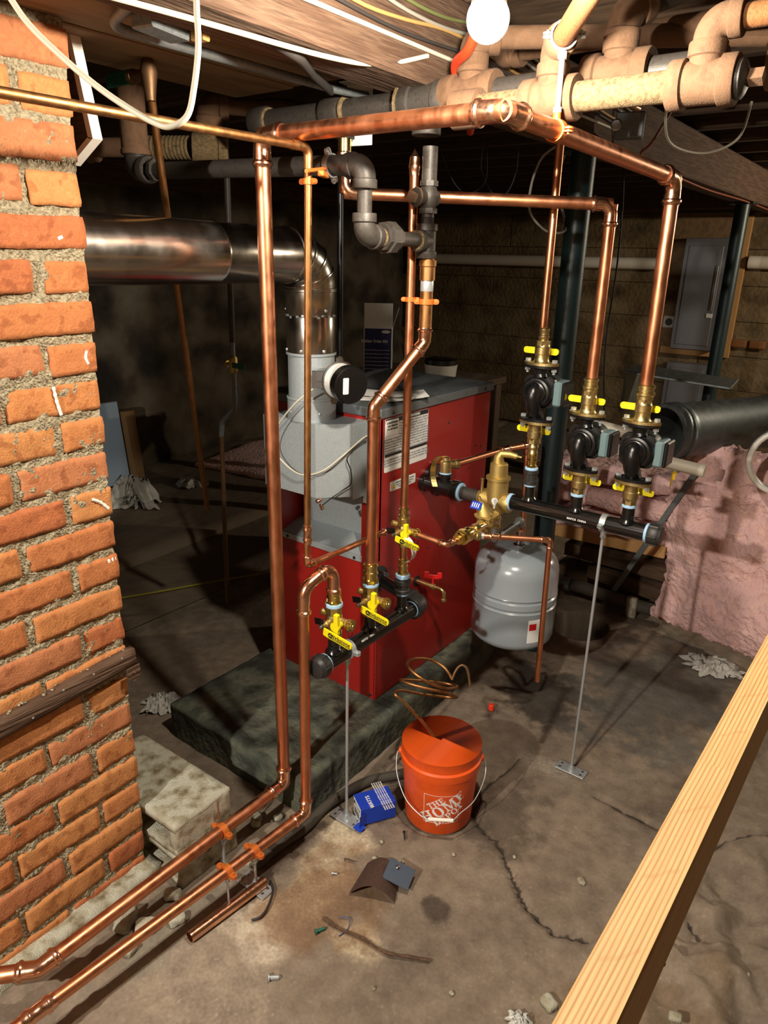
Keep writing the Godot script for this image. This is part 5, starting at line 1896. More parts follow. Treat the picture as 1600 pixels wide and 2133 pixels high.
func circulator(x, z, yl, yu, label):
	var t = thing("circulator_pump", V(x, yl, z), label, "pump")
	var ym = (yl + yu) / 2
	var mb
	for e in [[yl, 1], [yu, -1]]:
		mb = MB.new()
		oval_flange(mb, V(x, e[0] if e[1] > 0 else e[0] - 0.008, z), 0.104, 0.058, 0.008)
		mb.lathe(V(x, e[0], z), UP * e[1], [[0.007, 0.03], [0.012, 0.022], [0.03, 0.018]], 20)
		part(t, "flange", mb, M.black_pump)
		bolts(t, x, z, e[0] - 0.0085, e[0] + 0.0085, 0.0415)
	# volute turned round the z axis: stepped drum facing us
	mb = MB.new()
	mb.lathe(V(x, ym + 0.004, z), ZP, [[-0.012, 0.04], [-0.01, 0.046], [0.012, 0.047], [0.015, 0.044], [0.017, 0.042], [0.022, 0.041], [0.024, 0.035], [0.03, 0.033], [0.032, 0.028], [0.038, 0.024], [0.042, 0.018], [0.043, 0.0]], 36)
	part(t, "volute", mb, M.black_pump)
	# square corner lugs
	mb = MB.new()
	mb.prism(round_poly(0.098, 0.094, 0.02), V(x, ym + 0.004, z - 0.014), XP, UP, V(0, 0, 0.012))
	part(t, "mounting_plate", mb, M.black_pump)
	# suction bend: swells forward out of the drum and down to the lower flange
	mb = MB.new()
	mb.sweep(curve([V(x, yl + 0.004, z), V(x, yl + 0.022, z + 0.008), V(x, yl + 0.045, z + 0.028), V(x, ym - 0.008, z + 0.038), V(x, ym + 0.014, z + 0.032), V(x, ym + 0.024, z + 0.016)], 6), [0.02, 0.02, 0.0202, 0.0204, 0.0207, 0.021, 0.0214, 0.0218, 0.022, 0.0222, 0.0224, 0.0225, 0.0226, 0.0226, 0.0225, 0.0224, 0.0222, 0.022, 0.0218, 0.0215, 0.0212, 0.021, 0.0208, 0.0205, 0.02, 0.019, 0.018, 0.0165, 0.0145, 0.012, 0.009], 22)
	part(t, "suction_bend", mb, M.black_pump)
	mb = MB.new()
	mb.sweep(curve([V(x, yu - 0.004, z), V(x, yu - 0.025, z), V(x + 0.006, yu - 0.04, z + 0.004)], 5), rep(0.0185, 11), 18)
	part(t, "discharge_neck", mb, M.black_pump)
	# motor behind, terminal box on the right
	mb = MB.new()
	mb.lathe(V(x, ym + 0.004, z - 0.014), -ZP, [[0, 0.044], [0.01, 0.046], [0.07, 0.045], [0.085, 0.04], [0.09, 0.03], [0.091, 0.0]], 28)
	part(t, "motor", mb, M.pump_box)
	mb = MB.new()
	mb.box(V(x + 0.056, ym + 0.002, z - 0.034), V(0.026, 0.072, 0.07), Basis(), 0.005)
	part(t, "terminal_box", mb, M.pump_box, "blue grey terminal box")
	mb = MB.new()
	mb.box(V(x + 0.074, ym + 0.002, z - 0.036), V(0.012, 0.07, 0.066), Basis(), 0.004)
	part(t, "box_cover", mb, M.plastic_black)
	return t

func upper_manifold():
	var Z = -1.95
	var Y = 0.884
	var t = thing("supply_manifold", V(-0.72, 0.85, Z), "black painted upper manifold pipe under the three circulators", "manifold")
	var mb = MB.new()
	mb.pipe(V(-0.955, Y - 0.002, Z), V(-0.49, Y, Z), 0.0235, 30)
	var body = part(t, "tube", mb, M.black_paint)
	nipple(t, -0.884, Z, Y + 0.018, 0.95, 0.0152)
	nipple(t, -0.73, Z, Y + 0.018, 0.948, 0.0162)
	nipple(t, -0.576, Z, Y + 0.018, 0.948, 0.0172)
	mb = MB.new()
	mb.lathe(V(-0.512, Y, Z), XP, [[0, 0.0235], [0, 0.0285], [0.003, 0.0305], [0.026, 0.0305], [0.03, 0.028], [0.036, 0.026], [0.037, 0.0]], 28)
	for i in 6:
		var a = TAU * i / 6 + 0.5
		mb.box(V(-0.497, Y + cos(a) * 0.0305, Z + sin(a) * 0.0305), V(0.026, 0.005, 0.005), Basis(XP, -a), 0.001)
	part(t, "end_cap", mb, M.cap_iron, "grey cast iron end cap")
	dope(t, V(-0.516, Y, Z), XP, 0.0245, 0.009)
	letters(body, "print", "MATCO  CHINA", 0.006, V(-0.717, Y - 0.003, Z + 0.0236), XP, UP, M.ink_white)
	clamp_stand(V(-0.64, Y, Z), XP, V(0, 0.0, 1), 0.024, 0.0, "zinc clamp on the tallest threaded rod holding up the upper black manifold", "", M.zinc)
	var names = ["circulator next to the boiler, mounted highest of the three", "middle circulator of the three, on the black manifold", "circulator next to the grey manifold end cap, last of three"]
	var xs = [-0.886, -0.731, -0.577]
	for i in 3:
		var yl = 1.151 if i == 0 else 1.026
		var yu = yl + 0.165
		var x = xs[i]
		circulator(x, Z, yl, yu, "black cast " + names[i])
		isolation_valve(x, Z, yu, 1, [0.0112, 0.0153, 0.0175][i], "brass flange valve above the " + names[i].split(",")[0], 1.0)
		var v = isolation_valve(x, Z, yl, -1, [0.0112, 0.0153, 0.0175][i], "brass flange valve below the " + names[i].split(",")[0], 1.0 if i == 0 else 0.0)
		if i > 0: dope(v, V(x, 0.953, Z), UP, 0.0168, 0.011)
	# coupling under the first valve
	t = thing("coupling_riser", V(-0.885, 0.95, Z), "grey iron coupling and brass adapter under the first circulator", "pipe fitting")
	mb = MB.new()
	mb.lathe(V(-0.885, 0, Z), UP, [[0.952, 0.016], [0.954, 0.0225], [0.966, 0.0225], [0.968, 0.02], [0.986, 0.02], [0.988, 0.0225], [0.999, 0.0225], [1.001, 0.016]], 22)
	mb.box(V(-0.885, 0.977, Z + 0.02), V(0.01, 0.02, 0.006), Basis(), 0.001)
	part(t, "coupling", mb, M.cap_iron)
	dope(t, V(-0.885, 0.951, Z), UP, 0.016, 0.009)
	dope(t, V(-0.885, 1.003, Z), UP, 0.017, 0.009)
	press_adapter(t, -0.885, Z, 1.006, 1.05, 0.0112)
	mb = MB.new()
	mb.pipe(V(-0.885, 1.04, Z), V(-0.885, 1.06, Z), 0.0112, 18)
	part(t, "copper_stub", mb, M.copper)

	# boiler outlet: black tee with flange, relief valve, air separator
	t = thing("outlet_tee", V(-1.2, 0.85, Z), "glossy black iron tee leaving the boiler side toward the air separator", "pipe fitting")
	mb = MB.new()
	mb.lathe(V(BX1 - 0.004, 0.878, Z), XP, [[0, 0.03], [0.02, 0.03], [0.024, 0.026], [0.05, 0.025], [0.09, 0.027]], 24)
	mb.lathe(V(-1.178, 0.876, Z), XP, [[-0.055, 0.026], [-0.05, 0.034], [-0.036, 0.034], [-0.034, 0.029], [0.02, 0.029], [0.022, 0.035], [0.046, 0.035], [0.048, 0.026]], 26)
	mb.lathe(V(-1.192, 0.876, Z), UP, [[0.01, 0.02], [0.036, 0.02], [0.037, 0.0225], [0.05, 0.0225], [0.051, 0.016]], 20)
	mb.lathe(V(BX1 + 0.001, 0.885, Z - 0.055), XP, [[0, 0.05], [0.012, 0.05], [0.016, 0.045], [0.017, 0.0]], 28)
	part(t, "body", mb, M.black_paint)
	dope(t, V(-1.128, 0.874, Z), XP, 0.0275, 0.008)
	mb = MB.new()
	mb.pipe(V(-1.132, 0.874, Z), V(-1.045, 0.872, Z), 0.0215, 24)
	part(t, "nipple", mb, M.iron)
	t = thing("relief_valve", V(-1.19, 0.93, Z), "brass relief valve with flat lever on the black outlet tee", "valve")
	mb = MB.new()
	mb.lathe(V(-1.192, 0, Z), UP, [[0.928, 0.0165], [0.932, 0.0205], [0.962, 0.0205], [0.968, 0.0195], [0.972, 0.014], [0.982, 0.013], [0.984, 0.006]], 20)
	mb.lathe(V(-1.192, 0.956, Z), V(0.55, 0.0, -0.83).normalized(), [[0.01, 0.014], [0.032, 0.014], [0.034, 0.0165], [0.046, 0.0165]], 18)
	part(t, "body", mb, M.brass)
	dope(t, V(-1.192, 0.929, Z), UP, 0.0165, 0.008)
	mb = MB.new()
	var lp = curve([V(-1.192, 0.986, Z), V(-1.214, 0.98, Z + 0.012), V(-1.226, 0.95, Z + 0.022), V(-1.222, 0.915, Z + 0.028), V(-1.208, 0.885, Z + 0.034)], 4)
	for i in lp.size() - 1:
		for e in [[0.001, 1.0], [-0.001, -1.0]]:
			var off = V(0.6, 0, 0.8) * e[0]
			mb.quadf(lp[i] + V(0.007, 0, -0.005) + off, lp[i + 1] + V(0.007, 0, -0.005) + off, lp[i + 1] - V(0.007, 0, -0.005) + off, lp[i] - V(0.007, 0, -0.005) + off, off)
	part(t, "lever", mb, M.brass_bright)
	t = thing("relief_discharge_pipe", V(-1.12, 0.36, -2.3), "copper discharge pipe running from the relief valve back and down behind the tank", "copper pipe")
	var p = [V(-1.17, 0.957, Z - 0.03), V(-1.135, 0.958, -2.26), V(-1.115, 0.95, -2.4), V(-1.09, 0.35, -2.4)]
	for i in 3:
		mb = MB.new()
		mb.pipe(p[i], p[i + 1], 0.0112 if i < 2 else 0.0105, 20)
		part(t, "pipe", mb, M.copper)
	for i in [1, 2]:
		mb = MB.new()
		press_elbow(mb, p[i], (p[i - 1] - p[i]).normalized(), (p[i + 1] - p[i]).normalized(), 0.0112, 2.0, 1.9)
		part(t, "elbow", mb, M.copper_fit)
	t = thing("air_separator", V(-0.995, 0.84, Z), "gold brass air separator standing on the pipe between boiler and manifold", "air separator")
	mb = MB.new()
	mb.lathe(V(-0.995, 0, Z), UP, [[0.812, 0.016], [0.83, 0.018], [0.838, 0.03], [0.85, 0.0345], [0.895, 0.0345], [0.905, 0.034], [0.945, 0.034], [0.947, 0.039], [0.955, 0.039], [0.957, 0.03], [0.958, 0.029], [0.996, 0.028], [1.0, 0.024], [1.002, 0.0]], 30)
	mb.lathe(V(-0.995, 0.874, Z), XP, [[-0.062, 0.024], [-0.05, 0.028], [-0.048, 0.032], [-0.03, 0.03], [0.03, 0.03], [0.04, 0.032], [0.052, 0.029], [0.054, 0.024]], 24)
	part(t, "body", mb, M.brass_cast)
	mb = MB.new()
	mb.sweep([V(-0.998, 0.998, Z), V(-0.998, 1.018, Z), V(-0.99, 1.03, Z - 0.002), V(-0.965, 1.03, Z - 0.01), V(-0.945, 1.026, Z - 0.016)], [0.018, 0.016, 0.013, 0.0105, 0.009], 16)
	mb.lathe(V(-0.946, 1.026, Z - 0.016), V(0.95, -0.1, -0.28).normalized(), [[0, 0.006], [0.006, 0.0045], [0.01, 0.003], [0.016, 0.003]], 10)
	part(t, "vent_cap", mb, M.brass_cast)
	mb = MB.new()
	var fd = V(0.3, 0, 0.954)
	mb.prism([Vector2(-0.0065, 0.006), Vector2(-0.0105, 0.013), Vector2(-0.008, 0.021), Vector2(0, 0.024), Vector2(0.008, 0.021), Vector2(0.0105, 0.013), Vector2(0.0065, 0.006), Vector2(0.003, -0.004), Vector2(0.003, -0.012), Vector2(-0.003, -0.012), Vector2(-0.003, -0.004)], V(-0.995, 0.87, Z) + fd * 0.0345, V(0.954, 0, -0.3), UP, fd * 0.001)
	part(t, "badge", mb, M.label_white, "small white key shaped badge")
	dope(t, V(-0.945, 0.88, Z), XP, 0.025, 0.012)
	# expansion tank hanging behind
	var tc = V(-1.005, 0, -2.17)
	t = thing("expansion_tank", V(tc.x, 0.275, tc.z), "round grey steel expansion tank hanging behind the manifold", "tank")
	mb = MB.new()
	var pr = []
	var R = 0.15
	for i in 9:
		var a = PI / 2 * i / 8.0
		pr.append([0.275 + 0.05 * (1 - cos(a)), R * pow(sin(a), 0.7)])
	pr += [[0.37, R], [0.44, R], [0.444, R + 0.002], [0.449, R - 0.003], [0.455, R - 0.003], [0.46, R + 0.002], [0.48, R + 0.002], [0.485, R - 0.003], [0.491, R - 0.003], [0.496, R + 0.002], [0.5, R], [0.565, R]]
	for i in range(1, 9):
		var a = PI / 2 * i / 8.0
		pr.append([0.565 + 0.085 * sin(a), R * pow(cos(a), 0.62) if i < 8 else 0.0])
	mb.lathe(V(tc.x, 0, tc.z), UP, pr, 48)
	var sh = part(t, "shell", mb, M.tank)
	mb = MB.new()
	mb.lathe(V(tc.x, 0, tc.z), UP, [[0.64, 0.022], [0.652, 0.02], [0.654, 0.012], [0.7, 0.012]], 18)
	part(t, "connection", mb, M.steel)
	# curved sticker on the right of the shell
	mb = MB.new()
	for i in 8:
		var a0 = -0.75 + i * 0.06
		var a1 = a0 + 0.06
		var d0 = V(cos(a0), 0, -sin(a0))
		var d1 = V(cos(a1), 0, -sin(a1))
		mb.quadf(V(tc.x, 0.335, tc.z) + d0 * (R + 0.0008), V(tc.x, 0.335, tc.z) + d1 * (R + 0.0008), V(tc.x, 0.425, tc.z) + d1 * (R + 0.0008), V(tc.x, 0.425, tc.z) + d0 * (R + 0.0008), d0)
	var st = part(sh, "sticker", mb, M.label_white, "printed sticker")
	mb = MB.new()
	for i in 3:
		var a0 = -0.72 + i * 0.06
		var d0 = V(cos(a0), 0, -sin(a0))
		var d1 = V(cos(a0 + 0.06), 0, -sin(a0 + 0.06))
		mb.quadf(V(tc.x, 0.385, tc.z) + d0 * (R + 0.0014), V(tc.x, 0.385, tc.z) + d1 * (R + 0.0014), V(tc.x, 0.41, tc.z) + d1 * (R + 0.0014), V(tc.x, 0.41, tc.z) + d0 * (R + 0.0014), d0)
	part(st, "red_panel", mb, M.gasket_red)
	t = thing("tank_branch", V(-0.995, 0.72, -2.05), "grey steel pipe and elbows linking the air separator to the expansion tank", "pipe fitting")
	mb = MB.new()
	mb.pipe(V(-0.993, 0.815, Z), V(-0.993, 0.76, Z), 0.0115, 18)
	iron_elbow(mb, V(-0.993, 0.742, Z), UP, (V(tc.x, 0.742, tc.z) - V(-0.993, 0.742, Z)).normalized(), 0.0105, 1.0)
	mb.pipe(V(-0.993, 0.742, Z - 0.02), V(tc.x, 0.742, tc.z), 0.0095, 18)
	iron_elbow(mb, V(tc.x, 0.742, tc.z), -UP, ZP, 0.0105, 1.0)
	part(t, "pipe", mb, M.galv_old)
	mb = MB.new()
	hexa(mb, V(-0.993, 0.79, Z), UP, 0.017, 0.02, 8)
	iron_tee(mb, V(-0.993, 0.803, Z), UP, ZP, 0.0125, 0.011, 1.6)
	part(t, "brass_tee", mb, M.brass)

# ---------------------------------------------------------------- make-up water
func feed_assembly():
	var mb
	var t = thing("feed_elbow_pipe", V(-0.98, 0.85, -1.58), "short copper tube with small press elbow between the feed valve and backflow preventer", "copper pipe")
	var p = [V(-1.085, 0.866, -1.568), V(-0.944, 0.852, -1.574), V(-0.942, 0.853, -1.63)]
	for i in 2:
		mb = MB.new()
		mb.pipe(p[i], p[i + 1], 0.0079, 18)
		part(t, "pipe", mb, M.copper)
	mb = MB.new()
	press_elbow(mb, p[1], (p[0] - p[1]).normalized(), (p[2] - p[1]).normalized(), 0.008, 2.0, 2.0)
	part(t, "elbow", mb, M.copper_fit)
	t = thing("backflow_preventer", V(-0.941, 0.82, -1.69), "shiny brass backflow preventer in front of the grey tank", "valve")
	mb = MB.new()
	var o = V(-0.942, 0.853, -1.615)
	mb.lathe(o, -ZP, [[0, 0.011], [0.012, 0.011], [0.013, 0.009]], 18)
	hexa(mb, o - ZP * 0.013, -ZP, 0.0175, 0.016)
	hexa(mb, o - ZP * 0.032, -ZP, 0.0235, 0.016, 8)
	mb.lathe(o, -ZP, [[0.048, 0.0205], [0.062, 0.022], [0.082, 0.02], [0.09, 0.016], [0.104, 0.014]], 20)
	hexa(mb, o - ZP * 0.1, -ZP, 0.0185, 0.02, 8)
	mb.lathe(o, -ZP, [[0.118, 0.0115], [0.16, 0.0105]], 16)
	part(t, "body", mb, M.brass_bright)
	mb = MB.new()
	mb.lathe(o - ZP * 0.062, V(0.62, -0.18, -0.76).normalized(), [[0.0, 0.013], [0.026, 0.0125], [0.028, 0.0145], [0.04, 0.0145], [0.042, 0.011]], 16)
	part(t, "vent_outlet", mb, M.brass)
	# reducing valve with blue tag
	t = thing("reducing_valve", V(-0.97, 0.82, -1.84), "cast brass pressure reducing valve with blue plate on its bonnet", "valve")
	var c = V(-0.955, 0.852, -1.815)
	mb = MB.new()
	mb.box(c, V(0.05, 0.034, 0.05), Basis(UP, 0.2), 0.008)
	mb.lathe(c, -ZP, [[-0.04, 0.0125], [0.0, 0.014], [0.05, 0.014], [0.052, 0.0165], [0.062, 0.0165]], 18)
	mb.lathe(c, -UP, [[0.0, 0.02], [0.03, 0.016], [0.034, 0.01]], 16)
	part(t, "body", mb, M.brass_cast)
	mb = MB.new()
	mb.prism(round_poly(0.062, 0.062, 0.012), c + V(0, 0.016, 0), XP, ZP, V(0, 0.006, 0))
	mb.lathe(c, V(-0.28, 0.94, 0.18).normalized(), [[0.02, 0.028], [0.028, 0.026], [0.05, 0.017], [0.062, 0.012], [0.066, 0.006], [0.082, 0.005], [0.084, 0.0]], 22)
	for e in [[-1, -1], [1, -1], [1, 1], [-1, 1]]:
		mb.lathe(c + V(e[0] * 0.025, 0.021, e[1] * 0.025), UP, [[0, 0.0045], [0.004, 0.0045], [0.005, 0.003]], 8)
	part(t, "bonnet", mb, M.brass_cast)
	mb = MB.new()
	var n = V(-0.05, 0.55, 0.83).normalized()
	var ex = UP.cross(n).normalized()
	mb.prism(round_poly(0.036, 0.024, 0.002), c + V(-0.024, 0.052, 0.026), ex, n.cross(ex), n * 0.001)
	var tg = part(t, "blue_plate", mb, M.blue, "blue printed plate")
	mb = MB.new()
	for i in 4:
		mb.box(c + V(-0.024, 0.052, 0.026) + n * 0.0014 + ex * (-0.012 + i * 0.007), V(0.003, 0.014, 0.0003), Basis(ex, n.cross(ex), n), 0.0001)
	part(tg, "white_print", mb, M.ink_white)
	mb = MB.new()
	mb.pipe(c + V(0, 0, -0.05), V(-0.985, 0.806, -1.94), 0.0105, 16)
	part(t, "outlet", mb, M.brass)
	dope(t, c + V(-0.006, -0.006, -0.062), V(-0.25, -0.3, -0.9).normalized(), 0.012, 0.009)
	mb = MB.new()
	mb.lathe(V(-1.04, 0.89, -1.93), UP, [[0, 0.006], [0.004, 0.005], [0.05, 0.0045], [0.052, 0.007], [0.056, 0.007]], 10)
	part(t, "vent_screw", mb, M.brass)
	# vent drain pipe
	t = thing("vent_drain_pipe", V(-0.752, 0.35, -1.845), "thin copper drain tube turning down in front of the grey tank", "copper pipe")
	var a = o - ZP * 0.062 + V(0.62, -0.18, -0.76).normalized() * 0.038
	p = [a, V(-0.747, 0.842, -1.82), V(-0.752, 0.352, -1.85)]
	for i in 2:
		mb = MB.new()
		mb.pipe(p[i], p[i + 1], 0.0084, 18)
		part(t, "pipe", mb, M.copper)
	mb = MB.new()
	press_elbow(mb, p[1], (p[0] - p[1]).normalized(), (p[2] - p[1]).normalized(), 0.0084, 2.0, 1.8)
	part(t, "elbow", mb, M.copper_fit)
	mb = MB.new()
	var dd = (p[1] - p[0]).normalized()
	mb.lathe(a, dd, [[0, 0.0105], [0.014, 0.0105], [0.015, 0.0095]], 16)
	part(t, "adapter", mb, M.zinc)
	mb = MB.new()
	press_sleeve(mb, a + dd * 0.03, dd, 0.0084, 0.034)
	part(t, "press_socket", mb, M.copper_fit)

# ---------------------------------------------------------------- things on the floor
# crumpled sheet: a disc-like patch with folds, thick enough to cast shade
func rag(c, w, d, h, sd, turn, cells = 34):
	var mb = MB.new()
	var f = noise(sd, 1.1, 2)
	var g = noise(sd + 1, 1.9, 2)
	var e = noise(sd + 2, 1.2, 2)
	var bs = Basis(UP, turn)
	for i in cells + 1:
		for j in cells + 1:
			var a = -1.0 + 2.0 * i / cells
			var b = -1.0 + 2.0 * j / cells
			var rr = sqrt(a * a + b * b)
			var an = atan2(b, a)
			var s = max(abs(a), abs(b)) / max(rr, 0.001) * (0.85 + 0.5 * e.get_noise_2d(cos(an) * 1.4 + 5.0, sin(an) * 1.4))
			var u2 = a + 0.25 * f.get_noise_2d(a * 1.5 + 9.0, b * 1.5)
			var w2 = b + 0.25 * f.get_noise_2d(b * 1.5, a * 1.5 + 4.0)
			var k = 1.0 - pow(max(abs(a), abs(b)), 3.0)
			# ridged folds
			var fold = pow(1.0 - min(1.0, abs(f.get_noise_2d(u2 * 1.1, w2 * 0.8)) * 2.0), 1.3) * 0.6 + pow(1.0 - min(1.0, abs(g.get_noise_2d(u2, w2)) * 2.2), 1.3) * 0.22
			var y = max(0.002, 0.003 + (k * (0.25 + fold) + (1.0 - k) * 0.12 * max(0.0, f.get_noise_2d(an * 3.0, 1.0) * 3.0)) * h)
			mb.vert(c + bs * V(a * s * w / 2 + 0.04 * w * g.get_noise_2d(b * 2.0, a), y, b * s * d / 2 + 0.04 * d * g.get_noise_2d(a * 2.0, b + 3.0)), UP)
	for i in cells:
		for j in cells:
			var q = i * (cells + 1) + j
			mb.face(q, q + 1, q + cells + 1, UP)
			mb.face(q + 1, q + cells + 2, q + cells + 1, UP)
	mb.smooth()
	return mb

func floor_things():
	var mb
	# bucket
	var c = V(-0.889, 0.002, -1.516)
	var t = thing("orange_bucket", c, "orange plastic bucket with white lettering and a wire bail standing on the floor", "bucket")
	mb = MB.new()
	mb.lathe(c, UP, [[0.0, 0.0], [0.0, 0.096], [0.006, 0.1005], [0.196, 0.1135], [0.197, 0.119], [0.203, 0.12], [0.224, 0.1208], [0.228, 0.1165], [0.229, 0.1155], [0.258, 0.1168], [0.262, 0.1185], [0.264, 0.1178], [0.264, 0.1155], [0.258, 0.114], [0.2, 0.1105], [0.008, 0.098], [0.006, 0.0]], 64, false, false)
	var body = part(t, "shell", mb, M.orange)
	var f = V(0.506, 0, 0.863)
	var r = V(0.863, 0, -0.506)
	var ld = V(r.x, 0, r.z)
	for e in [-1, 1]:
		mb = MB.new()
		mb.lathe(c + V(0, 0.212, 0) + ld * e * 0.118, ld * e, [[0, 0.011], [0.006, 0.01], [0.009, 0.006]], 14)
		part(body, "bail_lug", mb, M.orange)
	mb = MB.new()
	var g0 = c + f * 0.122 - r * 0.026 + V(0, 0.077, 0)
	var g1 = c + f * 0.122 + r * 0.046 + V(0, 0.081, 0)
	tube(mb, curve([c - ld * 0.124 + V(0, 0.212, 0), c - ld * 0.131 + f * 0.006 + V(0, 0.2, 0), c - ld * 0.126 + f * 0.04 + V(0, 0.155, 0), c - ld * 0.095 + f * 0.085 + V(0, 0.108, 0), c - r * 0.05 + f * 0.116 + V(0, 0.083, 0), g0], 7), 0.0016, 8)
	var bail = part(t, "bail_wire", mb, M.zinc)
	mb = MB.new()
	tube(mb, curve([g1, c + r * 0.064 + f * 0.108 + V(0, 0.096, 0), c + ld * 0.103 + f * 0.08 + V(0, 0.122, 0), c + ld * 0.13 + f * 0.035 + V(0, 0.165, 0), c + ld * 0.132 + f * 0.006 + V(0, 0.2, 0), c + ld * 0.124 + V(0, 0.212, 0)], 7), 0.0016, 8)
	part(t, "bail_wire", mb, M.zinc)
	mb = MB.new()
	mb.lathe(g0, (g1 - g0).normalized(), [[0, 0.003], [0, 0.0052], [0.001, 0.0056], [0.035, 0.0053], [(g1 - g0).length() - 0.001, 0.0056], [(g1 - g0).length(), 0.0052], [(g1 - g0).length(), 0.003]], 14)
	part(bail, "grip", mb, M.paint_white, "white plastic grip")
	# printed square and words, following the wall of the bucket
	var pc = c + V(0, 0.1, 0)
	var pd = (f + r * 0.1).normalized()
	var pr = V(pd.z, 0, -pd.x)
	var R = 0.1068
	var tilt = (UP + pd * 0.066).normalized()
	mb = MB.new()
	var hw = 0.052
	for e in [-1, 1]:
		for i in 16:
			var a0 = (-hw + 2 * hw * i / 16.0) / R
			var a1 = (-hw + 2 * hw * (i + 1) / 16.0) / R
			for q in [0.0]:
				var y = e * 0.051
				var rad = R + 0.0009 + y * 0.066
				var d0 = pd * cos(a0) + pr * sin(a0)
				var d1 = pd * cos(a1) + pr * sin(a1)
				mb.quadf(pc + d0 * rad + V(0, y - 0.0007, 0), pc + d1 * rad + V(0, y - 0.0007, 0), pc + d1 * rad + V(0, y + 0.0007, 0), pc + d0 * rad + V(0, y + 0.0007, 0), d0)
		var aa = e * hw / R
		var dd = pd * cos(aa) + pr * sin(aa)
		var sd = -pd * sin(aa) + pr * cos(aa)
		mb.quadf(pc + dd * (R + 0.0009 - 0.0034) + V(0, -0.0515, 0) - sd * 0.0007, pc + dd * (R + 0.0009 - 0.0034) + V(0, -0.0515, 0) + sd * 0.0007, pc + dd * (R + 0.0009 + 0.0034) + V(0, 0.0515, 0) + sd * 0.0007, pc + dd * (R + 0.0009 + 0.0034) + V(0, 0.0515, 0) - sd * 0.0007, dd)
	part(body, "printed_square", mb, M.ink_white)
	for q in [["THE", 0.0195, Vector2(-0.017, 0.021)], ["HOME", 0.035, Vector2(0.006, 0.003)], ["DEPOT", 0.0215, Vector2(0.022, -0.023)]]:
		letters(body, "print", q[0], q[1], pc + pd * (R + 0.0006), pr, tilt, M.ink_white, "Droid Serif", true, R, 0.66, q[2])
	# soft copper coil
	t = thing("copper_coil", V(-0.98, 0.2, -1.56), "loose coil of thin soft copper tube sticking out of the orange bucket", "copper tube")
	mb = MB.new()
	tube(mb, curve([V(-0.845, 0.105, -1.552), V(-0.885, 0.209, -1.526), V(-0.941, 0.301, -1.500), V(-0.998, 0.376, -1.465), V(-1.022, 0.397, -1.456), V(-1.030, 0.385, -1.497), V(-1.013, 0.329, -1.591), V(-0.969, 0.299, -1.663), V(-0.925, 0.323, -1.653), V(-0.911, 0.392, -1.563), V(-0.962, 0.417, -1.509), V(-1.018, 0.420, -1.496), V(-1.038, 0.409, -1.515), V(-1.022, 0.368, -1.602), V(-0.978, 0.339, -1.674), V(-0.932, 0.354, -1.662), V(-0.914, 0.404, -1.566), V(-0.950, 0.439, -1.515), V(-0.994, 0.459, -1.504), V(-1.032, 0.459, -1.529), V(-1.058, 0.432, -1.603), V(-1.042, 0.404, -1.669), V(-1.000, 0.382, -1.690), V(-0.958, 0.363, -1.673)], 6), 0.0047, 12)
	part(t, "long_coil", mb, M.old_copper)
	mb = MB.new()
	tube(mb, curve([V(-0.958, 0.362, -1.673), V(-0.956, 0.382, -1.683), V(-0.951, 0.399, -1.695), V(-0.940, 0.405, -1.705), V(-0.925, 0.390, -1.709), V(-0.909, 0.346, -1.702)], 6), 0.0043, 12)
	part(t, "hooked_end", mb, M.old_dark)
	# carton
	t = thing("valve_carton", V(-1.058, 0.0, -1.379), "small blue printed carton lying open beside the floor plate", "carton")
	var bs = Basis(UP, 1.02)
	var bc = V(-1.035, 0.033, -1.385)
	mb = MB.new()
	mb.box(bc, V(0.112, 0.06, 0.07), bs * Basis(ZP, 0.0), 0.001)
	var bx = part(t, "box", mb, M.blue)
	mb = MB.new()
	mb.box(bc + bs * V(-0.0563, 0, 0), V(0.0008, 0.056, 0.066), bs, 0.0002)
	var wl = part(bx, "end_label", mb, M.label_white, "white end label with bar code")
	mb = MB.new()
	for i in 11: mb.box(bc + bs * V(-0.0569, -0.01, -0.02 + i * 0.004), V(0.0004, 0.022, 0.0014 + 0.0008 * (i % 3)), bs, 0.0001)
	mb.box(bc + bs * V(-0.0569, 0.015, 0), V(0.0004, 0.012, 0.05), bs, 0.0001)
	part(wl, "bars", mb, M.ink)
	letters(wl, "print", "WATTS", 0.008, bc + bs * V(-0.0573, 0.0155, 0.004), bs * V(0, 0, 1), bs * UP, M.ink_white)
	letters(bx, "print", "WATTS", 0.012, bc + bs * V(-0.02, 0.0304, 0.012), bs * V(0, 0, -1), bs * V(-1, 0, 0), M.ink_white)
	for i in 5: letters(bx, "print", "water safety and flow control products", 0.003, bc + bs * V(0.012 + i * 0.007, 0.0304, 0.0), bs * V(0, 0, -1), bs * V(-1, 0, 0), M.ink_white)
	mb = MB.new()
	mb.box(bc + bs * V(-0.063, -0.026, 0.042), V(0.026, 0.001, 0.03), bs * Basis(UP, 0.5) * Basis(ZP, 0.12), 0.0003)
	mb.box(bc + bs * V(-0.05, -0.006, 0.04), V(0.03, 0.04, 0.001), bs * Basis(UP, 0.4), 0.0003)
	part(t, "flap", mb, M.blue)
	# hose along the pad
	mb = MB.new()
	tube(mb, curve([V(-1.165, 0.016, -1.02), V(-1.165, 0.016, -1.1), V(-1.152, 0.016, -1.204), V(-1.16, 0.016, -1.317), V(-1.13, 0.016, -1.466), V(-1.06, 0.016, -1.575), V(-1.02, 0.016, -1.72), V(-1.05, 0.016, -1.9)], 8), 0.0155, 14)
	one("floor_hose", V(-1.13, 0, -1.3), mb, M.rubber, "dusty dark rubber hose lying along the side of the concrete pad", "hose")
	# bent scraps of sheet metal
	mb = MB.new()
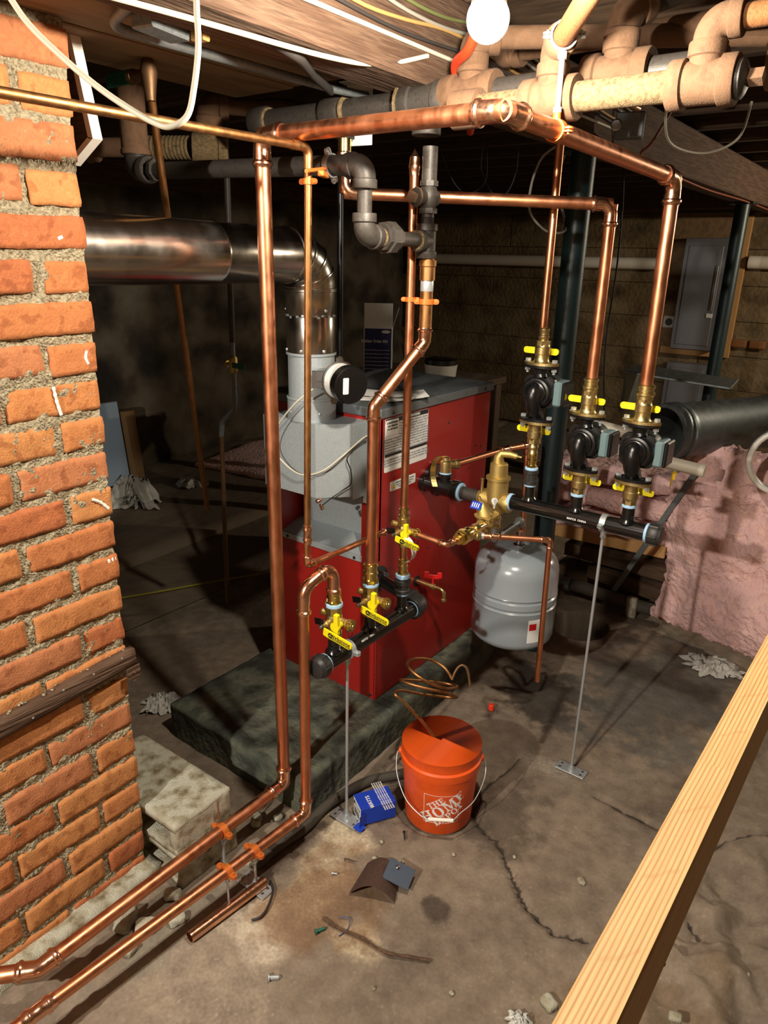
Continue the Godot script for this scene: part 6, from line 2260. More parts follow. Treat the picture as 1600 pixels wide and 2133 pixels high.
	var q4 = [V(-0.934, 0.004, -1.223), V(-0.91, 0.03, -1.112), V(-0.795, 0.006, -1.165), V(-0.852, 0.045, -1.262)]
	var cells = 10
	for i in cells + 1:
		for j in cells + 1:
			var a = float(i) / cells
			var b = float(j) / cells
			var p = q4[0].lerp(q4[1], a).lerp(q4[3].lerp(q4[2], a), b)
			p.y = 0.004 + 0.03 * sin(PI * b) + 0.012 * a * sin(PI * b)
			mb.vert(p, UP)
	for i in cells:
		for j in cells:
			var k = i * (cells + 1) + j
			mb.face(k, k + 1, k + cells + 1, UP)
			mb.face(k + 1, k + cells + 2, k + cells + 1, UP)
	mb.smooth()
	one("metal_scrap", V(-0.87, 0, -1.19), mb, M.rust_sheet, "curved brown scrap of rusty sheet metal on the floor", "scrap metal")
	t = thing("metal_tab", V(-0.83, 0.01, -1.22), "blue grey scrap of sheet metal with a bolt lying on the brown scrap", "scrap metal")
	mb = MB.new()
	mb.box(V(-0.828, 0.032, -1.226), V(0.075, 0.0025, 0.062), Basis(UP, 0.3) * Basis(ZP, -0.25) * Basis(XP, 0.2), 0.0006)
	var tb = part(t, "plate", mb, mat(C(70, 82, 98), 0.5, 0.4))
	mb = MB.new()
	mb.lathe(V(-0.84, 0.037, -1.235), V(0.25, 0.95, 0.1).normalized(), [[0, 0.006], [0.006, 0.006], [0.008, 0.003]], 8)
	part(tb, "bolt", mb, M.steel)
	# splinter of old wood
	mb = MB.new()
	var sp = curve([V(-0.916, 0.006, -1.015), V(-0.86, 0.007, -1.015), V(-0.8, 0.006, -1.03), V(-0.73, 0.006, -1.035), V(-0.68, 0.006, -1.06), V(-0.633, 0.005, -1.085)], 4)
	var rr = []
	for i in sp.size(): rr.append(0.0026 * (0.5 + 0.5 * abs(sin(i * 0.9))) + 0.0015)
	mb.sweep(sp, rr, 7)
	one("wood_splinter", V(-0.77, 0, -1.04), mb, M.wood_dark, "long thin splinter of brown wood on the floor", "wood splinter")
	mb = MB.new()
	tube(mb, curve([V(-0.885, 0.004, -1.04), V(-0.86, 0.006, -1.055), V(-0.845, 0.004, -1.03), V(-0.85, 0.004, -1.0)], 5), 0.0013, 6)
	one("blue_wire", V(-0.86, 0, -1.03), mb, mat(C(70, 84, 130), 0.5), "scrap of thin blue wire beside the wood splinter", "wire")
	for q in [[V(-0.899, 0.006, -0.823), V(0.75, 0, -0.66), 0.024, 0.0055, M.zinc, "steel_pin", "short steel pin lying on the bare floor near the dust"], [V(-0.897, 0.005, -0.984), V(0.45, 0, -0.9), 0.026, 0.004, M.green_handle, "long_screw", "greenish long screw lying by the wood splinter"], [V(-0.983, 0.004, -1.139), V(0.8, 0, -0.5), 0.014, 0.0026, M.zinc, "short_screw", "short bright screw on the dusty floor behind the brown scrap"], [V(-0.911, 0.004, -1.37), V(0.6, 0, 0.7), 0.03, 0.0024, M.cap_iron, "old_nail", "dark old nail on the floor in front of the orange bucket"], [V(-0.98, 0.004, -1.2), V(0.9, 0, -0.3), 0.03, 0.0015, M.cap_iron, "thin_nail", "thin dark nail on the floor behind the brown scrap"]]:
		mb = MB.new()
		mb.lathe(q[0] - q[1].normalized() * q[2] / 2, q[1].normalized(), [[0, q[3] * 1.8], [0.003, q[3] * 1.8], [0.003, q[3]], [q[2], q[3]], [q[2] + q[3], 0.0]], 10)
		one(q[5], q[0], mb, q[4], q[6], "fastener")
	mb = MB.new()
	mb.lathe(V(-1.016, 0.001, -2.083), UP, [[0, 0.0], [0, 0.012], [0.02, 0.011], [0.022, 0.009], [0.022, 0.0]], 16)
	one("thread_protector", V(-1.016, 0, -2.083), mb, M.pex, "tiny red orange plastic thread protector on the floor behind the bucket", "plastic plug")
	one("white_rag", V(-0.42, 0.0, -2.93), rag(V(-0.42, 0.0, -2.93), 0.26, 0.19, 0.042, 200, 0.3), M.rag, "crumpled white rag lying on the floor by the pink insulation", "rag")
	one("dirty_rag", V(-1.985, 0.0, -1.33), rag(V(-1.985, 0.0, -1.33), 0.17, 0.13, 0.06, 210, 0.9), M.rag, "crumpled dirty rag behind the concrete pad", "rag")
	one("foil_scrap", V(-0.4, 0.0, -1.1), rag(V(-0.395, 0.003, -1.085), 0.06, 0.05, 0.025, 220, 0.4, 16), M.bag, "crumpled scrap of foil by the foot of the wooden rail", "foil")
	mb = MB.new()
	mb.rough(V(-0.208, 0.018, -1.42), V(0.05, 0.034, 0.04), Basis(UP, 0.6), 0.01, 0.012, noise(230, 0.3, 3), 0.008)
	mb.smooth()
	one("coal_lump", V(-0.208, 0, -1.42), mb, M.plastic_black, "shiny black lump of coal beyond the wooden rail", "coal")
	for q in [[-0.436, -1.536, 0.018], [-0.361, -1.165, 0.03], [-0.12, -1.3, 0.022], [-0.05, -1.2, 0.03], [-0.15, -1.12, 0.024], [0.02, -1.34, 0.03], [-0.86, -1.29, 0.009], [-0.62, -1.5, 0.008], [-0.7, -0.95, 0.008], [-0.93, -1.25, 0.01], [-0.76, -1.4, 0.008], [-0.55, -1.05, 0.009], [-0.95, -1.31, 0.009], [-0.3, -1.5, 0.014], [-0.02, -1.5, 0.026]]:
		mb = MB.new()
		var s = q[2]
		mb.rough(V(q[0], s * 0.22 + (0.012 if q[0] > -0.25 else 0.0), q[1]), V(s * 1.3, s * 0.7, s), Basis(UP, s * 300), s * 0.28, s * 0.14, noise(240 + int(s * 1000), 0.4, 2), s * 0.3)
		mb.smooth()
		one("pebble", V(q[0], 0, q[1]), mb, M.block, "small pale pebble lying loose on the brown floor", "pebble", "pebbles on the floor")
	# wooden rail in the foreground
	t = thing("wooden_rail", V(-0.087, 0.0, -2.4), "fresh pale pine two by four set on edge as a rail in the foreground", "board")
	var rb = Basis(UP, -0.0178)
	var ro = V(-0.0935, 1.08, -0.2)
	var L = 2.7
	mb = MB.new()
	mb.quadf(ro + rb * V(-0.0178, 0.0002, 0), ro + rb * V(0.0178, 0.0002, 0), ro + rb * V(0.0178, 0.0002, -L), ro + rb * V(-0.0178, 0.0002, -L), UP, [Vector2(0, 2.5), Vector2(1, 2.5), Vector2(1, 0.0), Vector2(0, 0.0)])
	part(t, "top_face", mb, M.pine)
	mb = MB.new()
	mb.box(ro + rb * V(0, -0.0445, -L / 2), V(0.039, 0.089, L), rb, 0.0025)
	part(t, "board", mb, M.pine_side)
	mb = MB.new()
	mb.box(ro + rb * V(0, -0.54, -L + 0.05), V(0.038, 1.07, 0.089), rb, 0.0025)
	part(t, "post", mb, M.pine_side)

# ---------------------------------------------------------------- overhead
func overhead_things():
	var mb
	var t
	# white cable hanging in a loop before the chimney
	mb = MB.new()
	tube(mb, curve([V(-1.22, 2.04, -0.6), V(-1.148, 1.942, -0.625), V(-1.111, 1.898, -0.633), V(-1.062, 1.855, -0.649), V(-1.016, 1.819, -0.667), V(-0.977, 1.793, -0.684), V(-0.940, 1.772, -0.703), V(-0.920, 1.767, -0.716), V(-0.904, 1.782, -0.734), V(-0.905, 1.821, -0.750), V(-0.912, 1.872, -0.767), V(-0.924, 1.916, -0.778), V(-0.936, 1.954, -0.787), V(-0.97, 2.06, -0.8)], 6), 0.0044, 10)
	one("hanging_cable", V(-0.95, 1.767, -0.7), mb, M.white_wire, "cream white cable hanging in a loop in front of the brick chimney", "cable")
	# cables along the girder
	var specs = [["white_cable", 1.032, 2.034, 0.0045, M.white_wire, "white flat cable stapled along the girder side", 0.0], ["tan_cable", 1.028, 2.075, 0.004, M.cable_tan, "tan cable running along the upper girder side", 0.012], ["grey_cable", 1.026, 2.095, 0.004, M.cable_grey, "grey cable running along the top of the girder side", 0.01], ["dark_cable", 1.027, 2.052, 0.0036, M.cable_dark, "dark cable running along the girder side above the white one", 0.006], ["olive_cable", 1.026, 2.118, 0.0042, mat(C(104, 108, 66), 0.6), "olive green cable along the girder close to the joists", 0.014]]
	for s in specs:
		mb = MB.new()
		var p = []
		for i in 24: p.append(V(-s[1] + 0.005, s[2] + sin(i * 1.3 + s[1] * 900) * s[6], 0.4 - i * 0.14))
		tube(mb, curve(p, 4), s[3], 8)
		one(s[0], V(-s[1], s[2], -1.2), mb, s[4], s[5], "cable")
	mb = MB.new()
	tube(mb, curve([V(-1.16, 1.966, 0.2), V(-1.14, 1.965, -0.5), V(-1.09, 1.964, -0.9), V(-1.05, 1.963, -1.2), V(-1.04, 1.98, -1.36), V(-1.02, 2.02, -1.5)], 6), 0.0048, 8)
	one("girder_cable", V(-1.1, 1.965, -0.8), mb, M.white_wire, "white cable tacked under the bottom edge of the girder", "cable")
	# orange flexible tube
	mb = MB.new()
	tube(mb, curve([V(-0.80, 2.14, -1.42), V(-0.84, 2.07, -1.43), V(-0.89, 2.01, -1.46), V(-0.965, 2.0, -1.53), V(-1.0, 1.955, -1.62), V(-1.02, 1.935, -1.7), V(-1.2, 1.95, -2.0)], 8), 0.0105, 12)
	one("orange_tube", V(-0.95, 1.95, -1.55), mb, M.pex, "bright orange flexible tube passing behind the bulb", "tube")
	# lamp lead
	mb = MB.new()
	tube(mb, curve([V(-0.612, 2.0, -1.06), V(-0.585, 1.965, -1.09), V(-0.565, 1.99, -1.1), V(-0.55, 2.05, -1.1), V(-0.545, 2.16, -1.1)], 6), 0.0025, 8)
	one("lamp_lead", V(-0.58, 1.965, -1.08), mb, M.cable_tan, "thin tan lead curving up beside the bulb", "cable")
	# conduit under the ceiling boards
	mb = MB.new()
	tube(mb, bend([V(-1.1, 2.0, -0.84), V(-1.292, 1.978, -0.885), V(-1.29, 1.978, -1.0), V(-1.268, 1.976, -1.47), V(-1.262, 1.99, -1.75)], 0.05, 10), 0.0095, 14)
	one("grey_conduit", V(-1.28, 1.965, -1.2), mb, M.galv_old, "grey conduit bending along the underside of the ceiling board", "conduit")
	mb = MB.new()
	tube(mb, bend([V(-1.1, 2.0, -0.95), V(-1.085, 1.957, -1.16), V(-1.19, 1.97, -1.31), V(-1.275, 1.972, -1.47)], 0.05, 8), 0.0095, 14)
	one("dark_conduit", V(-1.15, 1.95, -1.25), mb, M.cable_dark, "dark conduit bending down beside the girder to the white bracket", "conduit")
	mb = MB.new()
	mb.box(V(-1.285, 1.94, -1.592), V(0.075, 0.14, 0.003), Basis(UP, 0.15), 0.001)
	mb.box(V(-1.285, 2.01, -1.575), V(0.075, 0.003, 0.04), Basis(UP, 0.15), 0.001)
	one("white_bracket", V(-1.285, 1.88, -1.588), mb, M.label_white, "white sheet metal bracket behind the dark steam main", "bracket")
	t = thing("ceiling_metal_box", V(-1.2, 1.96, -0.93), "small dusty metal box fixed under the ceiling board beside the girder", "metal box")
	mb = MB.new()
	mb.box(V(-1.2, 1.978, -0.93), V(0.05, 0.035, 0.1), Basis(UP, 0.2), 0.003)
	part(t, "box", mb, M.galv_old)
	mb = MB.new()
	mb.box(V(-1.17, 1.968, -0.99), V(0.03, 0.016, 0.02), Basis(UP, 0.2), 0.002)
	part(t, "clip", mb, M.cable_tan)
	# white edged board behind the chimney
	t = thing("white_edged_board", V(-1.48, 1.77, -0.93), "brown board with white painted edges hanging behind the chimney corner", "board")
	mb = MB.new()
	mb.prism([Vector2(-1.6, 2.1), Vector2(-1.493, 2.03), Vector2(-1.447, 1.813), Vector2(-1.522, 1.772), Vector2(-1.6, 1.78)], V(0, 0, -0.937), XP, UP, V(0, 0, 0.012))
	part(t, "panel", mb, M.wood_joist)
	mb = MB.new()
	mb.prism([Vector2(-1.493, 2.03), Vector2(-1.477, 2.025), Vector2(-1.43, 1.812), Vector2(-1.447, 1.813)], V(0, 0, -0.942), XP, UP, V(0, 0, 0.022))
	mb.prism([Vector2(-1.43, 1.812), Vector2(-1.447, 1.816), Vector2(-1.522, 1.779), Vector2(-1.52, 1.768)], V(0, 0, -0.942), XP, UP, V(0, 0, 0.022))
	part(t, "white_edge", mb, M.paint_white)
	# thin tubes on the left
	t = thing("slanting_tube", V(-2.0, 0.68, -1.6), "long thin tan copper tube hanging slanted behind the flue", "copper tube")
	mb = MB.new()
	mb.pipe(V(-1.5, 1.93, -1.12), V(-2.05, 0.686, -1.641), 0.0095, 14)
	part(t, "tube", mb, M.old_copper)
	mb = MB.new()
	mb.lathe(V(-1.495, 1.915, -1.115), UP, [[0, 0.011], [0.03, 0.015], [0.055, 0.019], [0.075, 0.015], [0.085, 0.008], [0.09, 0.008]], 14)
	mb.lathe(V(-1.495, 1.968, -1.115), -XP, [[0, 0.012], [0.05, 0.012], [0.052, 0.016], [0.065, 0.016]], 12)
	part(t, "valve", mb, M.old_dark)
	mb = MB.new()
	mb.box(V(-1.6, 1.968, -1.11), V(0.09, 0.03, 0.006), Basis(), 0.002)
	part(t, "lever", mb, M.green_handle)
	t = thing("gas_cock_drop", V(-2.37, 0.03, -2.0), "thin drop pipe with green lever cock and offset bend hanging behind the flue", "gas pipe")
	mb = MB.new()
	mb.pipe(V(-2.25, 2.16, -2.0), V(-2.27, 1.26, -2.0), 0.0125, 14)
	part(t, "black_pipe", mb, M.iron)
	mb = MB.new()
	mb.pipe(V(-2.27, 1.26, -2.0), V(-2.27, 1.2, -2.0), 0.01, 12)
	mb.pipe(V(-2.27, 1.14, -2.0), V(-2.272, 1.02, -2.0), 0.01, 12)
	tube(mb, bend([V(-2.272, 1.05, -2.0), V(-2.275, 0.99, -2.0), V(-2.362, 0.915, -2.0), V(-2.372, 0.85, -2.0)], 0.04, 6), 0.0115, 12)
	part(t, "soldered_pipe", mb, M.galv_old)
	mb = MB.new()
	mb.pipe(V(-2.37, 0.87, -2.0), V(-2.394, 0.04, -2.0), 0.0105, 14)
	part(t, "old_pipe", mb, M.old_dark)
	mb = MB.new()
	mb.lathe(V(-2.27, 1.135, -2.0), UP, [[0, 0.013], [0.01, 0.018], [0.06, 0.018], [0.07, 0.013]], 14)
	mb.lathe(V(-2.27, 1.17, -2.0), -XP, [[0, 0.008], [0.035, 0.008], [0.036, 0.014], [0.042, 0.014]], 10)
	part(t, "cock", mb, M.brass_cast)
	mb = MB.new()
	mb.box(V(-2.225, 1.17, -1.985), V(0.075, 0.022, 0.006), Basis(), 0.002)
	part(t, "lever", mb, M.green_handle, "green lever")
	# posts
	for q in [[-2.607, "dark green round steel post standing behind the grey tank"], [-5.14, "dark green round steel post standing beside the electrical panel"]]:
		t = thing("steel_post", V(-1.1, 0, q[0]), q[1], "post")
		mb = MB.new()
		mb.lathe(V(-1.1, 0, q[0]), UP, [[-0.005, 0.043], [1.958, 0.043]], 32)
		part(t, "shaft", mb, M.post)
		mb = MB.new()
		mb.box(V(-1.1, 1.963, q[0]), V(0.15, 0.012, 0.15), Basis(), 0.002)
		part(t, "cap_plate", mb, M.post)
	# small electrical boxes and wires under the girder further back
	t = thing("junction_box", V(-0.93, 1.98, -2.55), "grey metal junction box under the joists behind the steam header", "junction box")
	mb = MB.new()
	mb.box(V(-0.93, 2.02, -2.55), V(0.09, 0.075, 0.06), Basis(UP, 0.3), 0.004)
	part(t, "box", mb, M.galv_old)
	mb = MB.new()
	mb.lathe(V(-0.96, 2.02, -2.51), V(0.3, 0, 0.95).normalized(), [[0, 0.018], [0.004, 0.018], [0.006, 0.014]], 12)
	part(t, "knockout", mb, M.steel)
	var loops = [["grey_loop_cable", M.cable_grey, "pale grey cable hanging in loops beside the steel post", [V(-1.13, 1.965, -2.45), V(-1.2, 1.93, -2.48), V(-1.24, 1.84, -2.5), V(-1.232, 1.76, -2.5), V(-1.17, 1.70, -2.52), V(-1.12, 1.705, -2.56), V(-1.16, 1.76, -2.62), V(-1.19, 1.86, -2.6), V(-1.15, 1.95, -2.56)]], ["red_brown_wire", M.cable_red, "red brown wire stapled under the girder toward the far post", [V(-0.86, 2.1, -2.75), V(-0.9, 1.99, -2.7), V(-0.95, 1.963, -2.75), V(-1.03, 1.963, -3.1), V(-1.05, 1.963, -3.6), V(-1.07, 1.962, -4.2), V(-1.05, 1.962, -5.0), V(-1.07, 1.962, -6.0)]], ["white_sagging_cable", M.white_wire, "white cable sagging below the joists beyond the header", [V(-0.8, 2.15, -2.5), V(-0.84, 2.04, -2.62), V(-0.86, 1.99, -2.8), V(-0.8, 1.985, -3.0), V(-0.72, 2.04, -3.1), V(-0.7, 2.16, -3.12)]], ["black_hanging_wire", M.cable_dark, "black wire hanging down in front of the back wall", [V(-1.3, 2.16, -3.5), V(-1.265, 1.866, -3.5), V(-1.254, 1.574, -3.5), V(-1.262, 1.263, -3.5), V(-1.246, 1.03, -3.5), V(-1.2, 0.6, -3.5), V(-1.25, 0.05, -3.45)]], ["thin_dark_wire", M.cable_dark, "thin dark wire drooping in loops under the back joists", [V(-1.6, 2.15, -2.4), V(-1.55, 1.95, -2.4), V(-1.46, 1.83, -2.4), V(-1.38, 1.86, -2.42), V(-1.4, 2.0, -2.44), V(-1.42, 1.9, -2.46), V(-1.34, 1.81, -2.46), V(-1.28, 1.9, -2.46), V(-1.3, 2.15, -2.46)]]]
	for s in loops:
		mb = MB.new()
		tube(mb, curve(s[3], 8), 0.0045 if s[0] != "thin_dark_wire" else 0.0022, 8)
		one(s[0], s[3][2], mb, s[1], s[2], "cable")

# ---------------------------------------------------------------- further back
func background_things():
	var mb
	var t
	var ZW = -6.69
	# electrical panels on a plywood backing
	t = thing("panel_backing", V(-1.65, 0.86, ZW), "plywood backing framed with pale boards behind the electrical panel", "plywood board")
	mb = MB.new()
	mb.box(V(-1.66, 1.43, ZW + 0.01), V(0.56, 1.16, 0.014), Basis(), 0.002)
	part(t, "plywood", mb, M.ply)
	mb = MB.new()
	mb.box(V(-1.37, 1.42, ZW + 0.025), V(0.085, 1.12, 0.035), Basis(), 0.003)
	part(t, "upright", mb, M.pine_side)
	mb = MB.new()
	mb.box(V(-1.65, 0.885, ZW + 0.025), V(0.5, 0.06, 0.03), Basis(), 0.003)
	part(t, "rail", mb, M.pine_side)
	t = thing("electrical_panel", V(-1.63, 0.92, ZW), "tall grey electrical panel box hanging on the back wall", "electrical panel")
	mb = MB.new()
	mb.box(V(-1.625, 1.36, ZW + 0.07), V(0.35, 0.9, 0.1), Basis(), 0.006)
	part(t, "cabinet", mb, M.panel_grey)
	mb = MB.new()
	mb.box(V(-1.625, 1.35, ZW + 0.123), V(0.27, 0.8, 0.008), Basis(), 0.004)
	var dr = part(t, "door", mb, M.panel_grey)
	mb = MB.new()
	mb.box(V(-1.515, 1.42, ZW + 0.13), V(0.024, 0.36, 0.01), Basis(), 0.003)
	part(dr, "latch_bar", mb, M.steel)
	mb = MB.new()
	mb.box(V(-1.515, 1.2, ZW + 0.13), V(0.05, 0.035, 0.01), Basis(), 0.003)
	part(dr, "tag", mb, M.label_white)
	t = thing("lower_panel", V(-1.64, 0.1, ZW), "smaller grey electrical box below the main panel", "electrical panel")
	mb = MB.new()
	mb.box(V(-1.63, 0.52, ZW + 0.05), V(0.36, 0.54, 0.09), Basis(), 0.006)
	part(t, "cabinet", mb, M.panel_grey)
	mb = MB.new()
	mb.box(V(-1.63, 0.52, ZW + 0.098), V(0.28, 0.46, 0.008), Basis(), 0.004)
	part(t, "door", mb, M.panel_grey)
	t = thing("wall_outlet", V(-1.86, 1.07, ZW), "pale square outlet box beside the electrical panel", "outlet")
	mb = MB.new()
	mb.box(V(-1.858, 1.124, ZW + 0.02), V(0.1, 0.1, 0.05), Basis(), 0.004)
	part(t, "box", mb, M.porcelain)
	mb = MB.new()
	mb.lathe(V(-1.858, 1.124, ZW + 0.045), ZP, [[0, 0.032], [0.006, 0.03], [0.007, 0.0]], 18)
	part(t, "receptacle", mb, M.iron)
	mb = MB.new()
	mb.pipe(V(-4.3, 1.6, ZW + 0.05), V(-2.0, 1.6, ZW + 0.05), 0.05, 16)
	one("wall_pipe", V(-3.1, 1.55, ZW), mb, M.pvc, "pale horizontal pipe running along the back wall", "pipe")
	mb = MB.new()
	mb.pipe(V(-1.3, 1.63, ZW + 0.05), V(0.6, 1.6, ZW + 0.05), 0.05, 16)
	one("wall_pipe_stub", V(-0.5, 1.55, ZW), mb, M.pvc, "pale pipe on the back wall beyond the electrical panel", "pipe")
	for i in 2:
		mb = MB.new()
		mb.rough(V(-1.27 + i * 0.14, 0.985, ZW + 0.01), V(0.13, 0.065, 0.05), Basis(), 0.006, 0.004, noise(300, 0.1, 3), 0.02)
		one("wall_brick", V(-1.27 + i * 0.14, 0.95, ZW), mb, M.rust_pipe, "red brick set into the back wall beside the panel", "brick", "bricks beside the electrical panel")
	# workbench behind the boiler with a carton and a tub
	t = thing("workbench", V(-2.5, 0, -3.6), "low dark wooden workbench behind the boiler", "workbench")
	mb = MB.new()
	mb.box(V(-2.5, 0.9, -3.62), V(0.9, 0.04, 0.8), Basis(UP, 0.0), 0.004)
	part(t, "top", mb, M.wood_joist)
	for e in [[-1, -1], [1, -1], [1, 1], [-1, 1]]:
		mb = MB.new()
		mb.box(V(-2.5 + e[0] * 0.4, 0.44, -3.62 + e[1] * 0.34), V(0.07, 0.88, 0.07), Basis(), 0.004)
		part(t, "leg", mb, M.wood_joist)
	t = thing("parts_carton", V(-2.6, 0.922, -3.4), "open navy and white carton standing on the workbench behind the boiler", "carton")
	var bs = Basis(UP, 0.62)
	var bc = V(-2.61, 1.067, -3.43)
	mb = MB.new()
	mb.box(bc, V(0.17, 0.29, 0.12), bs, 0.002)
	part(t, "box", mb, M.paper)
	mb = MB.new()
	mb.box(bc + bs * V(0, 0.0, 0.0605), V(0.155, 0.285, 0.001), bs, 0.0003)
	var fr = part(t, "navy_front", mb, M.navy, "navy printed front")
	mb = MB.new()
	mb.box(bc + bs * V(0.0855, 0.085, 0), V(0.001, 0.1, 0.11), bs, 0.0003)
	part(t, "navy_side", mb, M.navy)
	mb = MB.new()
	mb.box(bc + bs * V(0, 0.215, 0.056), V(0.165, 0.14, 0.003), bs, 0.001)
	mb.box(bc + bs * V(0.1, 0.2, -0.02), V(0.003, 0.12, 0.1), bs * Basis(ZP, -0.3), 0.001)
	part(t, "flap", mb, M.paper)
	mb = MB.new()
	mb.prism(hexpoly(1.0, 18).map(func(q): return Vector2(q.x * 0.026, q.y * 0.009)), bc + bs * V(0.045, 0.125, 0.0612), bs * XP, UP, bs * V(0, 0, 0.0006))
	part(fr, "oval_mark", mb, M.ink_white)
	letters(fr, "print", "Boiler Trim Kit", 0.016, bc + bs * V(-0.02, 0.07, 0.0614), bs * XP, UP, M.ink_white)
	for i in 6: letters(fr, "print", "pump valves flanges gauge and fittings", 0.006, bc + bs * V(-0.005, 0.02 - i * 0.022, 0.0614), bs * XP, UP, M.ink_white, "Droid Sans", false)
	t = thing("white_tub", V(-2.36, 0.922, -3.78), "low white plastic tub on the workbench behind the boiler", "tub")
	mb = MB.new()
	mb.lathe(V(-2.36, 0.922, -3.74), UP, [[0, 0.0], [0, 0.095], [0.05, 0.1], [0.07, 0.104], [0.072, 0.1], [0.01, 0.092], [0.01, 0.0]], 30)
	part(t, "tub", mb, M.porcelain)
	mb = MB.new()
	mb.lathe(V(-2.36, 0.922, -3.74), UP, [[0.068, 0.101], [0.1, 0.1], [0.105, 0.085], [0.106, 0.0]], 30)
	part(t, "dark_lid", mb, M.plastic_black)
	# planks and pipes lying against the back wall
	for q in [[V(-1.7, 0.09, -4.6), 1.5, 0.25, "reddish plank lying flat on the floor beyond the boiler"], [V(-2.2, 0.1, -5.2), 1.8, -0.2, "dark plank lying flat on the floor near the back wall"]]:
		mb = MB.new()
		mb.box(q[0] + V(0, -0.07, 0), V(q[1], 0.03, 0.14), Basis(UP, q[2]), 0.003)
		one("floor_plank", q[0], mb, M.wood_dark, q[3], "plank")

	# pink insulation batt standing by the rail
	mb = MB.new()
	var bl = V(-0.765, 0.05, -3.16)
	var br = V(-0.1, 0.04, -3.02)
	var tl = V(-0.74, 0.9, -3.22)
	var tr = V(-0.12, 0.86, -3.16)
	var n1 = 60
	var n2 = 70
	var f = noise(310, 6.0, 5)
	var g = noise(311, 22.0, 3)
	var h = noise(312, 1.6, 2)
	for side in 2:
		for i in n1 + 1:
			for j in n2 + 1:
				var a = float(i) / n1
				var b = float(j) / n2
				var p = bl.lerp(br, a).lerp(tl.lerp(tr, a), b)
				var ed = min(min(a, 1.0 - a) * 5.0, min(b, 1.0 - b) * 7.0)
				var th = 0.06 * sqrt(clamp(ed, 0.0, 1.0)) + 0.012
				var d = f.get_noise_2d(p.x, p.y) * 0.03 + g.get_noise_2d(p.x, p.y) * 0.01 + h.get_noise_2d(p.x, p.y) * 0.05
				# ragged outline
				if ed < 0.3: p += V(g.get_noise_2d(p.y * 3, a * 9) * 0.02, g.get_noise_2d(p.x * 3, b * 9) * 0.02, 0)
				p.x += 0.03 * sin(b * 7.0) * (1.0 - a)
				p.z += (th + d * clamp(ed, 0.15, 1.0)) if side == 0 else -th * 0.7
				mb.vert(p, ZP if side == 0 else -ZP, Vector2(a, b))
		var s = side * (n1 + 1) * (n2 + 1)
		for i in n1:
			for j in n2:
				var k = s + i * (n2 + 1) + j
				var nn = ZP if side == 0 else -ZP
				mb.face(k, k + 1, k + n2 + 1, nn)
				mb.face(k + 1, k + n2 + 2, k + n2 + 1, nn)
	var ring = []
	for i in n1 + 1: ring.append(i * (n2 + 1))
	for j in range(1, n2 + 1): ring.append(n1 * (n2 + 1) + j)
	for i in range(n1 - 1, -1, -1): ring.append(i * (n2 + 1) + n2)
	for j in range(n2 - 1, 0, -1): ring.append(j)
	var off = (n1 + 1) * (n2 + 1)
	var cen = (bl + tr) / 2
	for i in ring.size():
		var a = ring[i]
		var b = ring[(i + 1) % ring.size()]
		var out = mb.v[a] - cen
		out.z = 0
		mb.face(a, b, a + off, out)
		mb.face(b, b + off, a + off, out)
	mb.smooth()
	one("insulation_batt", V(-0.42, 0.04, -3.12), mb, M.pink, "large fluffy pink insulation batt standing behind the wooden rail", "insulation")
	# heap of more batts behind the pumps
	for q in [[V(-1.1, 0.62, -3.5), V(0.62, 0.1, 0.4), 0.12, "top pink insulation batt of the heap behind the circulators"], [V(-1.08, 0.49, -3.52), V(0.66, 0.1, 0.42), -0.05, "middle pink insulation batt of the heap behind the circulators"], [V(-1.1, 0.365, -3.5), V(0.6, 0.09, 0.4), 0.08, "lowest pink insulation batt of the heap behind the circulators"]]:
		mb = MB.new()
		mb.rough(q[0], q[1], Basis(UP, q[2]), 0.04, 0.02, noise(320, 0.06, 4), 0.025)
		mb.smooth()
		one("insulation_roll", q[0] - V(0, 0.06, 0), mb, M.pink, q[3], "insulation")
	t = thing("pallet_stack", V(-1.1, 0, -3.55), "stack of rough timber offcuts under the insulation heap", "timber")
	for i in 3:
		mb = MB.new()
		mb.box(V(-1.12 + 0.1 * i, 0.28 - i * 0.09, -3.5 + 0.03 * i), V(0.62 - i * 0.1, 0.07, 0.3), Basis(UP, 0.1 - i * 0.12), 0.004)
		part(t, "offcut", mb, M.pine_side if i == 0 else M.wood_joist)
	mb = MB.new()
	mb.box(V(-1.1, 0.03, -3.55), V(0.5, 0.06, 0.3), Basis(), 0.004)
	part(t, "bearer", mb, M.wood_joist)
	# round duct lying on top
	t = thing("round_duct", V(-0.7, 0.83, -3.2), "grey round sheet metal duct with dark open end lying above the insulation", "duct")
	var da = V(-0.79, 0.948, -3.0)
	var dd = V(0.46, -0.005, -0.89).normalized()
	mb = MB.new()
	mb.lathe(da, dd, [[0.0, 0.098], [0.0, 0.112], [0.025, 0.115], [0.03, 0.119], [0.036, 0.115], [0.055, 0.115], [0.06, 0.12], [0.066, 0.115], [0.085, 0.114], [0.6, 0.114], [0.61, 0.118], [0.62, 0.114], [1.3, 0.114]], 44, false, false)
	mb.lathe(da, dd, [[0.0, 0.098], [0.01, 0.11], [1.25, 0.111]], 36, false, true)
	part(t, "tube", mb, M.duct)
	t = thing("duct_collar", V(-0.33, 0.75, -3.0), "pale ring shaped duct collar standing at the right of the insulation batt", "duct collar")
	for e in 2:
		mb = MB.new()
		var ca = V(-0.325, 0.92, -2.92) - V(0.2, 0.05, 0.97) * 0.03 * e
		var rp = []
		for i in 41: rp.append(ca + V(0.98, 0, -0.2) * cos(TAU * i / 40) * 0.118 + V(-0.01, 0.998, -0.05) * sin(TAU * i / 40) * 0.118)
		mb.sweep(rp, rep(0.011, 41), 10, false, false)
		part(t, "hoop", mb, M.porcelain if e == 0 else M.galv_old)
	mb = MB.new()
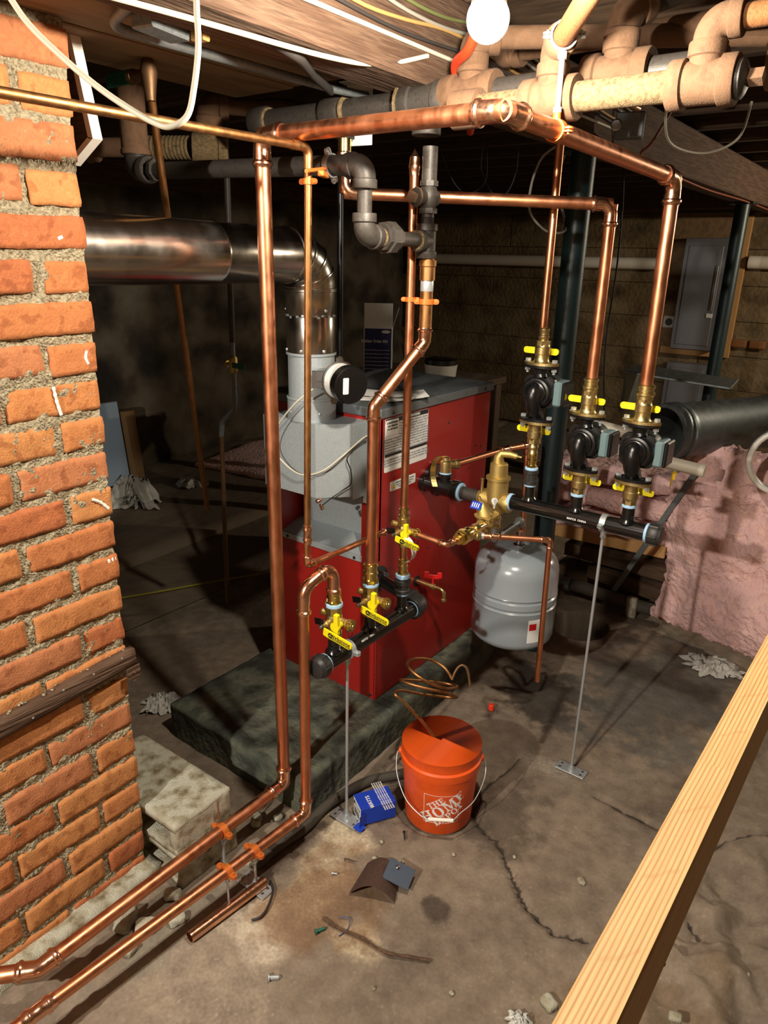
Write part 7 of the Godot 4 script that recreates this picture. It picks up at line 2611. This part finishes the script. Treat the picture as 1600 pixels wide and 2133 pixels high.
	mb.box(V(-0.95, 1.075, -3.75), V(0.5, 0.012, 0.3), Basis(UP, 0.1) * Basis(ZP, -0.06), 0.002)
	mb.box(V(-1.19, 0.985, -3.75), V(0.012, 0.2, 0.3), Basis(UP, 0.1), 0.002)
	one("flat_duct", V(-1.02, 0.88, -3.62), mb, M.duct, "flat folded sheet metal duct behind the round duct", "duct")
	for q in [[V(-1.03, 0.884, -2.85), V(-0.58, 0.85, -2.86), 0.0245, "white plastic pipe lying across behind the circulators"], [V(-1.06, 0.966, -2.86), V(-0.84, 0.935, -2.9), 0.0235, "upper white plastic pipe lying behind the circulators"]]:
		mb = MB.new()
		mb.pipe(q[0], q[1], q[2], 20)
		one("plastic_pipe", q[0].lerp(q[1], 0.5) - V(0, 0.03, 0), mb, M.pvc, q[3], "plastic pipe")
	# sawhorse leg, tool, floor pipe
	mb = MB.new()
	mb.box(V(-0.985, 0.0, -3.2).lerp(V(-0.69, 0.74, -3.15), 0.5) + V(0, 0.01, 0), V(0.024, 0.86, 0.03), Basis(Quaternion(UP, V(0.333, 0.76, 0.11).normalized())), 0.002)
	one("metal_strut", V(-0.9, 0, -3.2), mb, M.galv_old, "grey metal strut leaning from the floor up to the insulation", "strut")
	t = thing("yellow_tool_case", V(-0.76, 0.64, -3.2), "small yellow tool case on the heap beside the pink batt", "tool case")
	mb = MB.new()
	mb.box(V(-0.755, 0.69, -3.22), V(0.06, 0.1, 0.06), Basis(UP, 0.3), 0.006)
	part(t, "case", mb, M.hazard)
	mb = MB.new()
	mb.box(V(-0.752, 0.753, -3.215), V(0.066, 0.026, 0.06), Basis(UP, 0.3), 0.005)
	part(t, "white_cap", mb, M.porcelain)
	t = thing("floor_drain_pipe", V(-1.0, 0.03, -3.17), "dark pipe with pale unions running along the floor behind the tank", "pipe")
	mb = MB.new()
	mb.pipe(V(-1.16, 0.075, -3.168), V(-0.7, 0.05, -3.2), 0.03, 18)
	part(t, "pipe", mb, M.rubber)
	mb = MB.new()
	mb.lathe(V(-1.3, 0.085, -3.16), XP, [[0, 0.018], [0.06, 0.018], [0.062, 0.026], [0.09, 0.026], [0.092, 0.02], [0.11, 0.02]], 16)
	hexa(mb, V(-1.19, 0.077, -3.165), XP, 0.036, 0.024, 8)
	part(t, "union", mb, M.galv_old)
	mb = MB.new()
	mb.rough(V(-0.855, 0.05, -3.17), V(0.045, 0.1, 0.04), Basis(ZP, 0.06), 0.004, 0.003, noise(330, 0.1, 3), 0.02)
	one("small_block", V(-0.855, 0, -3.17), mb, M.block, "small grey block standing on the floor by the dark pipe", "block")
	# clutter at the left wall
	t = thing("foam_board", V(-4.35, 0.05, -2.75), "pale blue foam board leaning in the dark corner by the left wall", "foam board")
	mb = MB.new()
	mb.box(V(-4.3, 0.36, -2.54), V(0.05, 0.56, 0.42), Basis(ZP, 0.12), 0.004)
	part(t, "sheet", mb, mat(C(150, 168, 186), 0.8))
	mb = MB.new()
	mb.box(V(-4.27, 0.32, -2.81), V(0.06, 0.5, 0.08), Basis(ZP, 0.12), 0.004)
	part(t, "tan_edge", mb, M.cardboard)
	mb = rag(V(-3.98, 0.03, -2.6), 0.42, 0.36, 0.2, 340, 0.2, 30)
	one("plastic_bag", V(-4.1, 0.03, -2.62), mb, M.bag, "crumpled pale plastic bag on the floor by the foam board", "plastic bag")
	mb = rag(V(-4.0, 0.03, -3.08), 0.24, 0.18, 0.08, 345, 0.5, 22)
	one("plastic_wrap", V(-4.0, 0.03, -3.08), mb, M.bag, "small crumpled clear plastic wrap on the dark floor", "plastic wrap")
	mb = MB.new()
	mb.rough(V(-4.05, 0.05, -3.9), V(0.8, 0.05, 0.9), Basis(UP, 0.2), 0.02, 0.02, noise(350, 0.03, 3), 0.06)
	mb.smooth()
	one("pink_sheet", V(-4.05, 0.03, -3.9), mb, M.pink, "flat pink insulation sheet on the floor by the left wall", "insulation")
	mb = MB.new()
	tube(mb, curve([V(-3.3, 0.006, -1.0), V(-2.870, 0.006, -1.756), V(-2.7, 0.006, -2.1), V(-2.544, 0.006, -2.400), V(-2.3, 0.006, -2.8)], 6), 0.006, 8)
	one("yellow_rope", V(-2.8, 0, -1.9), mb, mat(C(150, 140, 50), 0.7), "thin yellow rope lying straight across the dark floor", "rope")
